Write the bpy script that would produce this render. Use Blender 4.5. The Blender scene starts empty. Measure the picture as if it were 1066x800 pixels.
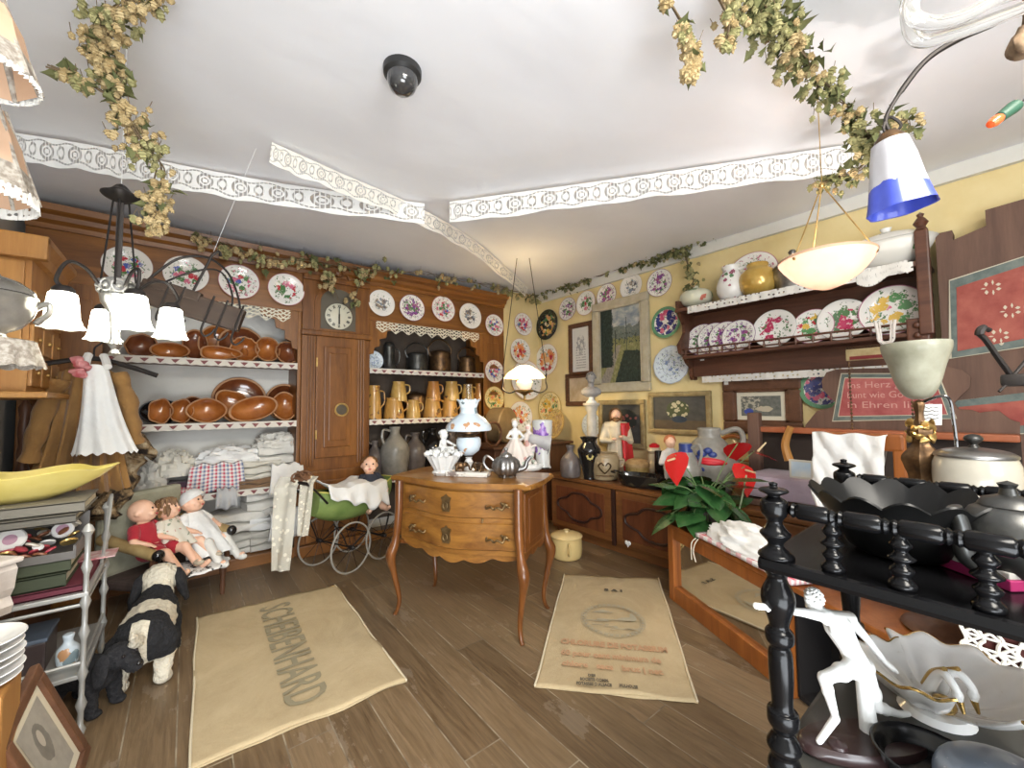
import bpy, bmesh, math, random
from mathutils import Vector, Matrix, noise as MN
random.seed(7)
SC=bpy.context.scene; COL=SC.collection
pi=math.pi; sin=math.sin; cos=math.cos
# ---------------------------------------------------------------- camera frame (room axes: x along the dresser wall, y towards it, z up)
F=425; PIT=.051; RO=-.0095; YAW=.8985; H=1.3
_ca,_sa=cos(YAW),sin(YAW)
def _w(xr,yf,z): return Vector((xr*_sa+yf*_ca,-xr*_ca+yf*_sa,z))
FW=_w(0,cos(PIT),sin(PIT)); _up=_w(0,-sin(PIT),cos(PIT)); _rx=_w(1,0,0)
RT=cos(RO)*_rx+sin(RO)*_up; UP=-sin(RO)*_rx+cos(RO)*_up; EYE=Vector((0,0,H))
def ray(px,py): return FW+RT*((px-533)/F)+UP*((400-py)/F)
def _hit(px,py,a,v):
    d=ray(px,py); return EYE+d*((v-EYE[a])/d[a])
def onx(px,py,v): return _hit(px,py,0,v)
def ony(px,py,v): return _hit(px,py,1,v)
def onz(px,py,v=0): return _hit(px,py,2,v)
def ond(px,py,d): return EYE+ray(px,py)*d
def dep(p): return (Vector(p)-EYE).dot(FW)
def mpp(p): return dep(p)/F            # metres per photo pixel at p
cam=bpy.data.cameras.new('camera'); co=bpy.data.objects.new('camera',cam); COL.objects.link(co)
cam.sensor_fit='HORIZONTAL'; cam.sensor_width=36; cam.lens=36*F/1066; cam.clip_start=.02
mw=Matrix((RT,UP,-FW)).transposed().to_4x4(); mw.translation=EYE; co.matrix_world=mw; SC.camera=co
# ---------------------------------------------------------------- node expressions
class E:
    def __init__(s,g,k): s.g=g; s.k=k
    def _m(s,op,*a):
        n=s.g.nt.nodes.new('ShaderNodeMath'); n.operation=op
        for i,v in enumerate((s,)+a): s.g.put(n.inputs[i],v)
        return E(s.g,n.outputs[0])
    def __add__(s,o): return s._m('ADD',o)
    __radd__=__add__
    def __sub__(s,o): return s._m('SUBTRACT',o)
    def __rsub__(s,o): return (s*-1)+o
    def __mul__(s,o): return s._m('MULTIPLY',o)
    __rmul__=__mul__
    def __truediv__(s,o): return s._m('DIVIDE',o)
    def __lt__(s,o): return s._m('LESS_THAN',o)
    def __gt__(s,o): return s._m('GREATER_THAN',o)
    def max(s,o): return s._m('MAXIMUM',o)
    def min(s,o): return s._m('MINIMUM',o)
    def sin(s): return s._m('SINE')
    def abs(s): return s._m('ABSOLUTE')
    def sqrt(s): return s._m('SQRT')
    def frac(s): return s._m('FRACT')
    def floor(s): return s._m('FLOOR')
    def pw(s,o): return s._m('POWER',o)
    def pp(s,o): return s._m('PINGPONG',o)
    def at2(s,o): return s._m('ARCTAN2',o)
class G:
    def __init__(s,nt): s.nt=nt; s.tc=None
    def put(s,i,v):
        if isinstance(v,E): s.nt.links.new(v.k,i)
        elif isinstance(v,(tuple,list)):
            i.default_value=tuple(v)+((1,) if len(v)==3 and len(i.default_value)==4 else ())
        else: i.default_value=v
    def n(s,t,**kw):
        n=s.nt.nodes.new(t)
        for k,v in kw.items(): setattr(n,k,v)
        return n
    def co(s,k='Object'):
        if not s.tc: s.tc=s.n('ShaderNodeTexCoord')
        return E(s,s.tc.outputs[k])
    def xyz(s,v):
        n=s.n('ShaderNodeSeparateXYZ'); s.put(n.inputs[0],v); return [E(s,o) for o in n.outputs]
    def vec(s,x=0,y=0,z=0):
        n=s.n('ShaderNodeCombineXYZ')
        for i,v in zip(n.inputs,(x,y,z)): s.put(i,v)
        return E(s,n.outputs[0])
    def noise(s,v,sc,det=4,rough=.55,dist=0):
        n=s.n('ShaderNodeTexNoise'); s.put(n.inputs['Vector'],v); n.inputs['Scale'].default_value=sc; n.inputs['Detail'].default_value=det
        n.inputs['Roughness'].default_value=rough; n.inputs['Distortion'].default_value=dist; return E(s,n.outputs[0])
    def vor(s,v,sc,feat='F1',rnd=1.0):
        n=s.n('ShaderNodeTexVoronoi'); n.feature=feat; s.put(n.inputs['Vector'],v); n.inputs['Scale'].default_value=sc; n.inputs['Randomness'].default_value=rnd
        return E(s,n.outputs['Distance']), (E(s,n.outputs['Color']) if feat=='F1' else None)
    def mix(s,f,a,b):
        n=s.n('ShaderNodeMix',data_type='RGBA'); s.put(n.inputs[0],f); s.put(n.inputs[6],a); s.put(n.inputs[7],b); return E(s,n.outputs[2])
    def ramp(s,f,st,interp='LINEAR'):
        n=s.n('ShaderNodeValToRGB'); n.color_ramp.interpolation=interp; e=n.color_ramp.elements
        while len(e)<len(st): e.new(.5)
        for el,(p,c) in zip(e,st): el.position=p; el.color=tuple(c)+(1,)
        s.put(n.inputs[0],f); return E(s,n.outputs[0])
    def mr(s,v,a,b,c=0,d=1):
        n=s.n('ShaderNodeMapRange'); s.put(n.inputs[0],v)
        for i,q in zip((1,2,3,4),(a,b,c,d)): n.inputs[i].default_value=q
        return E(s,n.outputs[0])
    def rnd(s): return E(s,s.n('ShaderNodeObjectInfo').outputs['Random'])
    def bump(s,h,st=.3,d=.01):
        n=s.n('ShaderNodeBump'); n.inputs['Strength'].default_value=st; n.inputs['Distance'].default_value=d; s.put(n.inputs['Height'],h); return E(s,n.outputs[0])
MATS={}
def mat(name,col=(.8,.8,.8),rough=.5,metal=0,fn=None,emit=None,es=1,coat=0,trans=0,alpha=None,sub=0,sheen=0,ior=1.45):
    if name in MATS: return MATS[name]
    m=bpy.data.materials.new(name); m.use_nodes=True; nt=m.node_tree; b=nt.nodes['Principled BSDF']; g=G(nt)
    I=b.inputs
    I['Base Color'].default_value=tuple(col)+(1,); I['Roughness'].default_value=rough; I['Metallic'].default_value=metal
    I['Coat Weight'].default_value=coat; I['Transmission Weight'].default_value=trans; I['IOR'].default_value=ior
    if sheen: I['Sheen Weight'].default_value=sheen
    if emit: I['Emission Color'].default_value=tuple(emit)+(1,); I['Emission Strength'].default_value=es
    if alpha is not None: I['Alpha'].default_value=alpha
    if fn:
        r=fn(g)
        if not isinstance(r,dict): r={'c':r}
        for k,v in r.items():
            g.put(I[{'c':'Base Color','r':'Roughness','a':'Alpha','n':'Normal','e':'Emission Color','m':'Metallic'}[k]],v)
    MATS[name]=m; return m
def wood(name,a,b,rough=.4,sc=1.0,axis=2,coat=0):
    def fn(g):
        x,y,z=g.xyz(g.co()); q=[x,y,z]; o=g.rnd()*7.3
        st=[8*sc,8*sc,8*sc]; st[axis]=.7*sc
        v=g.vec(q[0]*st[0]+o,q[1]*st[1]+o,q[2]*st[2]+o)
        n1=g.noise(v,1.3,5,.6,1.2); n2=g.noise(v,9,3,.7)
        c=g.ramp(n1*.75+n2*.25,[(.28,b),(.5,[ (i+j)/2 for i,j in zip(a,b)]),(.72,a)])
        return {'c':c,'n':g.bump(n2,.12,.004)}
    return mat(name,a,rough,fn=fn,coat=coat)
def mottled(name,a,b,rough=.5,sc=8,metal=0,coat=0,bump=0,lo=.35,hi=.65,k='Object'):
    def fn(g):
        n=g.noise(g.co(k),sc,5,.6); r={'c':g.ramp(n,[(lo,a),(hi,b)])}
        if bump: r['n']=g.bump(n,bump,.01)
        return r
    return mat(name,a,rough,metal,fn=fn,coat=coat)
def cloth(name,col,rough=.9,dark=.8,weave=350):
    def fn(g):
        c=g.co(); n=g.noise(c,7,4); w=g.noise(c,weave,1)
        return {'c':g.ramp(n,[(.3,[q*dark for q in col]),(.65,col)]),'n':g.bump(n*3+w*.15,.35,.02)}
    return mat(name,col,rough,fn=fn,sheen=.15)
# ---------------------------------------------------------------- mesh builder
class MB:
    def __init__(s): s.bm=bmesh.new()
    def _x(s,vs,M):
        if M is not None: bmesh.ops.transform(s.bm,matrix=M,verts=vs)
    def box(s,c,d,rz=0,bev=0,M=None):
        r=bmesh.ops.create_cube(s.bm,size=1); vs=r['verts']
        bmesh.ops.scale(s.bm,vec=d,verts=vs)
        if bev:
            es=list({e for v in vs for e in v.link_edges})
            q=bmesh.ops.bevel(s.bm,geom=es,offset=min(bev,min(d)*.49),segments=2,profile=.6,affect='EDGES'); vs=list({v for f in q['faces'] for v in f.verts}|{v for v in vs if v.is_valid})
        m=Matrix.Translation(c)@Matrix.Rotation(rz,4,'Z'); s._x(vs,m if M is None else M@m); return s
    def surf(s,rows,closeu=False,closev=False,M=None,cap=0):
        vv=[[s.bm.verts.new(p) for p in r] for r in rows]; nu=len(vv); nv=len(vv[0])
        uvl=s.bm.loops.layers.uv.verify()
        for i in range(nu if closeu else nu-1):
            for j in range(nv if closev else nv-1):
                a=[(i,j),(i+1,j),(i+1,j+1),(i,j+1)]
                try: f=s.bm.faces.new([vv[p%nu][q%nv] for p,q in a])
                except ValueError: continue
                for l,(p,q) in zip(f.loops,a): l[uvl].uv=(p/max(1,nu-1),q/max(1,nv-1))
        if cap:
            for r in ([vv[0]] if cap&1 else [])+([vv[-1]] if cap&2 else []):
                try: s.bm.faces.new(r)
                except ValueError: pass
        s._x([v for r in vv for v in r],M); return s
    def lathe(s,prof,o=(0,0,0),n=24,M=None,sx=1,sy=1,flute=0,fn=0,cap=0):
        rows=[]
        for r,z in prof:
            rows.append([(o[0]+sx*r*(1+flute*cos(fn*t))*cos(t),o[1]+sy*r*(1+flute*cos(fn*t))*sin(t),o[2]+z) for t in (2*pi*k/n for k in range(n))])
        return s.surf(rows,closev=True,M=M,cap=cap)
    def tube(s,pts,r,n=8,closed=False,M=None,cap=True):
        P=[Vector(p) for p in pts]; k=len(P); R=r if isinstance(r,(list,tuple)) else [r]*k; rows=[]; up=None
        for i in range(k):
            t=(P[(i+1)%k]-P[i-1]) if closed else (P[min(i+1,k-1)]-P[max(i-1,0)])
            if t.length<1e-9: t=Vector((0,0,1))
            t.normalize()
            if up is None: up=Vector((0,0,1)) if abs(t.z)<.9 else Vector((1,0,0))
            a=t.cross(up)
            if a.length<1e-6: a=t.cross(Vector((.3,1,.2)))
            a.normalize(); b=a.cross(t); up=b
            rows.append([P[i]+R[i]*(a*cos(q)+b*sin(q)) for q in (2*pi*j/n for j in range(n))])
        return s.surf(rows,closeu=closed,closev=True,M=M,cap=0 if closed or not cap else 3)
    def ell(s,c,r,M=None,n=12,rot=None):
        if not isinstance(r,(tuple,list)): r=(r,r,r)
        q=bmesh.ops.create_uvsphere(s.bm,u_segments=n,v_segments=max(6,n*2//3),radius=1); m=Matrix.Translation(c)
        if rot is not None: m=m@rot
        m=m@Matrix.Diagonal(tuple(r)+(1,)); s._x(q['verts'],m if M is None else M@m); return s
    def cap2(s,a,b,ra,rb,n=10):      # tapered capsule
        a=Vector(a);b=Vector(b); s.tube([a,a.lerp(b,.5),b],[ra,(ra+rb)/2,rb],n); s.ell(a,ra,n=n); s.ell(b,rb,n=n); return s
    def prism(s,pts,t,M=None,bev=0):   # outline in xy, thickness t along z
        lo=[s.bm.verts.new((x,y,0)) for x,y in pts]; hi=[s.bm.verts.new((x,y,t)) for x,y in pts]; k=len(pts)
        fs=[s.bm.faces.new(lo[::-1]),s.bm.faces.new(hi)]
        for i in range(k): fs.append(s.bm.faces.new((lo[i],lo[(i+1)%k],hi[(i+1)%k],hi[i])))
        vs=lo+hi
        if bev:
            es=list(fs[0].edges)+list(fs[1].edges); q=bmesh.ops.bevel(s.bm,geom=es,offset=bev,segments=1,affect='EDGES'); vs=list({v for f in q['faces'] for v in f.verts}|{v for v in vs if v.is_valid})
        s._x(vs,M); return s
    def jit(s,a,sc,seed=0):            # organic unevenness
        for v in s.bm.verts:
            q=v.co*sc+Vector((seed,seed*1.7,seed*.3)); v.co+=Vector((MN.noise(q),MN.noise(q+Vector((9,0,0))),MN.noise(q+Vector((0,9,0)))))*a
        return s
    def obj(s,name,m=None,parent=None,smooth=True,loc=None,rz=0,tr=None,ang=40):
        bmesh.ops.recalc_face_normals(s.bm,faces=s.bm.faces)
        me=bpy.data.meshes.new(name); s.bm.to_mesh(me); s.bm.free()
        if m: me.materials.append(m)
        if smooth:
            me.shade_smooth()
            try: me.set_sharp_from_angle(angle=math.radians(ang))
            except Exception: pass
        o=bpy.data.objects.new(name,me); COL.objects.link(o)
        if parent: o.parent=parent
        if loc is not None: o.location=loc
        if rz: o.rotation_euler=(0,0,rz)
        if tr is not None: o.matrix_local=tr
        return o
def tag(o,label,cat,group=None,kind=None):
    o['label']=label; o['category']=cat
    if group: o['group']=group
    if kind: o['kind']=kind
    return o
def T(name,label,cat,loc=(0,0,0),rz=0,group=None,M=None):
    o=bpy.data.objects.new(name,None); COL.objects.link(o); o.location=loc; o.rotation_euler=(0,0,rz); o.empty_display_size=.05
    if M is not None: o.matrix_local=M
    return tag(o,label,cat,group)
def struct(o): o['kind']='structure'; return o
def copy(o,loc=None,rz=None,label=None,parent=None):
    c=o.copy(); COL.objects.link(c)
    if parent: c.parent=parent
    if loc is not None: c.location=loc
    if rz is not None: c.rotation_euler=(0,0,rz)
    if label: c['label']=label
    for ch in o.children: copy(ch,parent=c)
    return c
def fuse(mb,vox,it=6,name='b'):
    me=bpy.data.meshes.new(name); mb.bm.to_mesh(me); mb.bm.free(); o=bpy.data.objects.new(name,me); COL.objects.link(o)
    r=o.modifiers.new('r','REMESH'); r.mode='VOXEL'; r.voxel_size=vox
    s=o.modifiers.new('s','SMOOTH'); s.iterations=it; s.factor=.5
    dg=bpy.context.evaluated_depsgraph_get(); nm=bpy.data.meshes.new_from_object(o.evaluated_get(dg)); 
    bpy.data.objects.remove(o); q=MB(); q.bm.from_mesh(nm); bpy.data.meshes.remove(nm); return q
def frame_m(o,ex,ez):                   # matrix with local x=ex, local z=ez
    ez=Vector(ez).normalized(); ex=Vector(ex); ex=(ex-ez*ex.dot(ez)).normalized(); ey=ez.cross(ex)
    m=Matrix((ex,ey,ez)).transposed().to_4x4(); m.translation=o; return m
def text(body,name,m,parent,size,M,sx=1,ext=.0006,bold=0,align='CENTER'):
    c=bpy.data.curves.new(name,'FONT'); c.body=body; c.size=size; c.align_x=align; c.align_y='CENTER'; c.extrude=ext; c.offset=bold; c.resolution_u=3
    o=bpy.data.objects.new(name,c); COL.objects.link(o); dg=bpy.context.evaluated_depsgraph_get()
    me=bpy.data.meshes.new_from_object(o.evaluated_get(dg)); bpy.data.objects.remove(o); bpy.data.curves.remove(c); me.materials.clear(); me.materials.append(m)
    me.name=name; o=bpy.data.objects.new(name,me); COL.objects.link(o); o.parent=parent; o.matrix_local=M@Matrix.Diagonal((sx,1,1,1)); return o
def sp2(pr,n=4):
    return [(max(0,p.x),p.y) for p in spl([(r,z,0) for r,z in pr],n)]
def pxm(p,ax):                          # metres per photo pixel column for a step along room axis ax at p
    v=Vector(p)-EYE; a=Vector((0,0,0)); a[ax]=1; yf=v.dot(FW); return 1/abs(F*(a.dot(RT)*yf-v.dot(RT)*a.dot(FW))/yf**2)
def rad(p,w):                           # true radius of a round thing w photo pixels wide at p
    v=Vector(p)-EYE; yf=v.dot(FW); s=v.dot(RT)/yf; return w/2*yf/F/math.sqrt(1+s*s)
def spl(pts,n=8):                       # Catmull-Rom through points
    P=[Vector(p) for p in pts]; out=[]
    for i in range(len(P)-1):
        a=P[max(i-1,0)];b=P[i];c=P[i+1];d=P[min(i+2,len(P)-1)]
        for k in range(n):
            t=k/n; out.append(.5*((2*b)+(c-a)*t+(2*a-5*b+4*c-d)*t*t+(3*b-a-3*c+d)*t**3))
    out.append(P[-1]); return out
# ---------------------------------------------------------------- materials
W_DR=wood('dresser_wood',(.32,.132,.027),(.105,.034,.008),.36)
W_DRX=wood('dresser_wood_across',(.32,.132,.027),(.105,.034,.008),.36,axis=0)
W_CL=wood('clock_wood',(.29,.115,.025),(.085,.027,.007),.33)
W_CO=wood('commode_wood',(.4,.185,.038),(.11,.036,.008),.28,axis=0,coat=.25)
W_COD=wood('commode_leg_wood',(.24,.085,.02),(.07,.022,.006),.28,coat=.25)
W_PI=wood('pine_wood',(.52,.27,.075),(.34,.145,.035),.45)
W_RK=wood('rack_wood',(.15,.06,.032),(.055,.02,.012),.4,axis=1)
W_SB=wood('sideboard_wood',(.25,.1,.03),(.085,.03,.01),.36,axis=1)
W_SP=wood('sideboard_panel_wood',(.19,.06,.022),(.07,.02,.009),.33)
W_OR=wood('orange_wood',(.38,.125,.026),(.17,.048,.011),.35)
W_OLD=wood('old_board_wood',(.17,.095,.065),(.085,.045,.032),.7)
W_DK=wood('dark_frame_wood',(.16,.07,.035),(.07,.03,.015),.45)
BLACK=mat('black_lacquer',(.004,.004,.0045),.2); BLACK.node_tree.nodes['Principled BSDF'].inputs['Specular IOR Level'].default_value=.22
IRON=mat('wrought_iron',(.035,.03,.028),.5,.7)
PEWTER=mottled('pewter',(.2,.195,.19),(.34,.33,.32),.33,14,.9)
DKPEW=mottled('dark_pewter',(.05,.05,.048),(.1,.1,.096),.36,9,.8)
SILV=mat('dull_silver',(.55,.54,.52),.28,.95)
BRASS=mottled('aged_brass',(.42,.27,.09),(.62,.42,.16),.3,14,.9)
BRONZE=mottled('dark_bronze',(.06,.035,.02),(.16,.09,.04),.35,20,.7)
PORC=mat('white_porcelain',(.82,.82,.81),.18,coat=.4)
BISC=mottled('white_biscuit_porcelain',(.62,.62,.6),(.75,.75,.73),.42,9)
STONE=mottled('grey_stoneware',(.2,.19,.165),(.3,.285,.25),.3,10,coat=.3)
DSTONE=mottled('brown_stoneware',(.1,.085,.08),(.17,.145,.135),.35,10,coat=.3)
TERRA=mottled('glazed_terracotta',(.25,.07,.014),(.42,.15,.034),.16,7,coat=.6)
TERRAD=mottled('dark_glazed_terracotta',(.12,.032,.013),(.22,.07,.025),.15,7,coat=.6)
TERRAE=mottled('terracotta_rim',(.5,.27,.13),(.4,.19,.08),.5,12)
BLKGL=mat('black_glaze',(.012,.011,.011),.1,coat=.5)
CREAM=cloth('cream_linen',(.72,.69,.6)); WHITEC=cloth('white_cotton',(.84,.84,.82),dark=.9); GREYL=cloth('grey_linen',(.6,.58,.52)); OFFW=cloth('off_white_linen',(.78,.76,.7))
BROWNC=cloth('brown_coat_wool',(.33,.175,.055),dark=.7)
SKIN=mottled('doll_skin',(.78,.45,.3),(.85,.55,.4),.35,6); REDC=cloth('dark_red_cloth',(.42,.02,.035))
RED=mat('cardinal_red',(.6,.02,.03),.4)
GOLDF=mottled('gilt_frame',(.3,.23,.11),(.43,.35,.19),.45,16,.35); GREYF=mottled('grey_gilt_frame',(.42,.37,.26),(.5,.46,.35),.55,12)
GLASS=mat('clear_glass',(.95,.97,.97),.03,trans=1)
LEAF=mottled('plant_leaf',(.02,.075,.022),(.06,.16,.045),.25,6,coat=.2)
HOPM=mottled('dried_hop_cone',(.33,.235,.105),(.52,.41,.22),.85,30); HOPG=mottled('greenish_hop_cone',(.23,.22,.09),(.4,.37,.18),.85,30); HOPL=mottled('dried_hop_leaf',(.07,.085,.03),(.16,.16,.06),.8,18); VINE=mat('dry_vine',(.13,.09,.05),.8)
def lacefn(fx,fy,col=(.86,.86,.84),dens=.5,style=0):
    def fn(g):
        u,v,_=g.xyz(g.co('UV')); a=u*fx; b=v*fy
        if style==0:     # guipure band: medallions, bars and edges
            fu=(a.frac()-.5).abs(); cv=v-.5; r=(fu*fu*1.7+cv*cv).sqrt()
            ring=((r-.27).abs()<.055).max((r-.12).abs()<.03)
            fu2=((a+.5).frac()-.5).abs(); r2=(fu2*fu2*3+cv*cv*.9).sqrt(); ring2=((r2-.2).abs()<.05)
            wav=((cv.abs()-.33-(a*6.283).sin()*.06).abs()<.03)
            hole=ring.max(ring2).max(wav)*((a*9).frac()>.22)
            return {'c':col,'a':1-hole*.8}
        if style==1:     # diamond net
            p=((a+b).frac()-.5).abs()>.33; q=((a-b).frac()-.5).abs()>.33
            return {'c':col,'a':p.max(q).max(v<.06).max(v>.94)}
        if style==2:     # floral lace on net
            d,_c=g.vor(g.vec(a,b,0),1.0); m=(d<.3).max(((a*7).frac()-.5).abs()>.4).max(((b*7).frac()-.5).abs()>.4)
            return {'c':col,'a':.5+m*.5}
        if style==4:
            d,_c=g.vor(g.vec(a,b,0),1.0,'F1',.3); return {'c':col,'a':1-(d<.25)*.85}
        d,_c=g.vor(g.vec(a,b,0),1.0,'DISTANCE_TO_EDGE'); return {'c':col,'a':(d<.11).max(v<.05).max(v>.93)}
    return fn
LACE_B=mat('white_guipure_lace',rough=.9,fn=lacefn(13,1)); LACE_C=mat('cream_guipure_lace',rough=.9,fn=lacefn(17,1,(.8,.77,.7)))
LACE_N=mat('cream_net_lace',rough=.9,fn=lacefn(20,3,(.78,.74,.6),style=1)); LACE_F=mat('cream_floral_lace',rough=.9,fn=lacefn(4,14,(.78,.74,.62),style=2))
LACE_K=mat('white_crochet',rough=.9,fn=lacefn(7,9,(.8,.79,.74),style=3)); LACE_S=mat('white_lace_edging',rough=.9,fn=lacefn(44,2,(.74,.72,.67),style=4))
def hearts(g):
    u,v,_=g.xyz(g.co('UV')); a=(u*14).frac()-.5; b=v
    h=((a.abs()*1.5)<(b-.12)*.75)*(b<.72)*(a.abs()<.34)
    return {'c':g.mix(h,(.66,.62,.55),(.22,.08,.08))}
HEART=mat('heart_shelf_edging',rough=.9,fn=hearts)
def plaid(name,c1,c2,n):
    def fn(g):
        u,v,_=g.xyz(g.co('UV')); a=((u*n).frac()>.5); b=((v*n).frac()>.5); s=a+b
        return {'c':g.mix(s*.5,(.78,.76,.74),g.mix((u*n*.5).frac()>.5,c1,c2))}
    return mat(name,rough=.9,fn=fn)
PLAID=plaid('red_blue_check',(.5,.06,.1),(.16,.2,.32),14); GING=plaid('red_gingham',(.62,.08,.13),(.62,.08,.13),9)
def emb(name,base,a,b,sc,th=.3):
    def fn(g):
        q=g.xyz(g.co('Object')); n1=g.noise(g.co('Object'),sc*.9,3); n2=g.noise(g.vec(q[1],q[2],q[0]),sc*.8,3); k=1.1/sc
        d,c=g.vor(g.vec(q[0]+n1*k,q[1]+n2*k,q[2]+n1*k),sc*.8); r=g.xyz(c)[0]; m=g.noise(g.co('Object'),sc*.28,1)
        cl=g.mix(r>.5,a,b); cl=g.mix((d<th*.35)*.6,cl,base)
        return {'c':g.mix((d<th*1.25)*(m>.46),base,cl)}
    return mat(name,base,.3,fn=fn,coat=.3)
FLO_V=emb('flowered_white_vase',(.8,.79,.76),(.32,.06,.12),(.1,.22,.1),26); FLO_Y=emb('flowered_tan_glaze',(.48,.26,.065),(.13,.075,.035),(.25,.1,.03),24,.3); FLO_B=emb('opal_blue_glass',(.6,.69,.76),(.5,.27,.13),(.2,.27,.3),19,.28)
def plate_mat(name,cen,rim,base=(.82,.8,.76),fsc=4.2,fr=.5,dens=.3,rimw=.035,spots=0,spotc=(.3,.1,.3),line=None,rough=.2):
    def fn(g):
        x,y,z=g.xyz(g.co('Object')); o=g.rnd()*37; r=(x*x+y*y).sqrt(); th=y.at2(x)
        v0=g.vec(x+o,y+o*.6,0); w1=g.noise(v0,6,3); w2=g.noise(v0,7.3,3); v=g.vec(x+o+w1*.3,y+o*.6+w2*.3,0); d,c=g.vor(v,fsc*.95); c1=g.xyz(c)[0]
        nz=g.noise(v0,4.5,3); blob=(r<(nz*.9+fr-.36))*(d<dens+.3)
        d3,c3=g.vor(v,fsc*2.6); fl=g.ramp(c1,[(i/len(cen),q) for i,q in enumerate(cen)],'CONSTANT'); fl=g.mix((d3<.3)*.55,fl,(.75,.62,.58))
        col=g.mix(blob,base,fl); leaf=(r<(nz*1.1+fr-.3))*(d3<.34)*(nz>.4); col=g.mix(leaf*(1-blob),col,(.12,.2,.1))
        if spots:
            s=((th*(spots/2)).sin().abs()-1).abs()*.35+(r-.76).abs(); sp=(s<.13)
            d2,_=g.vor(v,fsc*2.4); col=g.mix(sp*(d2<.42),col,spotc)
        if line: col=g.mix((r-line[0]).abs()<line[1],col,rim)
        return {'c':g.mix(r>1-rimw,col,rim)}
    return mat(name,base,rough,fn=fn,coat=.4)
_R,_P,_Gn,_Bl,_Y=(.5,.03,.05),(.62,.16,.25),(.08,.2,.07),(.08,.12,.4),(.7,.45,.08)
PM={'flo':plate_mat('faience_floral',[_R,_Gn,_P,_Gn,_Bl,_Gn],(.45,.35,.36),rimw=.02),
'pink':plate_mat('faience_pink_rim',[_P,_R,_Gn,_Bl,_P],(.5,.2,.26),spots=14,spotc=(.5,.2,.26),rimw=.03),
'rose':plate_mat('faience_rose',[_R,_P,_Gn,_Gn],(.55,.25,.3),fsc=3.4,fr=.46,rimw=.03),
'ship':plate_mat('faience_ship',[(.1,.1,.12),(.25,.2,.15),(.2,.25,.3)],(.4,.36,.34),fsc=5,fr=.4,rimw=.02),
'purple':plate_mat('faience_purple',[(.3,.07,.2),(.2,.05,.25),_Gn],(.25,.12,.25),fsc=5,fr=.55,spots=16,spotc=(.25,.1,.3)),
'tole':plate_mat('black_tole_flowers',[_Y,(.7,.6,.4),_Gn,(.6,.3,.1)],(.02,.02,.02),base=(.015,.018,.015),fsc=4,fr=.6,dens=.28),
'blue':plate_mat('blue_white_faience',[(.2,.28,.48),(.32,.4,.55),(.6,.68,.78)],(.36,.42,.55),base=(.68,.76,.82),fsc=5,fr=.42,dens=.25,spots=18,spotc=(.3,.36,.5),line=(.55,.012)),
'green':plate_mat('green_rim_plate',[(.03,.03,.18),(.6,.1,.2),(.03,.04,.2)],(.12,.3,.16),fsc=3,fr=.75,dens=.34,rimw=.2),
'gold':plate_mat('gold_flower_plate',[_Y,(.5,.3,.05),(.7,.25,.1),_Gn],(.5,.36,.12),base=(.75,.62,.32),fsc=4.5,fr=.6,rimw=.05),
'brass':plate_mat('embossed_brass_dish',[(.4,.26,.07),(.3,.18,.05)],(.35,.22,.07),base=(.55,.38,.12),fsc=6,fr=.75,rimw=.05,rough=.35),
'orange':plate_mat('orange_flower_plate',[(.75,.25,.08),_R,(.8,.45,.2)],(.7,.45,.3),fsc=3.2,fr=.55),
'peony':plate_mat('peony_plate',[(.45,.03,.1),(.5,.05,.12),_Gn,(.1,.2,.1)],(.35,.4,.36),fsc=2.6,fr=.5,rimw=.02),
'tulip':plate_mat('tulip_basket_plate',[_P,_Gn,(.1,.28,.1),_Y,_R],(.5,.2,.3),fsc=3,fr=.55,rimw=.035)}

def lit(name,col,em,es,tr=.75,sc=8):
    m=mat(name,col,.3); nt=m.node_tree; b=nt.nodes['Principled BSDF']; g=G(nt); c=g.ramp(g.noise(g.co(),sc,4),[(.3,[q*.8 for q in col]),(.7,col)]); nt.links.new(c.k,b.inputs['Base Color'])
    b.inputs['Emission Color'].default_value=tuple(em)+(1,); b.inputs['Emission Strength'].default_value=es
    t=nt.nodes.new('ShaderNodeBsdfTranslucent'); nt.links.new(c.k,t.inputs[0]); x=nt.nodes.new('ShaderNodeMixShader'); x.inputs[0].default_value=tr
    nt.links.new(b.outputs[0],x.inputs[1]); nt.links.new(t.outputs[0],x.inputs[2]); nt.links.new(x.outputs[0],nt.nodes['Material Output'].inputs[0]); return m
# ================================================================ THE ROOM
CZ=2.74; DX=3.65; DY=4.0
def floorfn(g):
    x,y,z=g.xyz(g.co('Object')); w=.165; i=(x/w).floor(); off=(i*12.9898).sin()*43758.5; off=off.frac()
    u=(x/w).frac(); ln=(y/1.9+off); j=ln.floor(); v=ln.frac()
    t=((i*3.1+j*7.7).sin()*917.3).frac()
    gr=g.noise(g.vec(x*26,y*1.6+t*9,t*5),1.4,5,.6,1.6); fine=g.noise(g.vec(x*120,y*5,t),1,3)
    base=g.ramp(gr*.7+t*.3,[(.25,(.095,.058,.029)),(.5,(.18,.12,.065)),(.8,(.27,.188,.11))])
    base=g.mix((fine<.44)*.25,base,(.1,.068,.042))
    gap=((u-.5).abs()>.485).max((v-.5).abs()>.4985)
    scuff=g.noise(g.vec(x*3,y*1.2,0),2.2,6,.7)
    base=g.mix((scuff>.6)*.25,base,(.36,.3,.23))
    edge=g.noise(g.vec(x*2,y*2,0),3,3)
    return {'c':g.mix(gap,base,g.mix(g.mr(edge,.35,.6),(.1,.07,.045),(.33,.28,.2))),'r':g.mr(gr,.3,.7,.3,.5),'n':g.bump(gr-gap*.8,.2,.006)}
FLOOR=mat('plank_floor',rough=.4,fn=floorfn)
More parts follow.
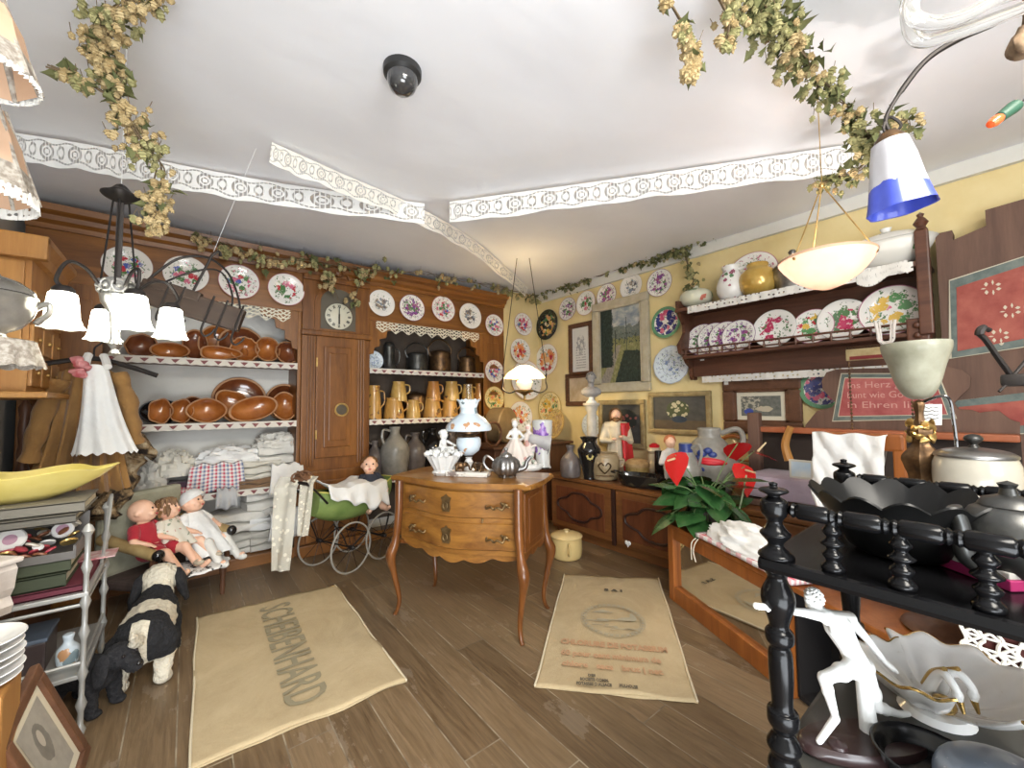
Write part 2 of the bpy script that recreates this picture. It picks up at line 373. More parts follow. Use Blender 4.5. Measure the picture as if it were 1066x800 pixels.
CEIL=mat('white_ceiling_cloth',rough=.8,fn=lambda g:(lambda n:{'c':g.ramp(n,[(.3,(.83,.84,.88)),(.7,(.88,.89,.92))]),'n':g.bump(n,.3,.04)})(g.noise(g.vec(*[a*b for a,b in zip(g.xyz(g.co('Object')),(1,1.6,1))]),1.6,3)))
YEL=mottled('yellow_distemper',(.72,.58,.28),(.79,.66,.36),.85,3)
WHT=mottled('white_wall_paint',(.68,.67,.62),(.75,.74,.69),.85,3)
GREYW=mottled('grey_wall_paint',(.42,.42,.4),(.5,.5,.47),.85,3)
struct(MB().box((1.3,1.2,-.03),(5.2,6.9,.06)).obj('floor',FLOOR,smooth=False))
# the ceiling is a stretched cloth that sags slightly between its battens
rows=[]
for i in range(31):
    rows.append([(-1.25+i*.17,-2.2+j*.17,CZ-.012*abs(sin(i*.6+j*.33))*(1 if i%30 else 0)) for j in range(40)])
struct(MB().surf(rows).obj('ceiling',CEIL))
struct(MB().box((1.2,4.47,1.37),(4.3,.1,2.74)).obj('wall_back',WHT,smooth=False))
struct(MB().box((3.4,4.06,1.37),(.68,.1,2.74)).obj('wall_corner',YEL,smooth=False))
struct(MB().box((DX+.05,1.1,1.37),(.1,6.2,2.74)).obj('wall_right',YEL,smooth=False))
struct(MB().box((-.95,1.05,1.37),(.1,6.9,2.74)).obj('wall_left',GREYW,smooth=False))
struct(MB().box((1.35,-2.35,1.37),(4.7,.1,2.74)).obj('wall_front',GREYW,smooth=False))
struct(MB().box((DX-.012,1.1,2.69),(.05,6.0,.1)).obj('trim_1',WHT,smooth=False))
# ================================================================ BUILT-IN DRESSERS AND CLOCK
def cornice(x0,x1,parent,m):
    pr=[(0,0),(-.02,0),(-.03,.03),(-.06,.05),(-.07,.08),(-.11,.1),(-.12,.14),(0,.14)]
    return MB().prism(pr,x1-x0,Matrix(((0,0,1,x0),(1,0,0,DY),(0,1,0,2.5),(0,0,0,1)))).obj('cornice',m,parent,smooth=False)
def trim(parent,x0,x1,z,h=.055):
    n=40; rows=[[(x0+(x1-x0)*i/n,DY-.012-.003*sin(i),z-h*(1-j)+(.006*abs(sin(i*pi/2)) if j==0 else 0)) for j in range(2)] for i in range(n+1)]
    return MB().surf(rows).obj('shelf_edging',HEART,parent)
def bracket(x,z,sgn,parent,name='corner_bracket'):
    pts=[(0,0),(0,-.34),(.04,-.33),(.05,-.27),(.1,-.25),(.1,-.18),(.17,-.16),(.18,-.09),(.27,-.07),(.3,0)]
    if sgn<0: pts=[(-a,b) for a,b in pts][::-1]
    return MB().prism(pts,.025,Matrix(((1,0,0,x),(0,0,1,DY+.003),(0,1,0,z),(0,0,0,1)))).obj(name,W_DR,parent,smooth=False)
BACKW=mottled('white_dresser_back',(.66,.65,.6),(.74,.73,.69),.8,3); BACKD=mottled('dark_dresser_back',(.06,.045,.035),(.1,.075,.055),.8,3)
def dresser(x0,x1,ox0,ox1,shelves,back,label,zdeck):
    d=T('dresser',label,'dresser',((x0+x1)/2,DY,0)); d.location=(0,0,0)
    MB().box(((ox0+ox1)/2,4.395,1.2),(ox1-ox0+.1,.03,2.2)).obj('back_panel',back,d,smooth=False)
    MB().box(((x0+x1)/2,4.015,2.325),(x1-x0,.03,.35)).box(((ox0+ox1)/2,3.995,2.165),(ox1-ox0+.06,.02,.03)).obj('frieze',W_DRX,d,smooth=False)
    cornice(x0,x1,d,W_DRX)
    for a,b in ((x0,ox0),(ox1,x1)):
        m=MB().box(((a+b)/2,4.02,1.08),(b-a,.05,2.15),bev=.006)
        if b-a>.15: m.box(((a+b)/2,3.992,1.1),(b-a-.12,.012,1.9),bev=.005)
        m.box((ox0-.015 if a==x0 else ox1+.015,4.2,1.08),(.03,.38,2.15)); m.obj('side_post',W_DR,d,smooth=False)
    MB().box(((ox0+ox1)/2,4.01,.04),(ox1-ox0,.03,.08)).obj('plinth',W_DRX,d,smooth=False)
    for z in shelves:
        s=MB().box(((ox0+ox1)/2,4.19,z-.014),(ox1-ox0,.38,.028),bev=.004).obj('shelf',W_DRX,d,smooth=False)
        if z>.5: trim(s,ox0,ox1,z+.004)
    bracket(ox1,2.15,-1,d); bracket(ox0,2.15,1,d)
    n=60; rows=[[(ox0+.06+(ox1-ox0-.12)*i/n,4.0-.005,2.155-(.12 if j==0 else 0)+(.05*abs(((i/n*9)%1)-.5)*2 if j==0 else 0)) for j in range(2)] for i in range(n+1)]
    MB().surf(rows).obj('lace_valance',LACE_N,d); return d
dresser(-.85,.785,-.47,.755,(1.68,1.178,.63,.085),BACKW,'tall built-in wooden dresser of white-backed shelves with pottery and linen, left of the clock',0)
dresser(1.385,3.06,1.395,2.75,(1.672,1.165,.58),BACKD,'tall built-in wooden dresser of dark-backed shelves with yellow jugs, right of the clock',.58)
# clock
ck=T('longcase_clock','tall wooden longcase clock built in between the two dressers','clock',(1.085,DY,0))
MB().box((0,.02,1.25),(.6,.1,2.5),bev=.006).obj('case',W_CL,ck,smooth=False)
cornice(.785,1.385,ck,W_CL).location=(-1.085,-DY,0)
for s in (-1,1):
    m=MB()
    for k in range(3): m.box((s*(.245-.025*k),-.036,1.36),(.016,.014,1.18),bev=.005)
    m.obj('fluted_pilaster',W_CL,ck,smooth=False)
MB().box((0,-.045,1.965),(.62,.05,.05),bev=.012).obj('hood_moulding',W_CL,ck,smooth=False); MB().box((0,-.04,2.47),(.6,.04,.05),bev=.01).obj('crown_moulding',W_CL,ck,smooth=False)
arch=[(-.155,0),(.155,0),(.155,.25)]+[(.155*cos(t),.25+.13*sin(t)) for t in [pi*k/14 for k in range(1,14)]]+[(-.155,.25)]
ar2=[(a*1.3,b*1.08-.015) for a,b in arch]
XZ=lambda y,z:Matrix(((1,0,0,0),(0,0,1,y),(0,1,0,z),(0,0,0,1)))
MB().prism(ar2,.02,XZ(-.05,2.0)).obj('hood_door',W_CL,ck,smooth=False)
MB().prism(arch,.008,XZ(-.056,2.01)).obj('dial_surround',mat('dial_surround_dark',(.1,.085,.06),.5),ck,smooth=False)
dial=MB().lathe([(0,.006),(.112,.006),(.12,0),(.12,-.004)],n=40,M=XZ(0,0)@Matrix.Identity(4)).obj('dial',mat('cream_dial',(.62,.6,.48),.4),ck,tr=Matrix.Translation((0,-.066,2.135))@Matrix.Diagonal((1,-1,1,1)))
nm=mat('dial_black',(.015,.015,.015),.5)
NUM=['XII','I','II','III','IIII','V','VI','VII','VIII','IX','X','XI']
for i,t in enumerate(NUM):
    a=pi/2-i*pi/6; text(t,'numeral',nm,ck,.038,Matrix.Translation((.091*cos(a),-.0745,2.135+.091*sin(a)))@Matrix.Rotation(pi/2,4,'X')@Matrix.Rotation(a-pi/2,4,'Z'),.6,.001,.0012)
MB().prism([(-.006,-.02),(.006,-.02),(.003,.085),(-.003,.085)],.002,XZ(-.078,2.135)).obj('hand',nm,ck,smooth=False)
MB().prism([(-.007,-.075),(.007,-.075),(.007,.02),(-.007,.02)],.002,XZ(-.081,2.135)).obj('hand',nm,ck,smooth=False)
cd=MB().box((0,-.04,1.39),(.37,.025,1.1),bev=.006).box((0,-.058,1.39),(.24,.02,.92),bev=.012).box((0,-.066,1.39),(.16,.016,.8),bev=.012).obj('door',W_CL,ck,smooth=False)
MB().lathe([(.045,.002),(.05,.012),(.062,.012),(.066,0)],n=24,M=Matrix.Translation((.03,-.072,1.27))@Matrix.Rotation(pi/2,4,'X')).obj('porthole_ring',BRASS,cd)
MB().lathe([(0,.004),(.047,.002)],n=24,M=Matrix.Translation((.03,-.073,1.27))@Matrix.Rotation(pi/2,4,'X')).obj('porthole_glass',mat('dim_mirror_glass',(.2,.17,.13),.08,.6),cd)
MB().box((-.18,-.05,1.7),(.012,.02,.08)).box((-.18,-.05,1.05),(.012,.02,.08)).obj('hinge',BRASS,cd,smooth=False)
MB().box((0,-.04,.42),(.5,.03,.62),bev=.01).box((0,-.055,.42),(.34,.02,.44),bev=.012).obj('base_panel',W_CL,ck,smooth=False)
MB().box((0,-.05,.05),(.62,.06,.1),bev=.01).obj('plinth',W_CL,ck,smooth=False)
MB().ell((0,-.04,2.56),(.05,.03,.05)).tube([(-.1,-.04,2.5),(-.07,-.045,2.55),(0,-.05,2.52),(.07,-.045,2.55),(.1,-.04,2.5)],.012).obj('carved_crest',W_CL,ck)
# ================================================================ PLATES
PLM={}
def plate(p,nrm,R,style,label,grp,spin=0,flute=0,sx=1,sy=1,name='plate',cat='plate'):
    key=(style,flute)
    if key not in PLM:
        o=MB().lathe([(0,.03),(.3,.03),(.56,.03),(.64,.07),(.8,.1),(.97,.13),(1,.125),(.99,.1),(.62,0),(.6,-.02),(0,-.02)],n=48,flute=flute,fn=12).obj(name,PM[style]); PLM[key]=o; new=o
    else:
        new=PLM[key].copy(); new.name=name; COL.objects.link(new)
    n=Vector(nrm).normalized(); ex=Vector((0,0,1)).cross(n); ex.normalize()
    m=frame_m(p,ex,n)@Matrix.Rotation(spin,4,'Z')@Matrix.Diagonal((R*sx,R*sy,R,1)); new.matrix_world=m
    return tag(new,label,cat,grp)
NY=(0,-1,.06); NX=(-1,0,.06)
def wplate(px,py,r,style,label,grp,wall='b',off=.0,**k):
    p=ony(px,py,DY-.012-off) if wall=='b' else onx(px,py,DX-.012-off)
    return plate(p,NY if wall=='b' else NX,r*mpp(p),style,label,grp,**k)
g1='painted plates along the dresser frieze'
for px,py,r,st,lb in [(133,277,20,'flo','leftmost painted plate on the frieze, half behind the hanging four-shade lamp'),(194,286,19,'flo','painted plate on the frieze behind the wooden rack with iron hooks'),
    (249,294,18,'pink','white plate on the frieze covered in pink flowers, second left of the clock'),(298,302,17,'rose','white plate with one red rose on the frieze just left of the clock'),
    (397,316,14,'ship','white plate with a dark ship motif on the frieze just right of the clock'),(428.5,321,14,'purple','white plate with dense red and purple pattern on the frieze, second right of the clock'),
    (461,322,13.5,'pink','white plate with pink rim and sprig on the frieze, third right of the clock'),(489,329.5,13.5,'ship','white plate with dark insect-like motif on the frieze, fourth right of the clock'),
    (514,339,11.5,'pink','topmost plate on the dresser end post beside the yellow wall'),(514,387,12,'pink','middle plate on the dresser end post beside the yellow wall'),(514,415,12.5,'gold','lowest plate, cream and gold, on the dresser end post beside the yellow wall')]:
    wplate(px,py,r,st,lb,g1)
g2='painted plates on the yellow wall'
for px,py,r,st,lb,wl in [(544,338,12,'pink','small plate highest on the yellow corner strip beside the dresser','b'),(541,366,13.5,'orange','pinkish flowered plate on the yellow corner strip just above the lit hanging lamp','b'),
    (547,396,21,'orange','large white plate on the yellow corner strip behind the lit hanging lamp','b'),(541,434,16,'orange','white plate with orange flowers on the corner strip below the hanging lamp','b'),
    (591.5,322,12,'purple','white plate with purple flowers beside the black oval plate, leftmost of the upper wall row','r'),(610.5,316,13,'rose','white plate with a red bird-like motif, second of the upper wall row','r'),
    (632,308,12.5,'purple','white plate with dense purple flowers just above the landscape painting','r'),(657.5,298.5,13.5,'ship','cream plate with a brown sprig above the landscape painting','r'),
    (687,295,14.5,'purple','blue-rimmed plate with purple flowers, rightmost of the upper wall row','r'),(694,336,16.5,'green','plate with green striped rim and dark blue and red centre beside the plate rack','r'),
    (699.5,380,20,'blue','large blue and white plate below the end of the plate rack','r'),(616.5,443,13,'blue','small blue and white plate with scalloped edge behind the black vase','r'),(857,405,21,'green','green plate half hidden behind the painted headboard','r')]:
    wplate(px,py,r,st,lb,g2,wl,flute=.015 if st=='blue' else 0)
wplate(570.5,338.5,16,'tole','black oval plate painted with yellow flowers, on the yellow wall by the corner',g2,'r',sy=1.0)
wplate(570,375,17,'orange','cream oval plate with orange-red border right of the hanging lamp',g2,'r')
wplate(573.5,425,17,'gold','gold oval plate with painted flowers below the lit hanging lamp bracket',g2,'r')
# ================================================================ TERRACOTTA ON THE LEFT DRESSER
def mould(px,w,h,zs,y,m,label,lobes=0,fl=.0,deep=.07,tilt=.35,grp='brown pottery on the left dresser',rim=TERRAE,name='baking_mould',spiral=False,rot=0):
    p=ony(px,400,y); k=mpp(p); rx=w*pxm(p,0)/2*1.08; ry=h*k/2*1.08
    ez=Vector((0,-1,tilt)).normalized(); c=Vector((p.x,y,zs+ry*.94+.004))
    M=frame_m(c,(1,0,0),ez)@Matrix.Rotation(rot,4,'Z')
    t=T(name,label,'baking mould',M=M)
    pr=[(.0,-deep),(.45,-deep*.98),(.75,-deep*.7),(.93,-deep*.25),(.97,0),(.9,0),(.85,-deep*.2),(.68,-deep*.6),(.4,-deep*.82),(0,-deep*.85)]
    MB().lathe(pr,n=40,sx=rx,sy=ry,flute=fl,fn=lobes).obj('bowl',m,t)
    MB().lathe([(.97,-.006),(1.0,.0),(.97,.007),(.91,.006),(.89,-.004)],n=40,sx=rx,sy=ry,flute=fl,fn=lobes).obj('rim',rim,t)
    if spiral: MB().lathe([(0,.0),(.1,0),(.2,-deep*.2),(.3,-deep*.8)],n=20,sx=rx,sy=ry).obj('centre_cone',m,t)
    return t
s1,s2=1.68,1.178
mould(146,34,26,s1,4.2,TERRAD,'large brown baking mould on the top shelf, leftmost behind the lamp shades',8,.03,.1)
mould(176,40,17,s1,4.12,TERRA,'long low terracotta mould on the top shelf behind the lamp shade',0,0,.09)
mould(202,26,34,s1,4.25,TERRAD,'dark brown tall dish standing behind the low fish-shaped mould',0,0,.05)
mould(224,36,39,s1,4.3,TERRA,'big brown round dish with glossy glaze standing at the back of the top shelf',0,0,.07,.2)
mould(250,46,38,s1,4.27,TERRAD,'wide brown dish with spotted pale rim at the back of the top shelf',10,.01,.06,.2)
mould(228,42,15,s1,4.06,TERRA,'low fish-shaped terracotta mould at the front of the top shelf',3,.1,.07)
mould(254,29,27,s1,4.12,TERRA,'fluted ring-cake mould in front of the wide spotted dish',12,.04,.09,spiral=True)
mould(278,22,30,s1,4.15,TERRA,'tall goose-shaped terracotta mould on the top shelf',2,.12,.09)
mould(299,24,24,s1,4.1,TERRAD,'round studded terracotta mould at the right end of the top shelf',14,.03,.08)
mould(169,44,24,s2,4.27,BLKGL,'round black plate standing behind the left moulds of the middle shelf',0,0,.03,.3,rim=BLKGL,name='dark_plate')
mould(205,30,26,s2,4.25,TERRAD,'dark brown heart-shaped mould standing behind the others on the middle shelf',3,.12,.06)
mould(250,54,44,s2,4.31,TERRAD,'largest brown banded plate standing at the back of the middle shelf',0,0,.05,.2)
mould(168,25,26,s2,4.07,TERRA,'lobed terracotta mould farthest left at the front of the middle shelf',5,.06,.08)
mould(190,24,25,s2,4.1,TERRA,'small lobed terracotta mould second from left on the middle shelf',5,.05,.08)
mould(216,40,25,s2,4.06,TERRA,'wide oval glossy terracotta mould in the front of the middle shelf',4,.03,.09)
mould(243,31,34,s2,4.16,TERRA,'leaning heart-lobed mould in front of the banded plate',3,.1,.07,rot=.4)
mould(265,46,26,s2,4.07,TERRA,'slanted oval fish mould right of centre on the middle shelf',2,.08,.08,rot=.3)
mould(297,38,36,s2,4.28,TERRAD,'round brown bowl at the right end of the middle shelf, standing behind',0,0,.08,.2)
mould(297,27,29,s2,4.13,TERRA,'oval terracotta mould at the right end of the middle shelf in front',4,.03,.08)
# ================================================================ LINEN
def linen(px,w,h,zs,y,m,label,kind='fold',layers=3,rz=0,grp='linen on the left dresser',dz=0,dd=.24):
    p=ony(px,460,y); k=mpp(p); W=w*pxm(p,0)*1.08; Hh=h*k
    if kind=='fold':
        b=MB(); lh=Hh/layers
        for i in range(layers):
            n=14; a=random.uniform(-.02,.02); rows=[]
            for u in range(n+1):
                x=-W/2+W*u/n; r=[]
                for v in range(12):
                    t=2*pi*v/12; cx=cos(t); cz=sin(t)
                    yy=math.copysign(abs(cx)**.35,cx)*dd/2; zz=lh*i+lh/2+math.copysign(abs(cz)**.6,cz)*lh*.47
                    r.append((x,yy+a,zz+.006*sin(x*23+i*2+v)))
                rows.append(r)
            b.surf(rows,closev=True,cap=3)
        b.jit(.012,9,random.random()*20)
        for v in b.bm.verts: v.co.z=max(v.co.z,.002)
        o=b.obj('folded_linen',m)
    elif kind=='crumple':
        n=28; rows=[]; sd=random.random()*50
        for i in range(n+1):
            th=pi*i/n/2*1.0; rr=[]
            for j in range(40):
                t=2*pi*j/40; q=Vector((cos(t)*sin(th),sin(t)*sin(th),cos(th)))
                f=1+.34*(1-2*abs(MN.noise(q*2.4+Vector((sd,0,0)))))-.15+.12*(1-2*abs(MN.noise(q*6+Vector((0,sd,0)))))
                rr.append((q.x*W/2*f,q.y*dd/2*f,max(.002,q.z**.8*Hh*f*.9) if i<n else .002))
            rows.append(rr)
        o=MB().surf(rows,closev=True,cap=2).obj('crumpled_linen',m)
    else:           # hung over the shelf edge
        n=24; rows=[]; sd=random.random()*9
        for i in range(n+1):
            u=i/n; x=-W/2+W*u; r=[]
            for j in range(17):
                s=j/16
                if s<.45: q=(x*(.9),.13-.26*s/.45,Hh*.92+.01*sin(u*17+sd)+.012*sin(s*20))
                else: d=(s-.45)/.55; q=(x*(.92+.12*d),-.13-.02*sin(d*pi)-.012*sin(u*14+sd)*d,Hh*.92*(1-d)+.01*sin(u*9+sd)*d)
                r.append(q)
            rows.append(r)
        b=MB().surf(rows); o=b.obj('hanging_cloth',m)
        md=o.modifiers.new('t','SOLIDIFY'); md.thickness=.008
    o.location=(p.x,y,zs+dz+.002); o.rotation_euler=(0,0,rz)
    return tag(o,label,'cloth')
L=.63
linen(181,30,13,L,4.18,cloth('dark_purple_cloth',(.09,.05,.075)),'dark purple folded cloth in the left of the linen shelf',layers=2)
linen(186,30,9,L,4.07,GING,'folded red gingham at the front left of the linen shelf',layers=1)
linen(160,34,33,L,4.12,GREYL,'crumpled beige-grey cloth at the far left of the linen shelf','crumple')
linen(182,42,24,L,4.2,CREAM,'crumpled cream cloth above the dark purple folded cloth','crumple',dz=.14)
linen(243,80,20,L,4.2,OFFW,'pile of folded off-white sheets behind the checked cloth',layers=3)
linen(241,66,17,L,4.2,WHITEC,'crumpled white sheet at the top of the linen shelf','crumple',dz=.2)
linen(226,54,30,L,4.12,PLAID,'red and blue checked tea towel folded over the front of the linen shelf','hang')
linen(270,40,26,L,4.17,CREAM,'folded cream sheet right of the checked tea towel',layers=4)
linen(268,34,9,L,4.02,cloth('brown_check_cloth',(.22,.13,.07)),'small brown folded cloth at the front of the linen shelf',layers=2,dd=.1)
linen(236,20,20,L-.05,4.0,cloth('grey_striped_cloth',(.45,.45,.45)),'grey striped cloth corner hanging below the checked tea towel','hang',dz=-.06)
linen(291,42,38,L,4.22,OFFW,'tall pile of off-white folded sheets at the right end of the linen shelf',layers=4)
linen(288,40,15,L,4.2,OFFW,'loosely rolled off-white sheet on top of the right pile','crumple',dz=.31)
linen(297,32,32,L,4.1,WHITEC,'bright white pleated cloth hanging from the right end of the linen shelf','hang',dz=-.08)
B0=.085
for (px,w,h,y,m,lb,ly,dz,rz) in [(240,80,20,4.2,GREYL,'wide folded grey linen pile at the bottom centre of the dresser',3,0,0),(286,46,20,4.2,GREYL,'folded grey linen at the bottom right of the dresser',3,0,.05),
    (250,52,22,4.19,OFFW,'folded white sheet leaning on the bottom grey pile behind the dolls',2,.17,.1),(288,48,20,4.18,WHITEC,'white folded sheet second from the bottom at the right of the dresser',3,.17,-.08),
    (283,52,18,4.2,OFFW,'white folded sheet highest in the right bottom pile',2,.34,.12),(205,44,30,4.2,OFFW,'folded white linen in the bottom shelf just behind the doll heads',4,0,0)]:
    linen(px,w,h,B0,y,m,lb,layers=ly,dz=dz,rz=rz)
linen(292,30,28,B0,4.04,WHITEC,'white sheet corner hanging down at the right of the bottom shelf','hang',dz=.12,rz=.2)
# ================================================================ RIGHT DRESSER CONTENTS
def lathe_thing(name,cat,label,p,prof,m,grp=None,part='body',n=28,sx=1,handle=None,hm=None,flute=0,fn=0,spout=None,rz=0,lid=None,lm=None):
    t=T(name,label,cat,p,rz,grp); MB().lathe(sp2(prof),n=n,sx=sx,flute=flute,fn=fn).obj(part,m,t,ang=62)
    if handle:
        pts,r=handle; MB().tube(spl(pts,6),r,8).obj('handle',hm or m,t)
    if spout:
        pts,r=spout; MB().tube(spl(pts,6),r,10).obj('spout',m,t)
    if lid: MB().lathe(lid,n=n,flute=flute,fn=fn).obj('lid',lm or m,t)
    return t
YG=mottled('yellow_glaze',(.46,.27,.07),(.6,.4,.13),.2,7,coat=.4); OG=mottled('orange_glaze',(.38,.16,.035),(.5,.24,.06),.2,7,coat=.4)
def jug(px,top,bot,wpx,y,zs,m,label,grp,hs=1):
    p=ony(px,bot,y); k=mpp(p); h=(bot-top)*k; r=rad(p,wpx)*1.05
    pr=[(0,0),(r*.95,0),(r,.02*h),(r*.97,h*.25),(r*.86,h*.6),(r*.72,h*.9),(r*.76,h),(r*.68,h*.99),(r*.6,h*.85),(r*.6,h*.5),(0,h*.5)]
    return lathe_thing('jug','jug',label,(p.x,y,zs),pr,m,grp,handle=([(hs*r*.72,0,h*.86),(hs*r*1.35,0,h*.8),(hs*r*1.4,0,h*.5),(hs*r*.9,0,h*.35)],r*.1))
S2=1.165; gj='yellow jugs on the right dresser'
JP=[(389,402,437,16,FLO_Y,'flowered yellow jug at the left end of the jug shelf, standing against the post'),(410,415,437,21,FLO_Y,'wide tan flowered jug, second from left in the bottom row of jugs'),(430,418,437,15,YG,'short pale yellow jug with dots in the bottom row, third from left'),
  (450,416,437,19,FLO_Y,'tan jug with brown blossom in the bottom row, fourth from left'),(468,415,437,17,FLO_Y,'brown flowered jug in the bottom row beside the lamp chimney'),(487,415,437,15,OG,'orange jug in the bottom row behind the lamp chimney')]
for px,t,b,w,m,lb in JP: jug(px,t,b,w,4.12,S2,m,lb,gj)
for px,t,b,w,m,lb in [(415,396,416,17,YG,'yellow jug stacked in the upper row, leftmost'),(451,396,416,15,OG,'orange jug in the upper row of stacked jugs above the tan jug'),(470,396,416,16,YG,'pale yellow jug in the upper row, handle towards the corner'),(487,399,416,13,YG,'small yellow jug in the upper row behind the lamp chimney'),(499,398,416,12,OG,'small orange jug in the upper row at the right end')]:
    jug(px,t,b,w,4.12,S2+.187,m,lb,gj)
p=ony(431,404,4.3); lathe_thing('cooking_pot','pot','big dark pot at the back of the jug shelf between the yellow jugs',(p.x,4.27,S2),[(0,0),(.1,0),(.14,.06),(.14,.2),(.12,.26),(0,.3)],BRONZE)
p=ony(500,437,4.1)
for i,(dx,hh,r,lb) in enumerate([(0,.3,.04,'slim copper-brown bottle at the right end of the jug shelf'),(.1,.27,.042,'slim copper-brown bottle beside the dresser end post')]):
    lathe_thing('bottle','bottle',lb,(p.x+dx+.02,4.08,S2),[(0,0),(r,0),(r,hh*.6),(r*.5,hh*.8),(r*.55,hh),(0,hh)],OG)
S1=1.672
p=ony(391,384,4.1); plate((p.x,4.16,S1+.1),(0,-1,.2),.1,'blue','round dull grey pewter plate at the left of the upper shelf',None,name='pewter_plate'); 
def shelfpot(px,y,h,r,m,label,kind):
    p=ony(px,385,y)
    if kind=='pot': return lathe_thing('copper_pan','pan',label,(p.x,y,S1),[(0,0),(r,0),(r*1.02,h*.7),(r*.96,h),(r*.7,h*1.08),(r*.2,h*1.15),(0,h*1.15)],m,handle=([(-r,0,h*.8),(-r*1.25,0,h*1.2),(-r*.5,0,h*1.6),(r*.5,0,h*1.6),(r*1.25,0,h*1.2),(r,0,h*.8)],.008))
    return lathe_thing('tankard','tankard',label,(p.x,y,S1),[(0,0),(r,0),(r*.8,h*.2),(r*.7,h*.8),(r*.8,h*.85),(r*.5,h),(0,h)],m,handle=([(r*.7,0,h*.8),(r*1.5,0,h*.7),(r*1.4,0,h*.3),(r*.8,0,h*.2)],.008))
shelfpot(405,4.15,.3,.075,DKPEW,'tall pewter tankard on the upper shelf beside the pewter plate','t')
shelfpot(434,4.22,.2,.11,DKPEW,'dark pewter pan in the middle of the upper shelf','pot'); shelfpot(458,4.22,.24,.12,BRONZE,'large dark copper pan with looped handle on the upper shelf','pot'); shelfpot(486,4.22,.2,.1,BRONZE,'dark copper pan at the right end of the upper shelf','pot')
def bellyjug(px,top,h,r,y,zs,m,label,name='stoneware_jug'):
    p=ony(px,top,y); pr=[(0,0),(r*.7,0),(r*.8,.02*h),(r,h*.4),(r*.9,h*.62),(r*.4,h*.82),(r*.32,h*.9),(r*.4,h),(r*.3,h),(r*.24,h*.85),(0,h*.8)]
    return lathe_thing(name,'jug',label,(p.x,y,zs),pr,m,handle=([(-r*.33,0,h*.92),(-r*.8,0,h*.95),(-r*.9,0,h*.8),(-r*.75,0,h*.65)],r*.09))
Z0=.58
bellyjug(411,448,.5,.15,4.13,Z0,STONE,'big grey stoneware jug in the dark recess above the doll')
bellyjug(432,455,.42,.12,4.22,Z0,DSTONE,'dark stoneware jug in the recess just right of the big grey one'); bellyjug(450,452,.46,.13,4.2,Z0,BLKGL,'black glazed jug in the recess left of the porcelain cherub'); bellyjug(470,460,.4,.12,4.25,Z0,DSTONE,'brown stoneware jug in the recess behind the porcelain flower basket'); bellyjug(390,462,.36,.09,4.2,Z0,DSTONE,'small brown bottle jug at the left edge of the dark recess')
# ================================================================ COMMODE
cm=T('commode','curved walnut commode with two drawers and slim cabriole legs in the middle of the room','chest of drawers',(1.44,2.234,0),math.atan2(-.881,.473))
HW,HD=.42,.2; ZB,ZT=.445,.825
def fy(x,o=0): return -HD-.012-.045*cos(pi*max(-1,min(1,x/HW)))-o
def front_panel(x0,x1,z0,z1,o,d,n=28):
    b=MB(); xs=[x0+(x1-x0)*i/n for i in range(n+1)]
    b.surf([[(x,fy(x,o),z0+.008),(x,fy(x,o+.008),z0+.014),(x,fy(x,o+.008),z1-.014),(x,fy(x,o),z1-.008),(x,fy(x,o)+d,z1-.008),(x,fy(x,o)+d,z0+.008)] for x in xs],closev=True,cap=3); return b
# carcass with bowed front
b=MB(); xs=[-HW+2*HW*i/28 for i in range(29)]
b.surf([[(x,fy(x),ZB),(x,fy(x),ZT),(x,HD,ZT),(x,HD,ZB)] for x in xs],closev=True,cap=3); b.obj('carcass',W_CO,cm,ang=30)
for s in (-1,1):
    MB().box((s*(HW+.004),-.01,(ZB+ZT)/2),(.012,.3,ZT-ZB-.05),bev=.005).box((s*(HW+.006),.0,(ZB+ZT)/2+.0),(.014,.2,ZT-ZB-.12),bev=.006).obj('side_panel',W_COD,cm,smooth=False)
out=[]
n=30
for i in range(n+1): x=-.48+.96*i/n; out.append((x,-HD-.045-.045*cos(pi*x/.46)))
out+=[(.485,-.1),(.49,0),(.485,.2),(.46,.235),(0,.24),(-.46,.235),(-.485,.2),(-.49,0),(-.485,-.1)]
MB().prism(out,.03,Matrix.Translation((0,0,ZT)),bev=.009).obj('top',W_CO,cm,smooth=False)
HB=mottled('dark_brass_handle',(.14,.09,.04),(.25,.17,.08),.4,30,.8)
for z0,z1 in ((.645,.815),(.465,.635)):
    d=front_panel(-HW+.035,HW-.02,z0,z1,.002,.03).obj('drawer',W_CO,cm,ang=30)
    zc=(z0+z1)/2
    for sx in (-.25,.27):
        yy=fy(sx,.014); h=MB()
        h.tube(spl([(sx-.055,yy-.004,zc+.005),(sx-.05,yy-.025,zc-.015),(sx-.02,yy-.03,zc-.005),(sx,yy-.032,zc-.016),(sx+.02,yy-.03,zc-.005),(sx+.05,yy-.025,zc-.015),(sx+.055,yy-.004,zc+.005)],5),.006,7)
        for q in (-1,1):
            h.ell((sx+q*.055,yy-.002,zc+.006),(.02,.006,.012)); h.ell((sx+q*.075,yy,zc-.004),(.012,.004,.006)); h.ell((sx+q*.035,yy,zc+.014),(.01,.004,.006))
        h.obj('handle',HB,d)
    MB().prism([(-.022,-.045),(.022,-.045),(.03,-.02),(.024,.01),(.034,.035),(.012,.042),(0,.055),(-.012,.042),(-.034,.035),(-.024,.01),(-.03,-.02)],.006,Matrix(((1,0,0,-.02),(0,0,1,fy(0,.018)),(0,1,0,zc),(0,0,0,1)))).obj('escutcheon',HB,d,smooth=False)
    MB().tube([(-.02+.014*cos(t),fy(0,.024),zc-.01+.02*sin(t)) for t in [2*pi*k/14 for k in range(14)]],.0035,6,closed=True).obj('ring_pull',HB,d)
MB().cap2((.2,fy(.2,.02),.652),(.2,fy(.2,.024),.636),.006,.004).obj('key',HB,cm)
ap=[]; n=48
b=MB(); rows=[]
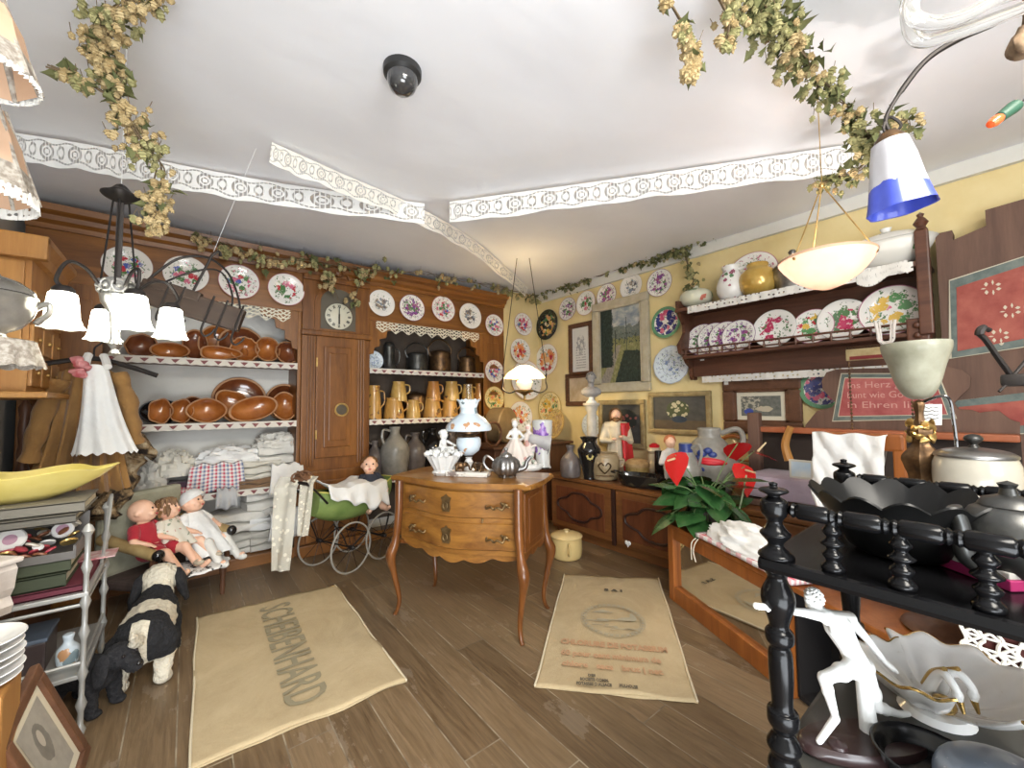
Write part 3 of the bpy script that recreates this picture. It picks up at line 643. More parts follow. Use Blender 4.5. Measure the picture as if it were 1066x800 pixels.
for i in range(n+1):
    x=-HW+.02+(2*HW-.04)*i/n; zz=ZB-.02-.022*abs(sin((i/n)*pi*5))-.012*cos(pi*x/HW); rows.append([(x,fy(x,-.005),ZB+.01),(x,fy(x,-.005),zz),(x,fy(x,-.025),zz),(x,fy(x,-.025),ZB+.01)])
b.surf(rows,closev=True,cap=3).obj('front_apron',W_CO,cm,ang=30)
for s in (-1,1):
    b=MB(); rows=[]
    for i in range(25):
        y=-.19+.38*i/24; zz=ZB-.01-.02*abs(sin(i/24*pi*3)); rows.append([(s*HW,y,ZB+.01),(s*HW,y,zz),(s*(HW-.02),y,zz),(s*(HW-.02),y,ZB+.01)])
    b.surf(rows,closev=True,cap=3).obj('side_apron',W_COD,cm,ang=30)
for sx in (-1,1):
    for sy in (-1,1):
        P=spl([(sx*(HW-.012),sy*(HD+.005),.83),(sx*(HW-.01),sy*(HD+.01),.6),(sx*(HW+.008),sy*(HD+.02),.44),(sx*(HW+.028),sy*(HD+.035),.36),(sx*(HW+.01),sy*(HD+.02),.24),(sx*(HW-.012),sy*(HD-.0),.1),(sx*(HW-.004),sy*(HD+.008),.03),(sx*(HW+.01),sy*(HD+.018),.0)],5)
        R=[.026 if p.z>.5 else .021+.013*math.exp(-((p.z-.38)/.07)**2)-.009*max(0,(.3-p.z)/.3) for p in P]; R[-1]=.014
        MB().tube(P,R,10).obj('leg',W_COD,cm)
CT=.856
# ---- things on the commode
def ontop(px,py,z=CT): return onz(px,py,z)
# porcelain oil lamp
p=ontop(488,492); k=mpp(p); 
lp=T('oil_lamp','tall white opal glass oil lamp with wide pale blue shade on the commode','lamp',p)
def zz(y): return (492-y)*k*.99
MB().lathe([(0,0),(.05,0),(.055,.01),(.03,.025),(.022,.05),(.03,.07),(.018,.09),(.025,.1)],n=28).obj('stem',PORC,lp)
MB().lathe([(0,zz(474)),(.03,zz(474)),(.07,zz(469)),(.083,zz(463)),(.08,zz(457)),(.07,zz(455)),(0,zz(455))],n=32).obj('oil_bowl',FLO_B,lp)
MB().lathe([(0,zz(456)),(.04,zz(456)),(.045,zz(453)),(.075,zz(451)),(.075,zz(449)),(0,zz(449))],n=28).obj('burner',BRONZE,lp)
OPAL=mat('opal_shade_glass',(.74,.82,.87),.18,coat=.5,emit=(.7,.8,.85),es=.06)
sh=MB().lathe([(.15,zz(448)),(.153,zz(446)),(.145,zz(442)),(.11,zz(436)),(.075,zz(432)),(.06,zz(430)),(.055,zz(424)),(.062,zz(419)),(.076,zz(416)),(.072,zz(416.5)),(.05,zz(424)),(.056,zz(431)),(.1,zz(437)),(.142,zz(444)),(.148,zz(448))],n=40,fn=8).obj('shade',FLO_B,lp)
rows=[]
for r,z,am in ((.056,zz(424),0),(.064,zz(419),.003),(.078,zz(416),.008)): rows.append([((r+am*cos(8*t))*cos(t),(r+am*cos(8*t))*sin(t),z+am*cos(8*t)) for t in (2*pi*q/64 for q in range(64))])
MB().surf(rows,closev=True).obj('ruffled_collar',OPAL,lp)
MB().lathe([(.032,zz(449)),(.034,zz(440)),(.02,zz(428)),(.018,zz(399)),(.016,zz(399)),(.018,zz(428)),(.032,zz(440))],n=20).obj('chimney',GLASS,lp)
# flower basket with cherub
p=ontop(462,494); bk=T('porcelain_cherub_basket','white porcelain basket of flowers with a seated cherub on its rim on the commode','figurine',p,.2); bk.scale=(1.12,)*3
MB().lathe([(0,0),(.05,0),(.06,.015),(.05,.03),(.085,.1),(.09,.115),(.075,.11),(0,.09)],n=30,sx=1.15,flute=.04,fn=15).obj('basket',BISC,bk)
b=MB()
for i in range(60):
    a=random.random()*2*pi; r=.095*math.sqrt(random.random()); q=(r*cos(a)*1.1,r*sin(a),.11+.03*(1-r/.095)+random.uniform(0,.015))
    b.ell(q,random.uniform(.01,.018),n=6,rot=None)
b.jit(.006,60).obj('flowers',BISC,bk)
b=MB(); b.ell((-.0,0,.225),(.024,.026,.028)); b.cap2((0,0,.2),(0,.005,.15),.014,.022); b.cap2((-.012,0,.145),(-.04,-.035,.15),.014,.011); b.cap2((-.04,-.035,.15),(-.035,-.04,.11),.011,.008); b.cap2((.012,0,.145),(.035,-.035,.15),.014,.011); b.cap2((.035,-.035,.15),(.04,-.05,.115),.01,.008)
b.cap2((.02,0,.19),(.05,-.02,.17),.009,.007); b.cap2((.05,-.02,.17),(.045,-.05,.165),.007,.006); b.cap2((-.02,0,.19),(-.045,-.02,.165),.009,.007); b.cap2((-.045,-.02,.165),(-.03,-.05,.16),.007,.006); b.ell((0,-.025,.222),(.005,.006,.005))
fuse(b,.0035,3).obj('cherub',BISC,bk)
b=MB()
for i in range(22): a=i*2.4; b.ell((.02*cos(a)*(1-i/40),.004+.02*sin(a)*(1-i/40),.238+.012*(i/22)),.009,n=6)
b.obj('hair',BISC,bk)
# marble slab with two elephants
p=ontop(488,495.5); ml=T('marble_inkstand','marble slab with two small bronze elephants on the front of the commode','ornament',p,-.9)
MRB=mottled('streaked_marble',(.25,.2,.18),(.8,.77,.72),.2,14,lo=.42,hi=.5)
MB().box((0,0,.014),(.27,.1,.028),bev=.004).obj('slab',MRB,ml,smooth=False)
def eleph(x,rz):
    b=MB(); Mx=Matrix.Translation((x,0,.028))@Matrix.Rotation(rz,4,'Z')
    b.ell((0,0,.035),(.034,.02,.022)); b.ell((.036,0,.04),(.018,.015,.018))
    for q in (-.02,.022):
        for s in (-.011,.011): b.cap2((q,s,.03),(q,s,.006),.009,.008,8)
    b.tube(spl([(.05,0,.04),(.06,0,.025),(.062,0,.01),(.07,0,.004)],4),[.008-.0003*i for i in range(13)],8); b.ell((.03,.018,.04),(.012,.004,.015)); b.ell((.03,-.018,.04),(.012,.004,.015))
    bmesh.ops.transform(b.bm,matrix=Mx,verts=b.bm.verts); fuse(b,.003,2).obj('elephant',BRONZE,ml)
eleph(-.06,.3); eleph(.07,2.8)
# glass box
p=ontop(471,491); gb=T('glass_jar','small clear glass jar between the cherub basket and the lamp stem','jar',p)
MB().lathe([(0,.002),(.035,.002),(.04,.01),(.04,.06),(.037,.06),(.036,.012),(0,.008)],n=24).obj('jar_body',mat('grey_pressed_glass',(.6,.62,.6),.1,alpha=.45),gb)
# pumpkin teapot
p=ontop(527,497); k=mpp(p); tp=T('pewter_teapot','ribbed pumpkin-shaped pewter teapot at the right of the commode top','teapot',p,-.75)
MB().lathe([(0,.008),(.04,.008),(.075,.03),(.088,.065),(.08,.1),(.055,.122),(.03,.13)],n=72,flute=.035,fn=14).obj('body',PEWTER,tp)
MB().lathe([(.04,.125),(.035,.14),(.012,.152),(.008,.16),(.014,.168),(.012,.178),(0,.182)],n=24).obj('lid',PEWTER,tp)
MB().tube(spl([(.07,0,.045),(.115,0,.06),(.13,0,.1),(.155,0,.125)],6),[.02-.0006*i for i in range(19)],10).obj('spout',PEWTER,tp)
MB().tube(spl([(-.075,0,.1),(-.12,0,.13),(-.14,0,.09),(-.115,0,.05),(-.08,0,.04)],6),.008,8).obj('handle',PEWTER,tp)
for i in range(3): a=i*2.1+.4; MB().cap2((.05*cos(a),.05*sin(a),.014),(.06*cos(a),.06*sin(a),.006),.01,.007).obj('foot',PEWTER,tp)
# porcelain couple
p=ontop(543,488); FS=1.28; fg=T('porcelain_couple','porcelain group of a lady in a wide flowered skirt with her companion behind the teapot','figurine',p,-.6); fg.scale=(FS,)*3
PINKP=emb('pastel_porcelain',(.74,.66,.6),(.62,.36,.32),(.45,.5,.42),30,.32)
MB().lathe([(0,0),(.1,0),(.105,.012),(.095,.03),(0,.03)],n=30,sx=1.15,flute=.05,fn=7).obj('base',BISC,fg)
MB().lathe([(.0,.17),(.022,.165),(.03,.15),(.06,.11),(.085,.06),(.095,.028),(0,.028)],n=48,o=(-.035,0,0),flute=.06,fn=11).obj('skirt',PINKP,fg)
b=MB(); b.cap2((-.035,0,.16),(-.035,0,.2),.018,.022); b.ell((-.035,-.005,.243),(.017,.019,.021)); b.cap2((-.035,0,.215),(-.035,0,.23),.008,.008); b.cap2((-.058,0,.2),(-.08,-.03,.17),.009,.007); b.cap2((-.08,-.03,.17),(-.05,-.06,.165),.007,.006); b.cap2((-.012,0,.2),(.012,-.025,.17),.009,.007); b.cap2((.012,-.025,.17),(-.01,-.05,.16),.007,.006); b.ell((-.035,-.024,.242),(.004,.005,.004))
fuse(b,.0035,3).obj('lady',BISC,fg)
MB().ell((-.035,.008,.255),(.02,.02,.018)).ell((-.035,.02,.24),(.016,.014,.02)).obj('hair',mat('fair_porcelain_hair',(.55,.42,.28),.4),fg)
b=MB(); b.cap2((.05,.02,.03),(.05,.02,.1),.018,.026); b.cap2((.05,.02,.1),(.045,.02,.17),.03,.03); b.ell((.04,.015,.22),(.018,.02,.023)); b.cap2((.07,.02,.175),(.08,-.02,.13),.011,.009); b.cap2((.08,-.02,.13),(.05,-.05,.12),.009,.007); b.cap2((.02,.02,.175),(-.01,.0,.15),.011,.009)
b.cap2((.055,0,.05),(.07,-.05,.035),.014,.01)
fuse(b,.004,3).obj('companion',PINKP,fg)
# vase with iris, tall lamp behind
p=ontop(556,489); k=mpp(p); vs=T('iris_vase','white cylindrical vase painted with a purple iris, standing behind the porcelain couple','vase',(p.x+.1,p.y+.02,CT))
IRIS=mat('iris_vase_glaze',(.7,.69,.66),.25,fn=lambda g:(lambda x,y,z,n:{'c':g.mix(((x+.045).abs()*9+(z-.22).abs()*4.2+n*.9)<.9,(.5,.5,.48),g.mix(n>.5,(.16,.07,.3),(.3,.16,.42)))})(*g.xyz(g.co()),g.noise(g.co(),22,2)))
MB().lathe([(0,0),(.06,0),(.05,.02),(.05,.1),(.065,.2),(.072,.33),(.066,.335),(.06,.2),(0,.12)],n=30).obj('body',IRIS,vs)
gl=T('bedside_lamp','small grey tilted lampshade on a curved black wire stem at the commode corner','lamp',ontop(567,488),-.6)
MB().tube(spl([(0,0,.008),(.01,0,.08),(.03,0,.14),(.0,0,.19)],6),.0035,6).obj('stem',IRON,gl); MB().lathe([(0,0),(.035,0),(.035,.006),(0,.01)],n=20).obj('base',IRON,gl)
MB().lathe([(.022,.09),(.028,.085),(.055,-.04),(.06,-.055),(.05,-.05),(.02,.08)],n=24,M=Matrix.Translation((-.02,0,.19))@Matrix.Rotation(-1.3,4,'Y')).obj('shade',mottled('grey_shade',(.3,.29,.29),(.45,.43,.42),.5,9),gl)
# ================================================================ BURLAP SACKS
def sackfn(g):
    c=g.co('Object'); n=g.noise(c,2.6,6,.7,.8); w=g.noise(c,160,2); x,y,z=g.xyz(c)
    return {'c':g.mix(w*.35,g.ramp(n,[(.3,(.38,.285,.155)),(.7,(.52,.41,.245))]),(.6,.5,.33)),'n':g.bump(n*1.5+w*.25,.4,.012)}
JUTE=mat('jute_burlap',rough=.95,fn=sackfn)
def sack(px4,name,label,grp,seed):
    C=[onz(*q) for q in px4]; o=sum(C,Vector())/4; t=T(name,label,'sack',(o.x,o.y,0),0,grp)
    C=[c-Vector((o.x,o.y,0)) for c in C]
    def at(u,v,z=0): p=(C[0]*(1-u)+C[1]*u)*(1-v)+(C[3]*(1-u)+C[2]*u)*v; return Vector((p.x,p.y,z))
    def lift(u,v): return .011+.006*MN.noise(Vector((u*4+seed,v*5,0)))+.003*MN.noise(Vector((u*11,v*13+seed,2)))
    for nm,ins,dz,sd in (('bottom_layer',.0,.003,3),('top_layer',.006,None,0)):
        n=40; rows=[]
        for i in range(n+1):
            r=[]
            for j in range(n+1):
                u,v=i/n,j/n; e=.02*MN.noise(Vector((v*4+seed+sd,u*3,sd)))
                e2=.014*MN.noise(Vector((u*4+seed-sd,v*3,7+sd)))
                uu=u+e*(1 if .001<u<.999 or True else 0)*(abs(u-.5)*2); vv=v+e2*(abs(v-.5)*2)
                r.append(at(uu,vv,lift(u,v) if dz is None else dz))
            rows.append(r)
        ob=MB().surf(rows).obj(nm,JUTE,t); md=ob.modifiers.new('t','SOLIDIFY'); md.thickness=.004; md.offset=1
    b=MB(); b.tube([at(.005+.012*MN.noise(Vector((q/20*4+seed,0,0))),q/20,.013) for q in range(21)],.005,6); b.tube([at(.995+.012*MN.noise(Vector((q/20*4+seed,3,0))),q/20,.013) for q in range(21)],.005,6); b.obj('seam',mat('sack_seam',(.66,.58,.42),.95),t)
    return t,at,lift
INKG=mat('faded_grey_ink',(.27,.235,.15),.95); INKR=mat('faded_red_ink',(.5,.3,.17),.95); INKB=mat('faded_black_ink',(.12,.1,.07),.95); INKS=mat('faded_blue_grey_ink',(.4,.36,.26),.95)
def drape(o,t,lift,inv,dz):
    for v in o.data.vertices: pass
s1,at1,l1=sack([(204,646),(349,611),(424,711),(196,806)],'burlap_sack','flattened burlap sack printed SCHEIBENHARD in grey on the floor at left','burlap sacks on the floor',3.)
a=onz(284,634)-s1.location; b_=onz(319,737)-s1.location; d=b_-a; L_=d.length; ex=d.normalized(); M=frame_m((a+b_)/2+Vector((0,0,.0215)),ex,(0,0,1))
tx=text('SCHEIBENHARD','lettering',INKG,s1,.24,M,1,.0005,.002)
w=max(v.co.x for v in tx.data.vertices)-min(v.co.x for v in tx.data.vertices); tx.matrix_local=M@Matrix.Diagonal((L_/w,1,1,1))
s2,at2,l2=sack([(587,600),(686,604),(727,734),(556,717)],'burlap_sack','flattened burlap sack with a round factory stamp and red print on the floor at right','burlap sacks on the floor',11.)
def line2(body,pxa,pxb,m,size,bold=.001):
    a=onz(*pxa)-s2.location; b_=onz(*pxb)-s2.location; d=b_-a; M=frame_m((a+b_)/2+Vector((0,0,.0215)),d.normalized(),(0,0,1))
    o=text(body,'printed_line',m,s2,size,M,1,.0005,bold); w=max(v.co.x for v in o.data.vertices)-min(v.co.x for v in o.data.vertices); o.matrix_local=M@Matrix.Diagonal((d.length/w,1,1,1))
line2('S A I',(629,617.5),(648,619),INKB,.045,.002); line2('CHLORURE DE POTASSIUM',(584,672),(695,682),INKR,.062,.003); line2('60 pour cent minimum de',(584,683.5),(688,693),INKR,.06,.002); line2('chlore   sacs   brut | net',(585,695),(690,705),INKR,.055,.002)
line2('DES',(612,708),(620,708.5),INKB,.022); line2('SOCIETE COMM.',(604,712),(634,714),INKB,.026); line2('POTASSES D ALSACE',(600,716.5),(637,719),INKB,.026); line2('MULHOUSE',(645,719),(664,721),INKB,.026)
ec=onz(638,649)-s2.location; ed=(onz(672,651)-onz(605,648)); er=ed.length/2; M=frame_m(ec+Vector((0,0,.0215)),ed.normalized(),(0,0,1))
b=MB()
for r0,r1 in ((.98,1.0),(.84,.86)):
    n=48; b.surf([[(er*r0*cos(2*pi*i/n),er*r0*sin(2*pi*i/n),0),(er*r1*cos(2*pi*i/n),er*r1*sin(2*pi*i/n),0)] for i in range(n)],closeu=True)
for i in range(36): a=2*pi*i/36; b.box((er*.92*cos(a),er*.92*sin(a),0),(.012,.02,.0006),rz=a)
b.prism([(-.62*er,.42*er),(-.25*er,.62*er),(-.1*er,.5*er),(.1*er,.42*er)],.0006); b.box((.1*er,-.02*er,0),(1.2*er,.012,.0006)); b.box((-.5*er,-.1*er,0),(.7*er,.01,.0006))
b.prism([(.15*er,0),(.75*er,0),(.75*er,.2*er),(.66*er,.42*er),(.6*er,.4*er),(.55*er,.15*er),(.3*er,.12*er),(.15*er,.06*er)],.0006)
for i in range(9): b.box((random.uniform(-.6,.6)*er,random.uniform(-.6,-.2)*er,0),(random.uniform(.1,.4)*er,.006,.0006))
b.obj('factory_stamp',INKS,s2,smooth=False,tr=M)
# ================================================================ CHAMBER POT
p=onz(590,580); cp=lathe_thing('chamber_pot','pot','cream enamel lidded pot on the floor behind the commode leg',p,[(0,0),(.1,0),(.125,.02),(.132,.09),(.128,.17),(.135,.18),(.12,.18)],mat('cream_enamel',(.66,.5,.22),.25,coat=.3),handle=([(-.08,-.1,.15),(-.12,-.15,.14),(-.12,-.15,.08),(-.08,-.1,.06)],.009),lid=[(.137,.18),(.13,.19),(.08,.205),(.02,.21),(.018,.222),(.025,.23),(0,.236)],lm=mat('cream_enamel_lid',(.68,.53,.26),.25,coat=.3))
# ================================================================ DOLL PRAM
pr=T('doll_pram','old green doll pram on thin spoked wheels, draped with white cloth','pram',(1.12,3.6,0),.42)
def wheel(x,y,r=.19):
    w_=MB(); w_.tube([(x+r*cos(t),y,r+r*sin(t)) for t in [2*pi*k/40 for k in range(40)]],.0075,6,closed=True); o=w_.obj('wheel',mat('worn_rubber_tyre',(.3,.28,.24),.5),pr)
    s=MB(); s.cap2((x,y-.015,r),(x,y+.015,r),.018,.018)
    for k in range(10): t=2*pi*k/10; s.tube([(x,y,r),(x+(r-.004)*cos(t),y,r+(r-.004)*sin(t))],.0025,5)
    s.obj('spokes',IRON,o)
for x in (-.17,.17):
    for y in (-.19,.19): wheel(x,y)
GRN=mottled('green_pram_body',(.12,.19,.05),(.22,.3,.09),.4,5)
rows=[]
for i in range(25):
    u=i/24; x=-.38+.76*u; w_=.15*(1-abs(2*u-1)**3*.45); zb=.36+.1*abs(2*u-1)**2.5; zt=.6+.05*abs(2*u-1)**2; r=[]
    for j in range(15):
        a=pi*j/14; r.append((x,-w_*cos(a)*(1 if 0<j<14 else 1.0),zt-(zt-zb)*sin(a)**.6))
    rows.append(r)
o=MB().surf(rows,cap=3).obj('body',GRN,pr); md=o.modifiers.new('s','SOLIDIFY'); md.thickness=.008
MB().tube([rows[i][0] for i in range(25)]+[rows[i][14] for i in range(24,-1,-1)],.007,6,closed=True).obj('rim',mat('yellow_pram_rim',(.55,.5,.12),.5),pr)
b=MB()
for y in (-.17,.17): b.tube(spl([(-.3,y*.8,.4),(-.24,y,.3),(-.17,y,.19),(0,y,.25),(.17,y,.19),(.24,y,.3),(.3,y*.8,.42)],6),.006,6)
for x in (-.17,.17): b.tube([(x,-.19,.19),(x,.19,.19)],.006,6)
b.obj('spring_frame',IRON,pr)
b=MB(); 
for y in (-.12,.12): b.tube(spl([(-.34,y,.56),(-.45,y,.68),(-.52,y*.9,.74)],5),.008,6)
b.tube([(-.52,-.12,.74),(-.52,.12,.74)],.013,8); b.obj('handle',IRON,pr)
# wicker hood folded back
b=MB()
for k in range(26):
    a=k*2.4; q=Vector((-.46+.06*cos(a)*(k/26),.07*sin(a)*(k/26),.75+.03*sin(k*1.3))); b.tube([q+Vector((.035*cos(t+k),.03*sin(t*1.0+k*.7),.035*sin(t))) for t in [2*pi*j/12 for j in range(12)]],.008,6,closed=True)
b.ell((-.46,0,.75),(.07,.08,.05)); b.obj('curled_hood',mat('brown_wicker',(.16,.075,.035),.7),pr)
# cloth over pram (own thing)
rows=[]
for i in range(35):
    u=i/34; r=[]
    for j in range(27):
        v=j/26; x=-.36+.6*u; 
        y=.16-.36*v; z=.655+.02*sin(u*9+v*5)+.015*MN.noise(Vector((u*7,v*7,1)))
        if v>.72: d=(v-.72)/.28; y=-.155-.03*d-.012*sin(u*26)*d; z-=d*(.1+.12*u)*(1+.14*sin(u*20))
        if u<.3: z+=.07*(1-u/.3)
        r.append((x,y,z))
    rows.append(r)
o=MB().surf(rows).obj('pram_blanket',WHITEC,None,loc=(1.12,3.6,0),rz=.42); o.modifiers.new('s','SOLIDIFY').thickness=.006; tag(o,'white cotton blanket with frilled edge draped over the green doll pram','blanket')
b=MB(); hc=pr.matrix_basis@Vector((-.52,0,.76)); ex=Vector((RT.x,RT.y,0)).normalized(); bk_=Vector((FW.x,FW.y,0)).normalized()
for off,wd_,ln,dy in ((-.045,.17,.66,-.05),(.1,.1,.42,-.03)):
    rows=[]
    for i in range(9):
        u=i/8; r=[]
        for j in range(31):
            s_=j/30; w_=wd_*(1-.25*s_) ; r.append(hc+ex*(off+(u-.5)*w_-.03*s_)+bk_*(dy-.012*sin(u*9+s_*3)+(.07*(1-s_/.1) if s_<.1 else 0))+Vector((0,0,.02-ln*s_)))
        rows.append(r)
    b.surf(rows)
o=b.obj('lace_runner',LACE_F); tag(o,'long cream lace strip hanging from the handle of the doll pram','lace')
# ================================================================ DOLLS
HAIRB=mottled('brown_doll_hair',(.12,.055,.02),(.25,.13,.05),.6,30); EYE_=mat('doll_eye',(.02,.015,.015),.1); LIP=mat('doll_lips',(.5,.06,.07),.4)
def dolly(name,label,M,S=1.0,headturn=0,legs=((-.13,.07),(-.27,.03)),arm=0,parts=('body',)):
    t=T(name,label,'doll',M=M@Matrix.Scale(S,4))
    b=MB(); b.cap2((0,0,.07),(0,.035,.16),.062,.066); b.cap2((0,.035,.16),(0,.05,.23),.066,.05); b.cap2((0,.055,.25),(0,.055,.28),.026,.026)
    for s in (-1,1):
        (ky,kz),(fy_,fz)=legs
        b.cap2((s*.045,0,.055),(s*.07,ky,kz),.047,.034); b.cap2((s*.07,ky,kz),(s*.085,fy_,fz),.036,.02); b.cap2((s*.085,fy_,fz),(s*.09,fy_-.035,fz+.02),.02,.018)
        e=(s*.125,-.0-.02*arm,.16+arm*s*.03); h=(s*.1,-.085,.125+arm*s*.06)
        b.cap2((s*.075,.045,.225),e,.028,.023); b.cap2(e,h,.023,.016); b.ell(h,(.017,.02,.013))
        hv=(Vector(h)-Vector(e)).normalized(); sd=hv.cross(Vector((0,0,1))).normalized()
        for q,l in ((-.011,.022),(-.004,.027),(.003,.026),(.010,.021)):
            a_=Vector(h)+hv*.012+sd*q; b.cap2(a_,a_+hv*l*.6,.0055,.005,6); b.cap2(a_+hv*l*.6,a_+hv*l+Vector((0,0,-.008)),.005,.0045,6)
        a_=Vector(h)+sd*(-s*.014); b.cap2(a_,a_+hv*.012+sd*(-s*.012),.006,.005,6)
    hm=Matrix.Translation((0,.05,.335))@Matrix.Rotation(headturn,4,'Z')@Matrix.Rotation(-.15,4,'X')
    b.ell((0,0,.01),(.07,.077,.078),M=hm,n=20); b.ell((0,-.02,-.035),(.055,.055,.04),M=hm); b.ell((0,-.077,-.008),(.011,.012,.01),M=hm); b.ell((-.035,-.055,-.025),(.022,.02,.02),M=hm); b.ell((.035,-.055,-.025),(.022,.02,.02),M=hm)
    for s in (-1,1): b.ell((s*.07,.01,0),(.009,.016,.02),M=hm)
    fuse(b,.0055,4).obj('body',SKIN,t)
    e=MB()
    for s in (-1,1): e.ell((s*.028,-.068,.012),(.009,.006,.008),M=hm)
    e.obj('eyes',EYE_,t); MB().ell((0,-.075,-.035),(.015,.006,.006),M=hm).obj('mouth',LIP,t)
    return t,hm
def dress(t,m,z0,r0,z1,r1,y1=.05,name='dress',fl=.08,yo=0,sl=True):
    b=MB(); rows=[]
    for i in range(12):
        u=i/11; z=z1+(z0-z1)*u; r=r1+(r0-r1)*u**.8
        rows.append([((r*(1+fl*u*cos(9*a)))*cos(a)*1.12,(y1-(y1+yo)*u)+(r*(1+fl*u*cos(9*a)))*sin(a),z) for a in (2*pi*k/54 for k in range(54))])
    b.surf(rows,closev=True)
    if sl:
        for s in (-1,1): b.cap2((s*.07,.045,.23),(s*.105,.015,.185),.036,.034)
    return b.obj(name,m,t)
kL=onz(160,575,.45); kR=onz(237,549,.45); cx=(kR-kL).normalized(); cw=(kR-kL).length; cmid=(kL+kR)/2; cyb=Vector((-cx.y,cx.x,0))   # cyb points to the back
CH=Matrix((cx,cyb,Vector((0,0,1)))).transposed().to_4x4(); CH.translation=Vector((cmid.x,cmid.y,0))
chr_=T('child_armchair','small wooden child armchair with padded arms holding three dolls','chair',M=CH)
hw=cw/2
W_CH=W_DK
MB().box((0,.2,.23),(cw,.42,.06),bev=.02).obj('seat',mottled('dark_seat_cover',(.05,.035,.03),(.1,.07,.06),.8,9),chr_,smooth=False)
for s in (-1,1):
    for y in (0,.4): MB().lathe([(0,0),(.014,0),(.018,.06),(.014,.1),(.024,.18),(.024,.24),(0,.24)],n=12,o=(s*(hw-.03),y,0)).obj('leg',W_CH,chr_)
    MB().tube([(s*hw,.0,.23),(s*hw,0,.42)],.018,8).obj('arm_post',W_CH,chr_)
    a_=MB().cap2((s*hw,0,.43),(s*hw,.38,.5),.032,.036).obj('padded_arm',mottled('ochre_velvet',(.3,.2,.08),(.42,.3,.13),.85,10),chr_)
    MB().ell((s*hw,-.035,.43),(.034,.03,.034)).obj('arm_knob',BLKGL,a_)
MB().box((0,.43,.5),(cw,.06,.5),bev=.025).obj('backrest',mottled('faded_green_upholstery',(.3,.3,.22),(.42,.4,.3),.85,10),chr_,smooth=False)
MB().lathe([(.2,.0),(.19,.012),(.1,.02),(0,.02)],n=40,sx=.9,sy=.75,flute=.06,fn=12).obj('seat_mat',mottled('black_white_speckle',(.05,.05,.05),(.75,.74,.72),.9,22,lo=.42,hi=.46),chr_,loc=(.02,-.02,.262))
def seat(x,y=.14,z=.27,rz=0): return CH@Matrix.Translation((x,y,z))@Matrix.Rotation(rz,4,'Z')@Matrix.Rotation(-.12,4,'X')
d1,hm=dolly('doll','bald baby doll in dark red top and shorts, leftmost on the child armchair',seat(-hw+.12,.16,.35,.15),.9,.55,((-.16,.05),(-.29,-.1)))
dress(d1,REDC,.12,.082,.262,.05,name='red_top',fl=.02,yo=-.03); b=MB(); b.cap2((-.045,0,.06),(-.06,-.1,.06),.056,.052); b.cap2((.045,0,.06),(.06,-.1,.06),.056,.052); b.ell((0,.01,.08),(.085,.075,.06)); b.obj('shorts',REDC,d1)
FLD=emb('flowered_cotton',(.72,.68,.58),(.5,.25,.2),(.3,.35,.25),34,.28)
d2,hm=dolly('doll','brown-haired doll in a flowered white dress in the middle of the child armchair',seat(.0,.14,.36,.1),.82,.5,((-.15,.05),(-.25,-.09)))
dress(d2,FLD,.05,.135,.262,.045,yo=.02)
b=MB()
for i in range(110):
    a=random.uniform(-pi,pi); th=random.uniform(.0,1.75)
    d=Vector((sin(th)*cos(a),sin(th)*sin(a),cos(th)))
    if d.y<-.45 and d.z<.62: continue
    q=hm@Vector((d.x*.08,d.y*.087,.012+d.z*.088)); b.tube([q,q+Vector((d.x*.012,d.y*.012,-.02)),q+Vector((d.x*.02,d.y*.02,-.05))],[.014,.013,.006],5)
b.obj('hair',HAIRB,d2); b=MB(); 
for s in (-1,1): b.ell((s*.086,-.27,-.08),(.027,.045,.024))
b.obj('shoes',mat('doll_shoe',(.45,.38,.28),.5),d2)
d3,hm=dolly('doll','doll in a long white gown and white bonnet at the right of the child armchair',seat(hw-.1,.12,.35,.05),.88,.35,((-.15,.03),(-.25,-.14)))
dress(d3,WHITEC,-.06,.145,.265,.05,yo=.1); b=MB(); b.lathe([(.0,.0),(.05,-.012),(.08,-.05),(.088,-.09)],n=24,M=hm@Matrix.Translation((0,.012,.1))@Matrix.Rotation(-.35,4,'X')); b.obj('bonnet',WHITEC,d3)
b=MB()
for s in (-1,1): b.cap2((s*.075,-.15,.03),(s*.085,-.25,-.13),.038,.026); b.ell((s*.087,-.28,-.14),(.025,.042,.024))
b.obj('stockings',OFFW,d3)
# baby doll in the pram
q=ony(391,487,3.55)
d4,hm=dolly('doll','baby doll with dark painted hair and navy jacket sitting in the green pram',Matrix.Translation((q.x+.0,3.64,.45))@Matrix.Rotation(.1,4,'Z'),.95,-.4,((-.08,-.03),(-.13,-.05)))
MB().lathe([(0,.0),(.04,-.006),(.068,-.03),(.08,-.065)],n=24,M=hm@Matrix.Translation((0,.014,.092))).obj('hair',HAIRB,d4); dress(d4,mat('navy_cloth',(.03,.035,.05),.9),.1,.09,.262,.05,name='jacket',fl=.02,yo=-.03)
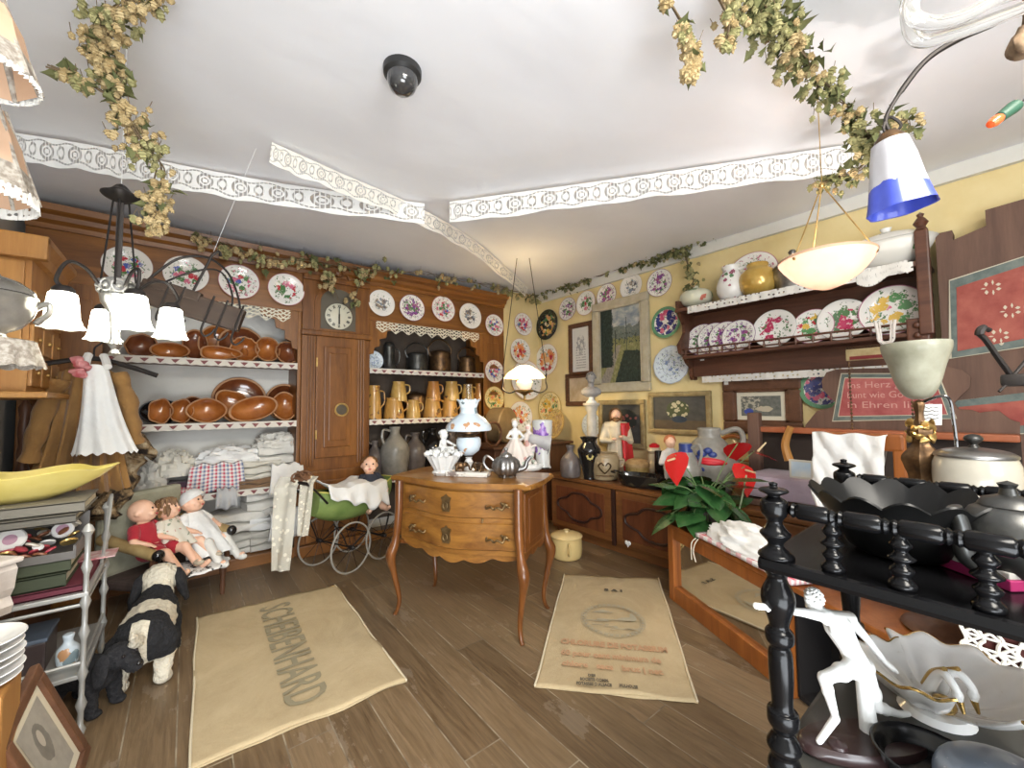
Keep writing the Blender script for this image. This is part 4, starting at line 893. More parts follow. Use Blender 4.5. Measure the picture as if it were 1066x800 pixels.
# ================================================================ PLUSH DOGS
def doggy(name,label,M,m,earm,muz,S=1):
    t=T(name,label,'plush dog',M=M@Matrix.Scale(S,4)); b=MB()
    b.cap2((0,.2,.24),(0,-.08,.26),.12,.115); b.cap2((0,-.1,.29),(0,-.2,.37),.085,.07); b.ell((0,-.24,.39),(.095,.1,.09)); b.cap2((0,-.29,.37),(0,-.37,.335),.058,.05)
    for s in (-1,1):
        b.cap2((s*.075,-.1,.2),(s*.08,-.11,.05),.05,.042); b.ell((s*.08,-.135,.03),(.045,.06,.03))
        b.cap2((s*.075,.2,.22),(s*.085,.17,.13),.075,.05); b.cap2((s*.085,.17,.13),(s*.085,.22,.05),.045,.038); b.ell((s*.085,.195,.03),(.042,.06,.03))
    b.tube(spl([(0,.3,.28),(0,.37,.3),(0,.42,.36)],5),[.035-.002*i for i in range(11)],8)
    q=fuse(b,.011,4); 
    for v in q.bm.verts: v.co+=v.normal*.008*MN.noise(v.co*45)
    q.obj('body',m,t)
    for s in (-1,1):
        e=MB(); e.ell((s*.105,-.22,.34),(.028,.065,.105),rot=Matrix.Rotation(s*-.25,4,'Y')); e.jit(.012,25,3).obj('ear',earm,t)
    MB().ell((0,-.41,.355),(.022,.016,.016)).obj('nose',BLKGL,t); e=MB()
    for s in (-1,1): e.ell((s*.042,-.325,.415),.012)
    e.obj('eyes',EYE_,t); MB().ell((0,-.36,.33),(.052,.052,.04)).jit(.006,30).obj('muzzle',muz,t)
    return t
FURB=mottled('black_plush',(.008,.008,.01),(.025,.024,.026),.95,40,bump=.6); FURW=mottled('cream_plush',(.55,.5,.4),(.7,.66,.56),.95,40,bump=.6)
def bands(g):
    x,y,z=g.xyz(g.co()); n=g.noise(g.co(),6,3); s=y+n*.12
    blk=((s-.0).abs()<.07).max((s<-.2)).max((s>.21)*(z>.14)*((x.abs()>.035).max(s<.3)))
    f=g.noise(g.co(),60,2)
    return {'c':g.mix(blk,(.62,.57,.46),(.014,.014,.016)),'n':g.bump(f,.7,.02)}
FURX=mat('black_and_cream_plush',rough=.95,fn=bands)
r_=onz(168,612,.3); h_=onz(146,640,.36); dr=(r_-h_); dr.z=0; dr.normalize(); dr=-dr; mx=Matrix((Vector((dr.y,-dr.x,0)),dr,Vector((0,0,1)))).transposed().to_4x4(); c_=(r_+h_)/2; mx.translation=(c_.x,c_.y,0)
doggy('plush_dog','large black and cream plush dog standing in front of the child armchair',mx,FURX,FURB,FURB,.92)
c_=onz(93,738); mx=Matrix.Translation((c_.x,c_.y,0))@Matrix.Rotation(.75,4,'Z'); doggy('plush_dog','small black plush dog on the floor beside the glass stand',mx,FURB,FURB,FURB,.6)
# ================================================================ RIGHT WALL: FRAMES
def painting(g):   # landscape with a tree-lined road
    x,y,z=g.xyz(g.co('UV')); v=g.vec(x,y,0); n=g.noise(v,9,6,.65); f=g.noise(v,24,5,.7); n2=g.noise(g.vec(x,y*2.2,3),5,5)
    sky=g.ramp(n2,[(.35,(.16,.21,.27)),(.5,(.3,.34,.36)),(.68,(.52,.52,.5))]); hill=g.ramp(f,[(.35,(.09,.12,.12)),(.65,(.2,.22,.19))]); fld=g.ramp(f*.6+n*.4,[(.35,(.1,.12,.05)),(.5,(.22,.22,.09)),(.65,(.38,.36,.2))]); drk=g.ramp(f,[(.35,(.008,.014,.012)),(.6,(.03,.05,.04)),(.72,(.09,.11,.07))])
    c=g.mix((y+n*.2-.1)>.74,hill,sky); c=g.mix((y+n*.15-.05)>.61,fld,c)
    road=((x-.12-y*.75+n*.06).abs()<(.13-y*.17)); c=g.mix(road*(y<.5),c,g.ramp(f,[(.3,(.17,.155,.14)),(.7,(.36,.33,.29))]))
    c=g.mix(((x+f*.1)>(.4+y*.55))*((y+n*.12)<.47),c,drk)
    tr=((x-f*.25)<(.14+n*.1))*(y>.22); tr=tr.max(((x-.66+n*.03).abs()<.007)*(y>.4)*(y<.85)).max(((x-.4+n*.04).abs()<.01)*(y>.33)*(y<.7)).max((f>.54)*((y-.58).abs()<.07)).max((f>.57)*((x-.38).abs()<.07)*((y-.66).abs()<.1))
    return {'c':g.mix(tr,c,drk),'r':.5}
def flowers(g):
    x,y,z=g.xyz(g.co('UV')); n=g.noise(g.vec(x,y,0),5,4); base=g.mix(n,(.03,.033,.03),(.13,.125,.115)); base=g.mix(y<.28,base,g.mix(n,(.07,.05,.03),(.19,.14,.09)))
    d,c=g.vor(g.vec(x*1.4+n*.1,y,0),7); r=((x-.47)*(x-.47)*1.6+(y-.58)*(y-.58)).sqrt()
    c1=g.mix((r+n*.16)<.36,base,g.mix(d<.4,(.08,.1,.045),(.62,.57,.38)))
    v=(((x-.5)*(x-.5)*2+(y-.31)*(y-.31)*4).sqrt()<.2); return {'c':g.mix(v,c1,g.mix(n,(.02,.035,.06),(.06,.085,.12))),'r':.4}
def flowers2(g):
    x,y,z=g.xyz(g.co('UV')); n=g.noise(g.vec(x,y,0),5,4); base=g.mix(n,(.03,.03,.028),(.11,.105,.095)); d,c=g.vor(g.vec(x,y,0),8)
    r=((x-.62)*(x-.62)+(y-.62)*(y-.62)).sqrt(); return g.mix((r+n*.16)<.34,base,g.mix(d<.35,(.03,.035,.03),(.3,.1,.08)))
def printm(g):
    x,y,z=g.xyz(g.co('UV')); n=g.noise(g.vec(x*1.5,y,0),7,5); c=g.mix(n,(.03,.04,.035),(.25,.25,.22))
    c=g.mix((n>.52)*(y>.3)*((x-.25).abs()<.25),c,(.45,.42,.34)); c=g.mix((((x-.2)*(x-.2)+(y-.22)*(y-.22)*.6).sqrt()+n*.1)<.17,c,(.05,.08,.35)); c=g.mix((((x-.6)*(x-.6)*.4+(y-.35)*(y-.35)).sqrt()+n*.2)<.23,c,(.5,.44,.33)); return c
def papersm(g):
    x,y,z=g.xyz(g.co('UV')); n=g.noise(g.vec(x,y,0),8,4); r=((x-.5)*(x-.5)*.8+(y-.62)*(y-.62)*1.5).sqrt()
    c=g.mix(((y*16).frac()>.6)*((x-.5).abs()<.36)*(y<.5)*(n>.42),(.66,.66,.63),(.35,.35,.34)); return g.mix((r<.3)*((n>.5)),c,(.32,.33,.33))
def frame(px1,px2,label,fm,cm,fw,name='painting',th=.03,mat_w=0,off=.0,tilt=0,x=None,cat='picture',matm=None):
    X0=(DX if x is None else x)-off
    a=onx(*px1,X0); b=onx(*px2,X0); cy=(a.y+b.y)/2; cz=(a.z+b.z)/2; w=abs(a.y-b.y); h=abs(a.z-b.z)
    M=frame_m((X0-.004,cy,cz),(0,-1,0),(-1,0,0))@Matrix.Rotation(tilt,4,'Z')       # local x to the right in view, z out of the wall
    t=T(name,label,cat,M=M); m=MB()
    for s in (-1,1):
        m.box((0,s*(h/2-fw/2),th/2),(w,fw,th),bev=fw*.22).box((s*(w/2-fw/2),0,th/2),(fw,h-2*fw+.004,th),bev=fw*.22)
        m.box((0,s*(h/2-fw*1.0),th*.45),(w-2*fw+.02,fw*.25,th*.8)).box((s*(w/2-fw*1.0),0,th*.45),(fw*.25,h-2*fw+.02,th*.8))
    m.obj('frame',fm,t,smooth=False)
    iw,ih=w-2*fw,h-2*fw
    if mat_w:
        MB().box((0,0,.008),(iw,ih,.006)).obj('mount',matm or mat('cream_mount',(.66,.62,.5),.8),t,smooth=False); iw-=2*mat_w; ih-=2*mat_w
    MB().surf([[(-iw/2+iw*i,-ih/2+ih*j,.0125) for j in (0,1)] for i in (0,1)]).obj('canvas',cm,t); return t
frame((618.5,318),(679.5,407),'large framed landscape painting of a tree-lined road in a pale frame on the yellow wall',GREYF,mat('landscape_painting',rough=.5,fn=painting),.09,'landscape_painting',.05,tilt=.0)
frame((593,339),(619,391),'small dark brown frame with an engraved white certificate left of the landscape',W_DK,mat('certificate_paper',rough=.7,fn=papersm),.05,'framed_certificate',.03,.03,matm=mat('white_mount',(.7,.7,.67),.8))
frame((590,390),(620,423),'brown framed faded print partly hidden behind the porcelain bust',W_DK,mottled('faded_print',(.45,.34,.2),(.62,.52,.38),.7,7),.05,'framed_print',.03)
frame((625,417),(674,468),'gilt framed dark flower painting behind the red-robed statue',GOLDF,mat('flower_painting_dark',rough=.4,fn=flowers2),.045,'flower_painting',.04)
frame((677,409),(743,454),'gilt framed painting of pale flowers in a blue bowl above the stoneware jug',GOLDF,mat('flower_painting_pale',rough=.4,fn=flowers),.04,'flower_painting',.04)
frame((753,396),(838,454),'wide brown wooden frame holding an old print with a blue figure',W_DK,mat('old_print',rough=.5,fn=printm),.1,'framed_print',.03,.045)
# ================================================================ SIDEBOARD
SX=2.92; ST=.6
sb=T('sideboard','long low carved oak sideboard with two panelled doors under the paintings','sideboard',(SX,0,0))
y0,y1=.8,3.08
MB().box((.35,(y0+y1)/2,.32),(.64,y1-y0-.06,.5)).box((.37,(y0+y1)/2,.04),(.6,y1-y0-.1,.08)).obj('carcass',W_SB,sb,smooth=False)
MB().box((.34,(y0+y1)/2,ST-.02),(.72,y1-y0,.04),bev=.012).obj('top',W_SB,sb,smooth=False)
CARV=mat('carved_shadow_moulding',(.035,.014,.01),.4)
for yc,w in ((2.66,.74),(1.86,.76),(1.15,.6)):
    d=MB().box((.015,yc,.33),(.05,w,.45),bev=.008).obj('door',W_SB,sb,smooth=False)
    MB().box((-.005,yc,.33),(.02,w-.14,.34),bev=.006).obj('door_panel',W_SP,d,smooth=False)
    pts=[]
    a,b=(w-.22)/2,.125
    for k in range(48):
        t=2*pi*k/48; r=1+.16*cos(4*t); pts.append((-.018,yc+a*r*math.copysign(abs(cos(t))**.8,cos(t))*.9,.33+b*r*math.copysign(abs(sin(t))**.8,sin(t))*.9))
    MB().tube(pts,.011,7,closed=True).obj('carved_moulding',CARV,d)
for yc in (2.265,1.475): MB().box((-.006,yc,.33),(.02,.035,.5),bev=.004).obj('gap_shade_strip',CARV,sb,smooth=False)  # dark strips: shade of the gaps between the doors put into colour
hp=onx(653,567,SX-.03); MB().ell((0,.012,.01),(.006,.018,.018)).ell((0,-.012,.01),(.006,.018,.018)).lathe([(0,-.03),(.022,.004),(0,.006)],n=12,sx=.3).obj('heart_ornament',PORC,None,loc=(SX-.022,hp.y,hp.z))
tag(SC.objects['heart_ornament'],'small white porcelain heart hanging on the sideboard door','ornament')
def onsb(px,py,dx=0): p=onz(px,py,ST); return Vector((p.x+dx,p.y,ST+.001))
def lt(name,cat,label,px,py,prof,m,dx=0,**k): return lathe_thing(name,cat,label,onsb(px,py,dx),prof,m,**k)
lt('stoneware_bottle','bottle','dull brown stoneware bottle at the left end of the sideboard',594,497,[(0,0),(.075,0),(.095,.03),(.1,.12),(.085,.18),(.04,.23),(.03,.26),(.04,.3),(.028,.3),(0,.26)],DSTONE)
v=lt('black_vase','vase','black glazed vase with a yellow flower on its shoulder',614,499,[(0,0),(.06,0),(.065,.03),(.085,.12),(.12,.26),(.125,.32),(.08,.38),(.075,.4),(.1,.44),(.09,.44),(.06,.4),(0,.3)],BLKGL)
m=MB()
for k in range(8): a=2*pi*k/8; m.ell((-.112-.0,.0+.028*cos(a),.25+.028*sin(a)),(.008,.013,.013))
m.obj('flower',mat('yellow_petal',(.6,.5,.18),.4),v); v.rotation_euler=(0,0,.77); v.scale=(.85,.85,.88)
cp_=onsb(597,497,.28); col_=T('pedestal_column','tall slim pale stone column standing on the sideboard by the corner','column',cp_)
MB().lathe([(0,0),(.09,0),(.09,.03),(.07,.05),(.055,.08),(.055,.2),(.05,.5),(.047,.62),(.06,.64),(.065,.67),(.085,.69),(.085,.71),(0,.71)],n=24).obj('shaft',mottled('pale_stone',(.4,.38,.33),(.55,.52,.46),.5,9),col_)
bz=ST+.712; k=1
bs=T('bust','small grey and white bust of a man on top of the slim column','bust',(cp_.x,cp_.y,bz),-.7)
MB().lathe([(0,0),(.055,0),(.05,.015),(.03,.03),(.028,.06),(0,.06)],n=20).obj('socle',BISC,bs)
b=MB(); b.lathe([(0,.055),(.05,.06),(.1,.09),(.105,.12),(.08,.15),(.04,.165),(0,.165)],n=20,sx=1,sy=.6); b.cap2((0,0,.14),(0,-.005,.2),.033,.03); b.ell((0,-.01,.245),(.042,.05,.056)); b.ell((0,-.058,.24),(.009,.012,.013)); b.ell((0,-.05,.215),(.02,.016,.014)); b.ell((0,-.045,.26),(.03,.015,.01))
fuse(b,.005,3).obj('head_and_shoulders',mottled('grey_biscuit',(.24,.23,.23),(.36,.35,.34),.5,8),bs)
b=MB()
for i in range(40):
    a=i*2.4; th=random.uniform(.1,1.7); d=Vector((sin(th)*cos(a),sin(th)*sin(a),cos(th)))
    if d.y<-.4 and d.z<.5: continue
    b.ell((d.x*.043,-.006+d.y*.05,.25+d.z*.056),.013,n=6)
b.obj('curled_hair',mottled('dark_grey_biscuit',(.14,.135,.13),(.22,.21,.2),.6,8),bs)
v=lt('stoneware_crock','crock','tan stoneware crock with incised motif and side handles in front of the statue',630,499,[(0,0),(.1,0),(.12,.04),(.135,.13),(.13,.2),(.11,.225),(.12,.24),(.105,.24),(.1,.2),(0,.12)],mottled('tan_stoneware',(.3,.22,.12),(.4,.31,.19),.35,8,coat=.3),handle=([(-.01,-.125,.19),(0,-.17,.18),(0,-.16,.13),(-.01,-.13,.12)],.012)); v.rotation_euler=(0,0,.67)
b=MB(); 
for s in (-1,1): b.tube(spl([(-.134,0,.07),(-.137,s*.03,.1),(-.138,s*.055,.14),(-.136,s*.03,.165),(-.137,s*.008,.14)],4),.006,6)
b.tube([(-.136,-.08,.05),(-.137,0,.05),(-.136,.08,.05)],.004); b.obj('incised_motif',BRONZE,v)
# statue of a bearded robed figure
q=onx(642,487,3.4); q.z=ST+.001; st=T('robed_statue','painted statue of a bearded man in cream robe and red cloak, standing behind the crock','statue',q,-.85); st.scale=(1.35,1.35,1.13)
b=MB(); b.cap2((0,0,.03),(0,0,.3),.085,.065); b.cap2((0,0,.3),(0,.0,.42),.065,.06); b.cap2((-.06,0,.42),(.06,0,.42),.042,.042); b.cap2((-.075,-.0,.4),(-.1,-.05,.3),.034,.03); b.cap2((-.1,-.05,.3),(-.03,-.1,.3),.028,.022); b.cap2((.075,0,.4),(.095,-.04,.29),.034,.03); b.cap2((.095,-.04,.29),(.04,-.1,.33),.028,.022)
q_=fuse(b,.008,4)
for v_ in q_.bm.verts: v_.co+=v_.normal*.006*sin(math.atan2(v_.co.y,v_.co.x)*11)*max(0,(.3-v_.co.z)/.3)
q_.obj('robe',mottled('cream_painted_robe',(.55,.46,.32),(.68,.6,.45),.5,9),st)
b=MB(); b.ell((0,-.01,.52),(.037,.042,.05)); b.cap2((0,0,.44),(0,-.003,.49),.022,.022); b.ell((0,-.052,.518),(.007,.01,.01)); b.ell((-.02,-.115,.315),(.018,.022,.014)); b.ell((.03,-.115,.335),(.018,.022,.014))
fuse(b,.004,3).obj('head',SKIN,st)
MB().ell((0,.012,.54),(.043,.042,.045)).ell((-.035,.01,.5),(.015,.025,.05)).ell((.035,.01,.5),(.015,.025,.05)).ell((0,-.035,.483),(.026,.018,.028)).obj('hair_and_beard',HAIRB,st)
rows=[]
for i in range(22):
    u=i/21; z=.45-.43*u; r=[]
    for j in range(25):
        a=-1.9+2.9*j/24+pi/2*.2; rr=(.072+.05*u)*(1+.07*sin(a*9+u*3))+.012*(1-u)
        r.append((rr*cos(a+.35)*1.1,rr*sin(a+.35)*1.05,z))
    rows.append(r)
o=MB().surf(rows).obj('cloak',mat('red_cloak',(.5,.025,.03),.5),st); o.modifiers.new('s','SOLIDIFY').thickness=.008
MB().lathe([(0,0),(.1,0),(.1,.02),(.08,.03),(0,.03)],n=20).obj('plinth',BRONZE,st)
# oval black roasting pan with things in it
q=onsb(669,507); pn=T('roasting_pan','long oval black roasting pan on the front of the sideboard','pan',q,-1.45)
MB().lathe([(0,.004),(.8,.004),(.93,.05),(1.0,.1),(.96,.1),(.9,.055),(.78,.02),(0,.02)],n=40,sx=.24,sy=.12).obj('pan_body',BLKGL,pn)
for s in (-1,1): MB().tube(spl([(s*.235,-.04,.095),(s*.28,-.03,.1),(s*.28,.03,.1),(s*.235,.04,.095)],4),.007).obj('handle',BLKGL,pn)
q=onsb(661,500,.04); bx=T('straw_box','small round straw-coloured box with a domed lid behind the black pan','box',q)
MB().lathe([(0,0),(.1,0),(.105,.12),(0,.12)],n=20).obj('box_body',mottled('straw',(.3,.2,.06),(.45,.32,.12),.7,20),bx); MB().lathe([(.112,.12),(.112,.15),(.08,.18),(.03,.195),(0,.195)],n=20).obj('lid',mottled('straw_lid',(.32,.19,.08),(.45,.3,.14),.6,20),bx)
q=onsb(677,498,.08); cg=T('coffee_mill','small cream and red enamel coffee mill behind the black pan','coffee mill',q)
MB().lathe([(0,0),(.06,0),(.06,.2),(.05,.22),(.065,.25),(.05,.28),(0,.28)],n=20).obj('mill_body',mottled('cream_mill',(.5,.42,.28),(.6,.52,.38),.4,8),cg); MB().lathe([(0,.28),(.045,.28),(.05,.3),(.02,.32),(0,.32)],n=20).obj('lid',RED,cg)
q=onsb(683,500,.02); lathe_thing('black_cylinder','container','slim black cylindrical tin standing beside the small figurine',q+Vector((.04,0,0)),[(0,.02),(.04,.02),(.04,.24),(.035,.25),(0,.25)],BLKGL)
q=onsb(697,512,.03); fg2=T('painted_figurine','painted figurine of a child with orange hair and white smock beside the grey jugs','figurine',q,-.9)
b=MB(); b.cap2((-.025,0,.05),(-.025,0,.15),.022,.028); b.cap2((.025,0,.05),(.025,0,.15),.022,.028); b.cap2((0,0,.18),(0,0,.3),.06,.05); b.cap2((-.05,0,.3),(-.08,-.03,.22),.022,.018); b.cap2((-.08,-.03,.22),(-.02,-.07,.24),.018,.014); b.cap2((.05,0,.3),(.085,-.02,.24),.022,.018); b.cap2((.085,-.02,.24),(.03,-.07,.27),.018,.014)
fuse(b,.007,4).obj('smock',mottled('white_painted_smock',(.55,.53,.55),(.72,.7,.68),.5,12),fg2)
b=MB(); b.ell((0,-.005,.385),(.04,.044,.05)); b.ell((0,-.05,.38),(.008,.009,.009)); b.cap2((0,0,.32),(0,0,.35),.018,.018); fuse(b,.005,3).obj('head',SKIN,fg2)
MB().ell((0,.012,.405),(.047,.045,.042)).jit(.006,40).obj('hair',mottled('orange_hair',(.45,.13,.05),(.6,.22,.1),.5,25),fg2); MB().lathe([(0,0),(.07,0),(.07,.05),(0,.055)],n=16).obj('plinth',DSTONE,fg2)
# grey stoneware jugs
def gjug(px,py,h,r,label,dx=0):
    t=lathe_thing('stoneware_jug','jug',label,onsb(px,py,dx),[(0,0),(r*.6,0),(r*.72,h*.06),(r,h*.42),(r*.95,h*.6),(r*.55,h*.82),(r*.4,h*.88),(r*.42,h),(r*.34,h),(r*.3,h*.86),(0,h*.8)],STONE,handle=([(0,-r*.4,h*.93),(0,-r*.95,h*1.0),(0,-r*1.15,h*.85),(0,-r*.9,h*.62)],r*.1)); return t
j1=gjug(737,516,.5,.2,'large grey stoneware jug painted with a blue flower, standing behind the leafy plant',.05)
BLP=mat('cobalt_blue_paint',(.03,.05,.2),.35); m=MB(); r=.2
for dy,dz,s in ((.04,.06,.035),(.0,.08,.03),(.07,.02,.03),(-.03,.05,.03),(.02,-.05,.035),(-.03,-.06,.03),(.06,-.04,.028)): m.ell((-.187+abs(dy)*.25,dy+.02,.27+dz),(.014,s,s*.8))
m.obj('blue_flower',BLP,j1); m=MB(); m.ell((-.195,-.01,.275),(.018,.095,.024),rot=Matrix.Rotation(.12,4,'X')).ell((-.196,.0,.262),(.018,.07,.018)); m.obj('red_band',RED,j1); j1.rotation_euler=(0,0,.5)
j2=gjug(713,520,.4,.105,'smaller grey stoneware jug with dark collar, left of the big blue-flowered jug',.03); MB().lathe([(.052,.34),(.046,.355),(.046,.4),(.04,.405)],n=24).obj('dark_collar',BLP,j2)
q=onsb(748,512,.3); MB().tube([(0,.17*cos(t),.22+.2*sin(t)) for t in [2*pi*k/36 for k in range(36)]],.018,8,closed=True).tube([(0,.16,.22),(0,-.16,.22)],.01).obj('sieve_hoop',TERRA,None,loc=q); tag(SC.objects['sieve_hoop'],'reddish brown wooden hoop standing against the wall behind the big grey jug','hoop')
# ================================================================ MIRRORED LOW CHEST
A_=Vector((2.545,1.515,0)); e_=Vector((-.471,-.882,0)); dpt=Vector((.882,-.471,0)); MC=Matrix((e_,dpt,Vector((0,0,1)))).transposed().to_4x4(); MC.translation=A_
mc=T('mirrored_chest','low wooden chest with a mirror panel along its front, below the plant','chest',M=MC)
HT=.475
MB().box((.0,.02,HT/2),(.06,.05,HT),bev=.006).box((.915,.02,HT/2),(.035,.05,HT),bev=.006).box((.47,.02,HT-.035),(.9,.045,.07),bev=.006).box((.47,.02,.05),(.9,.045,.1),bev=.006).obj('front_frame',W_OR,mc,smooth=False)
MB().box((.47,.03,.25),(.88,.012,.33)).obj('mirror',mat('old_mirror',(.72,.7,.66),.03,1.0),mc,smooth=False)
MB().box((.77,.2,HT+.012),(1.62,.42,.025),bev=.006).obj('top',W_OR,mc,smooth=False)
MB().box((.77,.4,HT/2),(1.58,.02,HT-.02)).box((-.02,.22,HT/2),(.02,.36,HT-.02)).box((1.56,.22,HT/2),(.02,.36,HT-.02)).box((.93,.22,HT/2),(.02,.36,HT-.02)).obj('carcass',W_OR,mc,smooth=False)
MB().box((1.11,.2,HT/2),(.345,.02,HT-.03)).box((.945,.11,HT/2),(.012,.18,HT-.03)).box((1.27,.11,HT/2),(.012,.18,HT-.03)).box((1.11,.11,.02),(.33,.18,.02)).obj('niche_shade_lining',mat('niche_shade_black',(.01,.008,.008),.8),mc,smooth=False)  # near-black panels put the shade of the open niche into their colour
b=MB(); b.box((1.3,.01,HT/2),(.05,.05,HT),bev=.006)
for k in range(9): b.ell((1.3,-.022,.12+.036*k),(.014,.012,.022))
b.obj('carved_post',W_DK,mc,smooth=False)
MB().box((1.45,.02,HT/2),(.24,.04,HT),bev=.008).box((1.45,-.002,HT/2),(.16,.02,HT-.14),bev=.008).obj('door',W_OR,mc,smooth=False)
MC_inv=MC.inverted()
# cushion + cloth on the chest
def sheet(name,pts4,m,label,cat,th,amp=.01,nn=26,hang=None,z=0):
    rows=[]
    for i in range(nn+1):
        u=i/nn; r=[]
        for j in range(nn+1):
            v=j/nn; p=(pts4[0]*(1-u)+pts4[1]*u)*(1-v)+(pts4[3]*(1-u)+pts4[2]*u)*v; q=p*11
            r.append((p.x,p.y,p.z+amp*(1+MN.noise(q))+amp*.6*abs(MN.noise(q*2.3))))
        rows.append(r)
    o=MB().surf(rows).obj(name,m); md=o.modifiers.new('s','SOLIDIFY'); md.thickness=th; md.offset=1; return tag(o,label,cat)
zt=HT+.03
def mcp(x,y,z): return MC@Vector((x,y,z))
sheet('gingham_cloth',[mcp(.3,-.02,zt),mcp(.98,-.03,zt),mcp(.98,.2,zt),mcp(.3,.2,zt)],GING,'folded red gingham cloth on the edge of the mirrored chest','cloth',.022,.004)
b=MB()
n=34; rows=[]
for i in range(n+1):
    th=pi/2*i/n; rr=[]
    for j in range(48):
        t=2*pi*j/48; q=Vector((cos(t)*sin(th),sin(t)*sin(th),cos(th))); f=1+.3*(1-2*abs(MN.noise(q*1.9+Vector((5,0,0)))))-.1+.1*MN.noise(q*6)
        rr.append((q.x*.26*f,q.y*.11*f,max(.0,q.z*.1*f) if i<n else 0))
    rows.append(rr)
o=b.surf(rows,closev=True,cap=2).obj('crumpled_napkin',WHITEC); o.matrix_world=MC@Matrix.Translation((.6,.1,zt+.03)); tag(o,'crumpled white cloth lying on the red gingham cloth','cloth')
m=MB(); 
for k in range(2): m.tube(spl([mcp(.32+.02*k,-.03,zt),mcp(.3+.03*k,-.045,zt-.03),mcp(.3+.02*k,-.05,zt-.08),mcp(.3+.04*k,-.05,zt-.13)],5),.003)
tag(m.obj('string',mat('white_string',(.7,.66,.55),.9)),'white string hanging over the front edge of the mirrored chest','string')
# plant
pl_=T('anthurium','leafy green potted anthurium with red flowers on the mirrored chest','plant',mcp(.1,.2,HT+.025))
MB().lathe([(0,0),(.08,0),(.1,.1),(.105,.11),(.09,.11),(.085,.09),(0,.08)],n=24).obj('pot',DSTONE,pl_)
def heartleaf(sz):
    out=[(0,0),(-.18,-.1),(-.36,-.04),(-.46,.16),(-.42,.4),(-.26,.7),(-.08,.95),(0,1.05)]; rows=[]
    for x,y in out:
        rows.append([(x*s*sz,y*sz,-.25*sz*(y-.3)**2*.7-abs(x*s)*sz*.12) for s in (1,.66,.33,0,-.33,-.66,-1)])
    return rows
def leafat(nm,tip,base,sz,m,roll,parent,stem=True):
    d=(tip-base); d.normalize(); up=Vector((random.uniform(-.3,.3),random.uniform(-.3,.3),1)); M=frame_m(base,d.cross(up),(0,0,1)); ey=d; ez=d.cross(up).cross(d)*-1; ex=d.cross(up); 
    ez=ex.cross(ey); M=Matrix((ex.normalized(),ey.normalized(),ez.normalized())).transposed().to_4x4(); M.translation=base
    if stem:
        s=MB().tube(spl([Vector((0,0,.12)),base*.5+Vector((0,0,.1)),base],5),.004,5).obj('stem',mat('plant_stem',(.14,.22,.08),.5),parent)
    return MB().surf(heartleaf(sz)).obj(nm,m,parent,tr=M)
for i in range(54):
    a=i*2.4; r=random.uniform(.02,.2); z=.1+.17*random.random()+.03*(i%3); 
    if i<20: r+=.04; z-=.08
    base=Vector((r*cos(a),r*sin(a),z)); tip=base+Vector((cos(a)*.8+random.uniform(-.4,.4),sin(a)*.8+random.uniform(-.4,.4),random.uniform(-.9,.15)))
    leafat('leaf',tip,base,random.uniform(.13,.2),LEAF,0,pl_)
pm=MC@Matrix.Translation((.1,.2,HT+.025)); 
for px,py,dd,tp in ((703,474,2.75,(-.1,-.05,-.2)),(768,462,2.85,(.3,.2,-.3)),(785,470,2.85,(.6,-.3,-.2)),(775,486,2.75,(-.3,-.2,-.6))):
    base=ond(px,py,dd)-pl_.location; o=leafat('flower',base+Vector(tp)*.2,base,.2,mat('anthurium_red',(.62,.02,.02),.2,coat=.5),0,pl_)
    MB().cap2((0,.03,.01),(.0,.07,.08),.008,.005).obj('spadix',mat('cream_spadix',(.75,.6,.35),.5),o)
for i,(px,py) in enumerate(((763,545),(741,538))): MB().tube(spl([Vector((0,0,.14)),ond(px,py,2.6)-pl_.location,ond(px+(14 if i==0 else -5),py-50+i*20,2.65)-pl_.location],6),.005,6).obj('stem',mat('pale_stem',(.35,.42,.25),.5),pl_)
# ================================================================ PLATE RACK
RX=3.36; rk=T('plate_rack','dark oak wall plate rack with turned gallery rails on the yellow wall','plate rack',(DX,0,0))
ya,yb=.36,1.86; W_=DX-RX
zl=2.13
MB().box((-.012,(ya+yb)/2,1.86),(.02,yb-ya,.6)).obj('back_board',W_RK,rk,smooth=False)
side=[(0,-.35),(-.07,-.35),(-.09,-.31),(-.09,-.24),(-.16,-.2),(-.2,-.15),(-.27,-.12),(-.29,-.05),(-.24,.0),(-.19,.06),(-.19,.14),(-.25,.2),(-.29,.26),(-.29,.34),(0,.34)]
for y in (ya-.03,yb): MB().prism(side,.03,Matrix(((1,0,0,0),(0,0,1,y),(0,1,0,1.86),(0,0,0,1)))).obj('side_panel',W_RK,rk,smooth=False)
MB().box((-W_/2,(ya+yb)/2,zl-.015),(W_,yb-ya+.08,.03),bev=.006).obj('top_shelf',W_RK,rk,smooth=False)
MB().box((-.13,(ya+yb)/2,1.70),(.25,yb-ya,.025),bev=.005).obj('plate_shelf',W_RK,rk,smooth=False)
MB().box((-.06,(ya+yb)/2,1.615),(.03,yb-ya,.16),bev=.006).obj('apron_board',W_RK,rk,smooth=False)
m=MB(); m.tube([(-.245,ya,1.77),(-.245,yb,1.77)],.008); m.tube([(-.245,ya,1.73),(-.245,yb,1.73)],.006); m.obj('gallery_rail',W_RK,rk)
b=MB()
for k in range(15): y=ya+.03+(yb-ya-.06)*k/14; b.lathe([(0,1.715),(.006,1.715),(.011,1.735),(.006,1.75),(.009,1.77)],n=8,o=(-.245,y,0))
b.obj('gallery_spindles',W_RK,rk)
MB().box((-.27,ya-.02,2.0),(.05,.06,.62),bev=.008).obj('end_post',W_RK,rk,smooth=False); MB().lathe([(0,0),(.03,0),(.02,.02),(.035,.045),(.02,.07),(.012,.08),(.018,.095),(0,.11)],n=16,o=(-.27,ya-.02,2.31)).obj('finial',W_RK,rk)
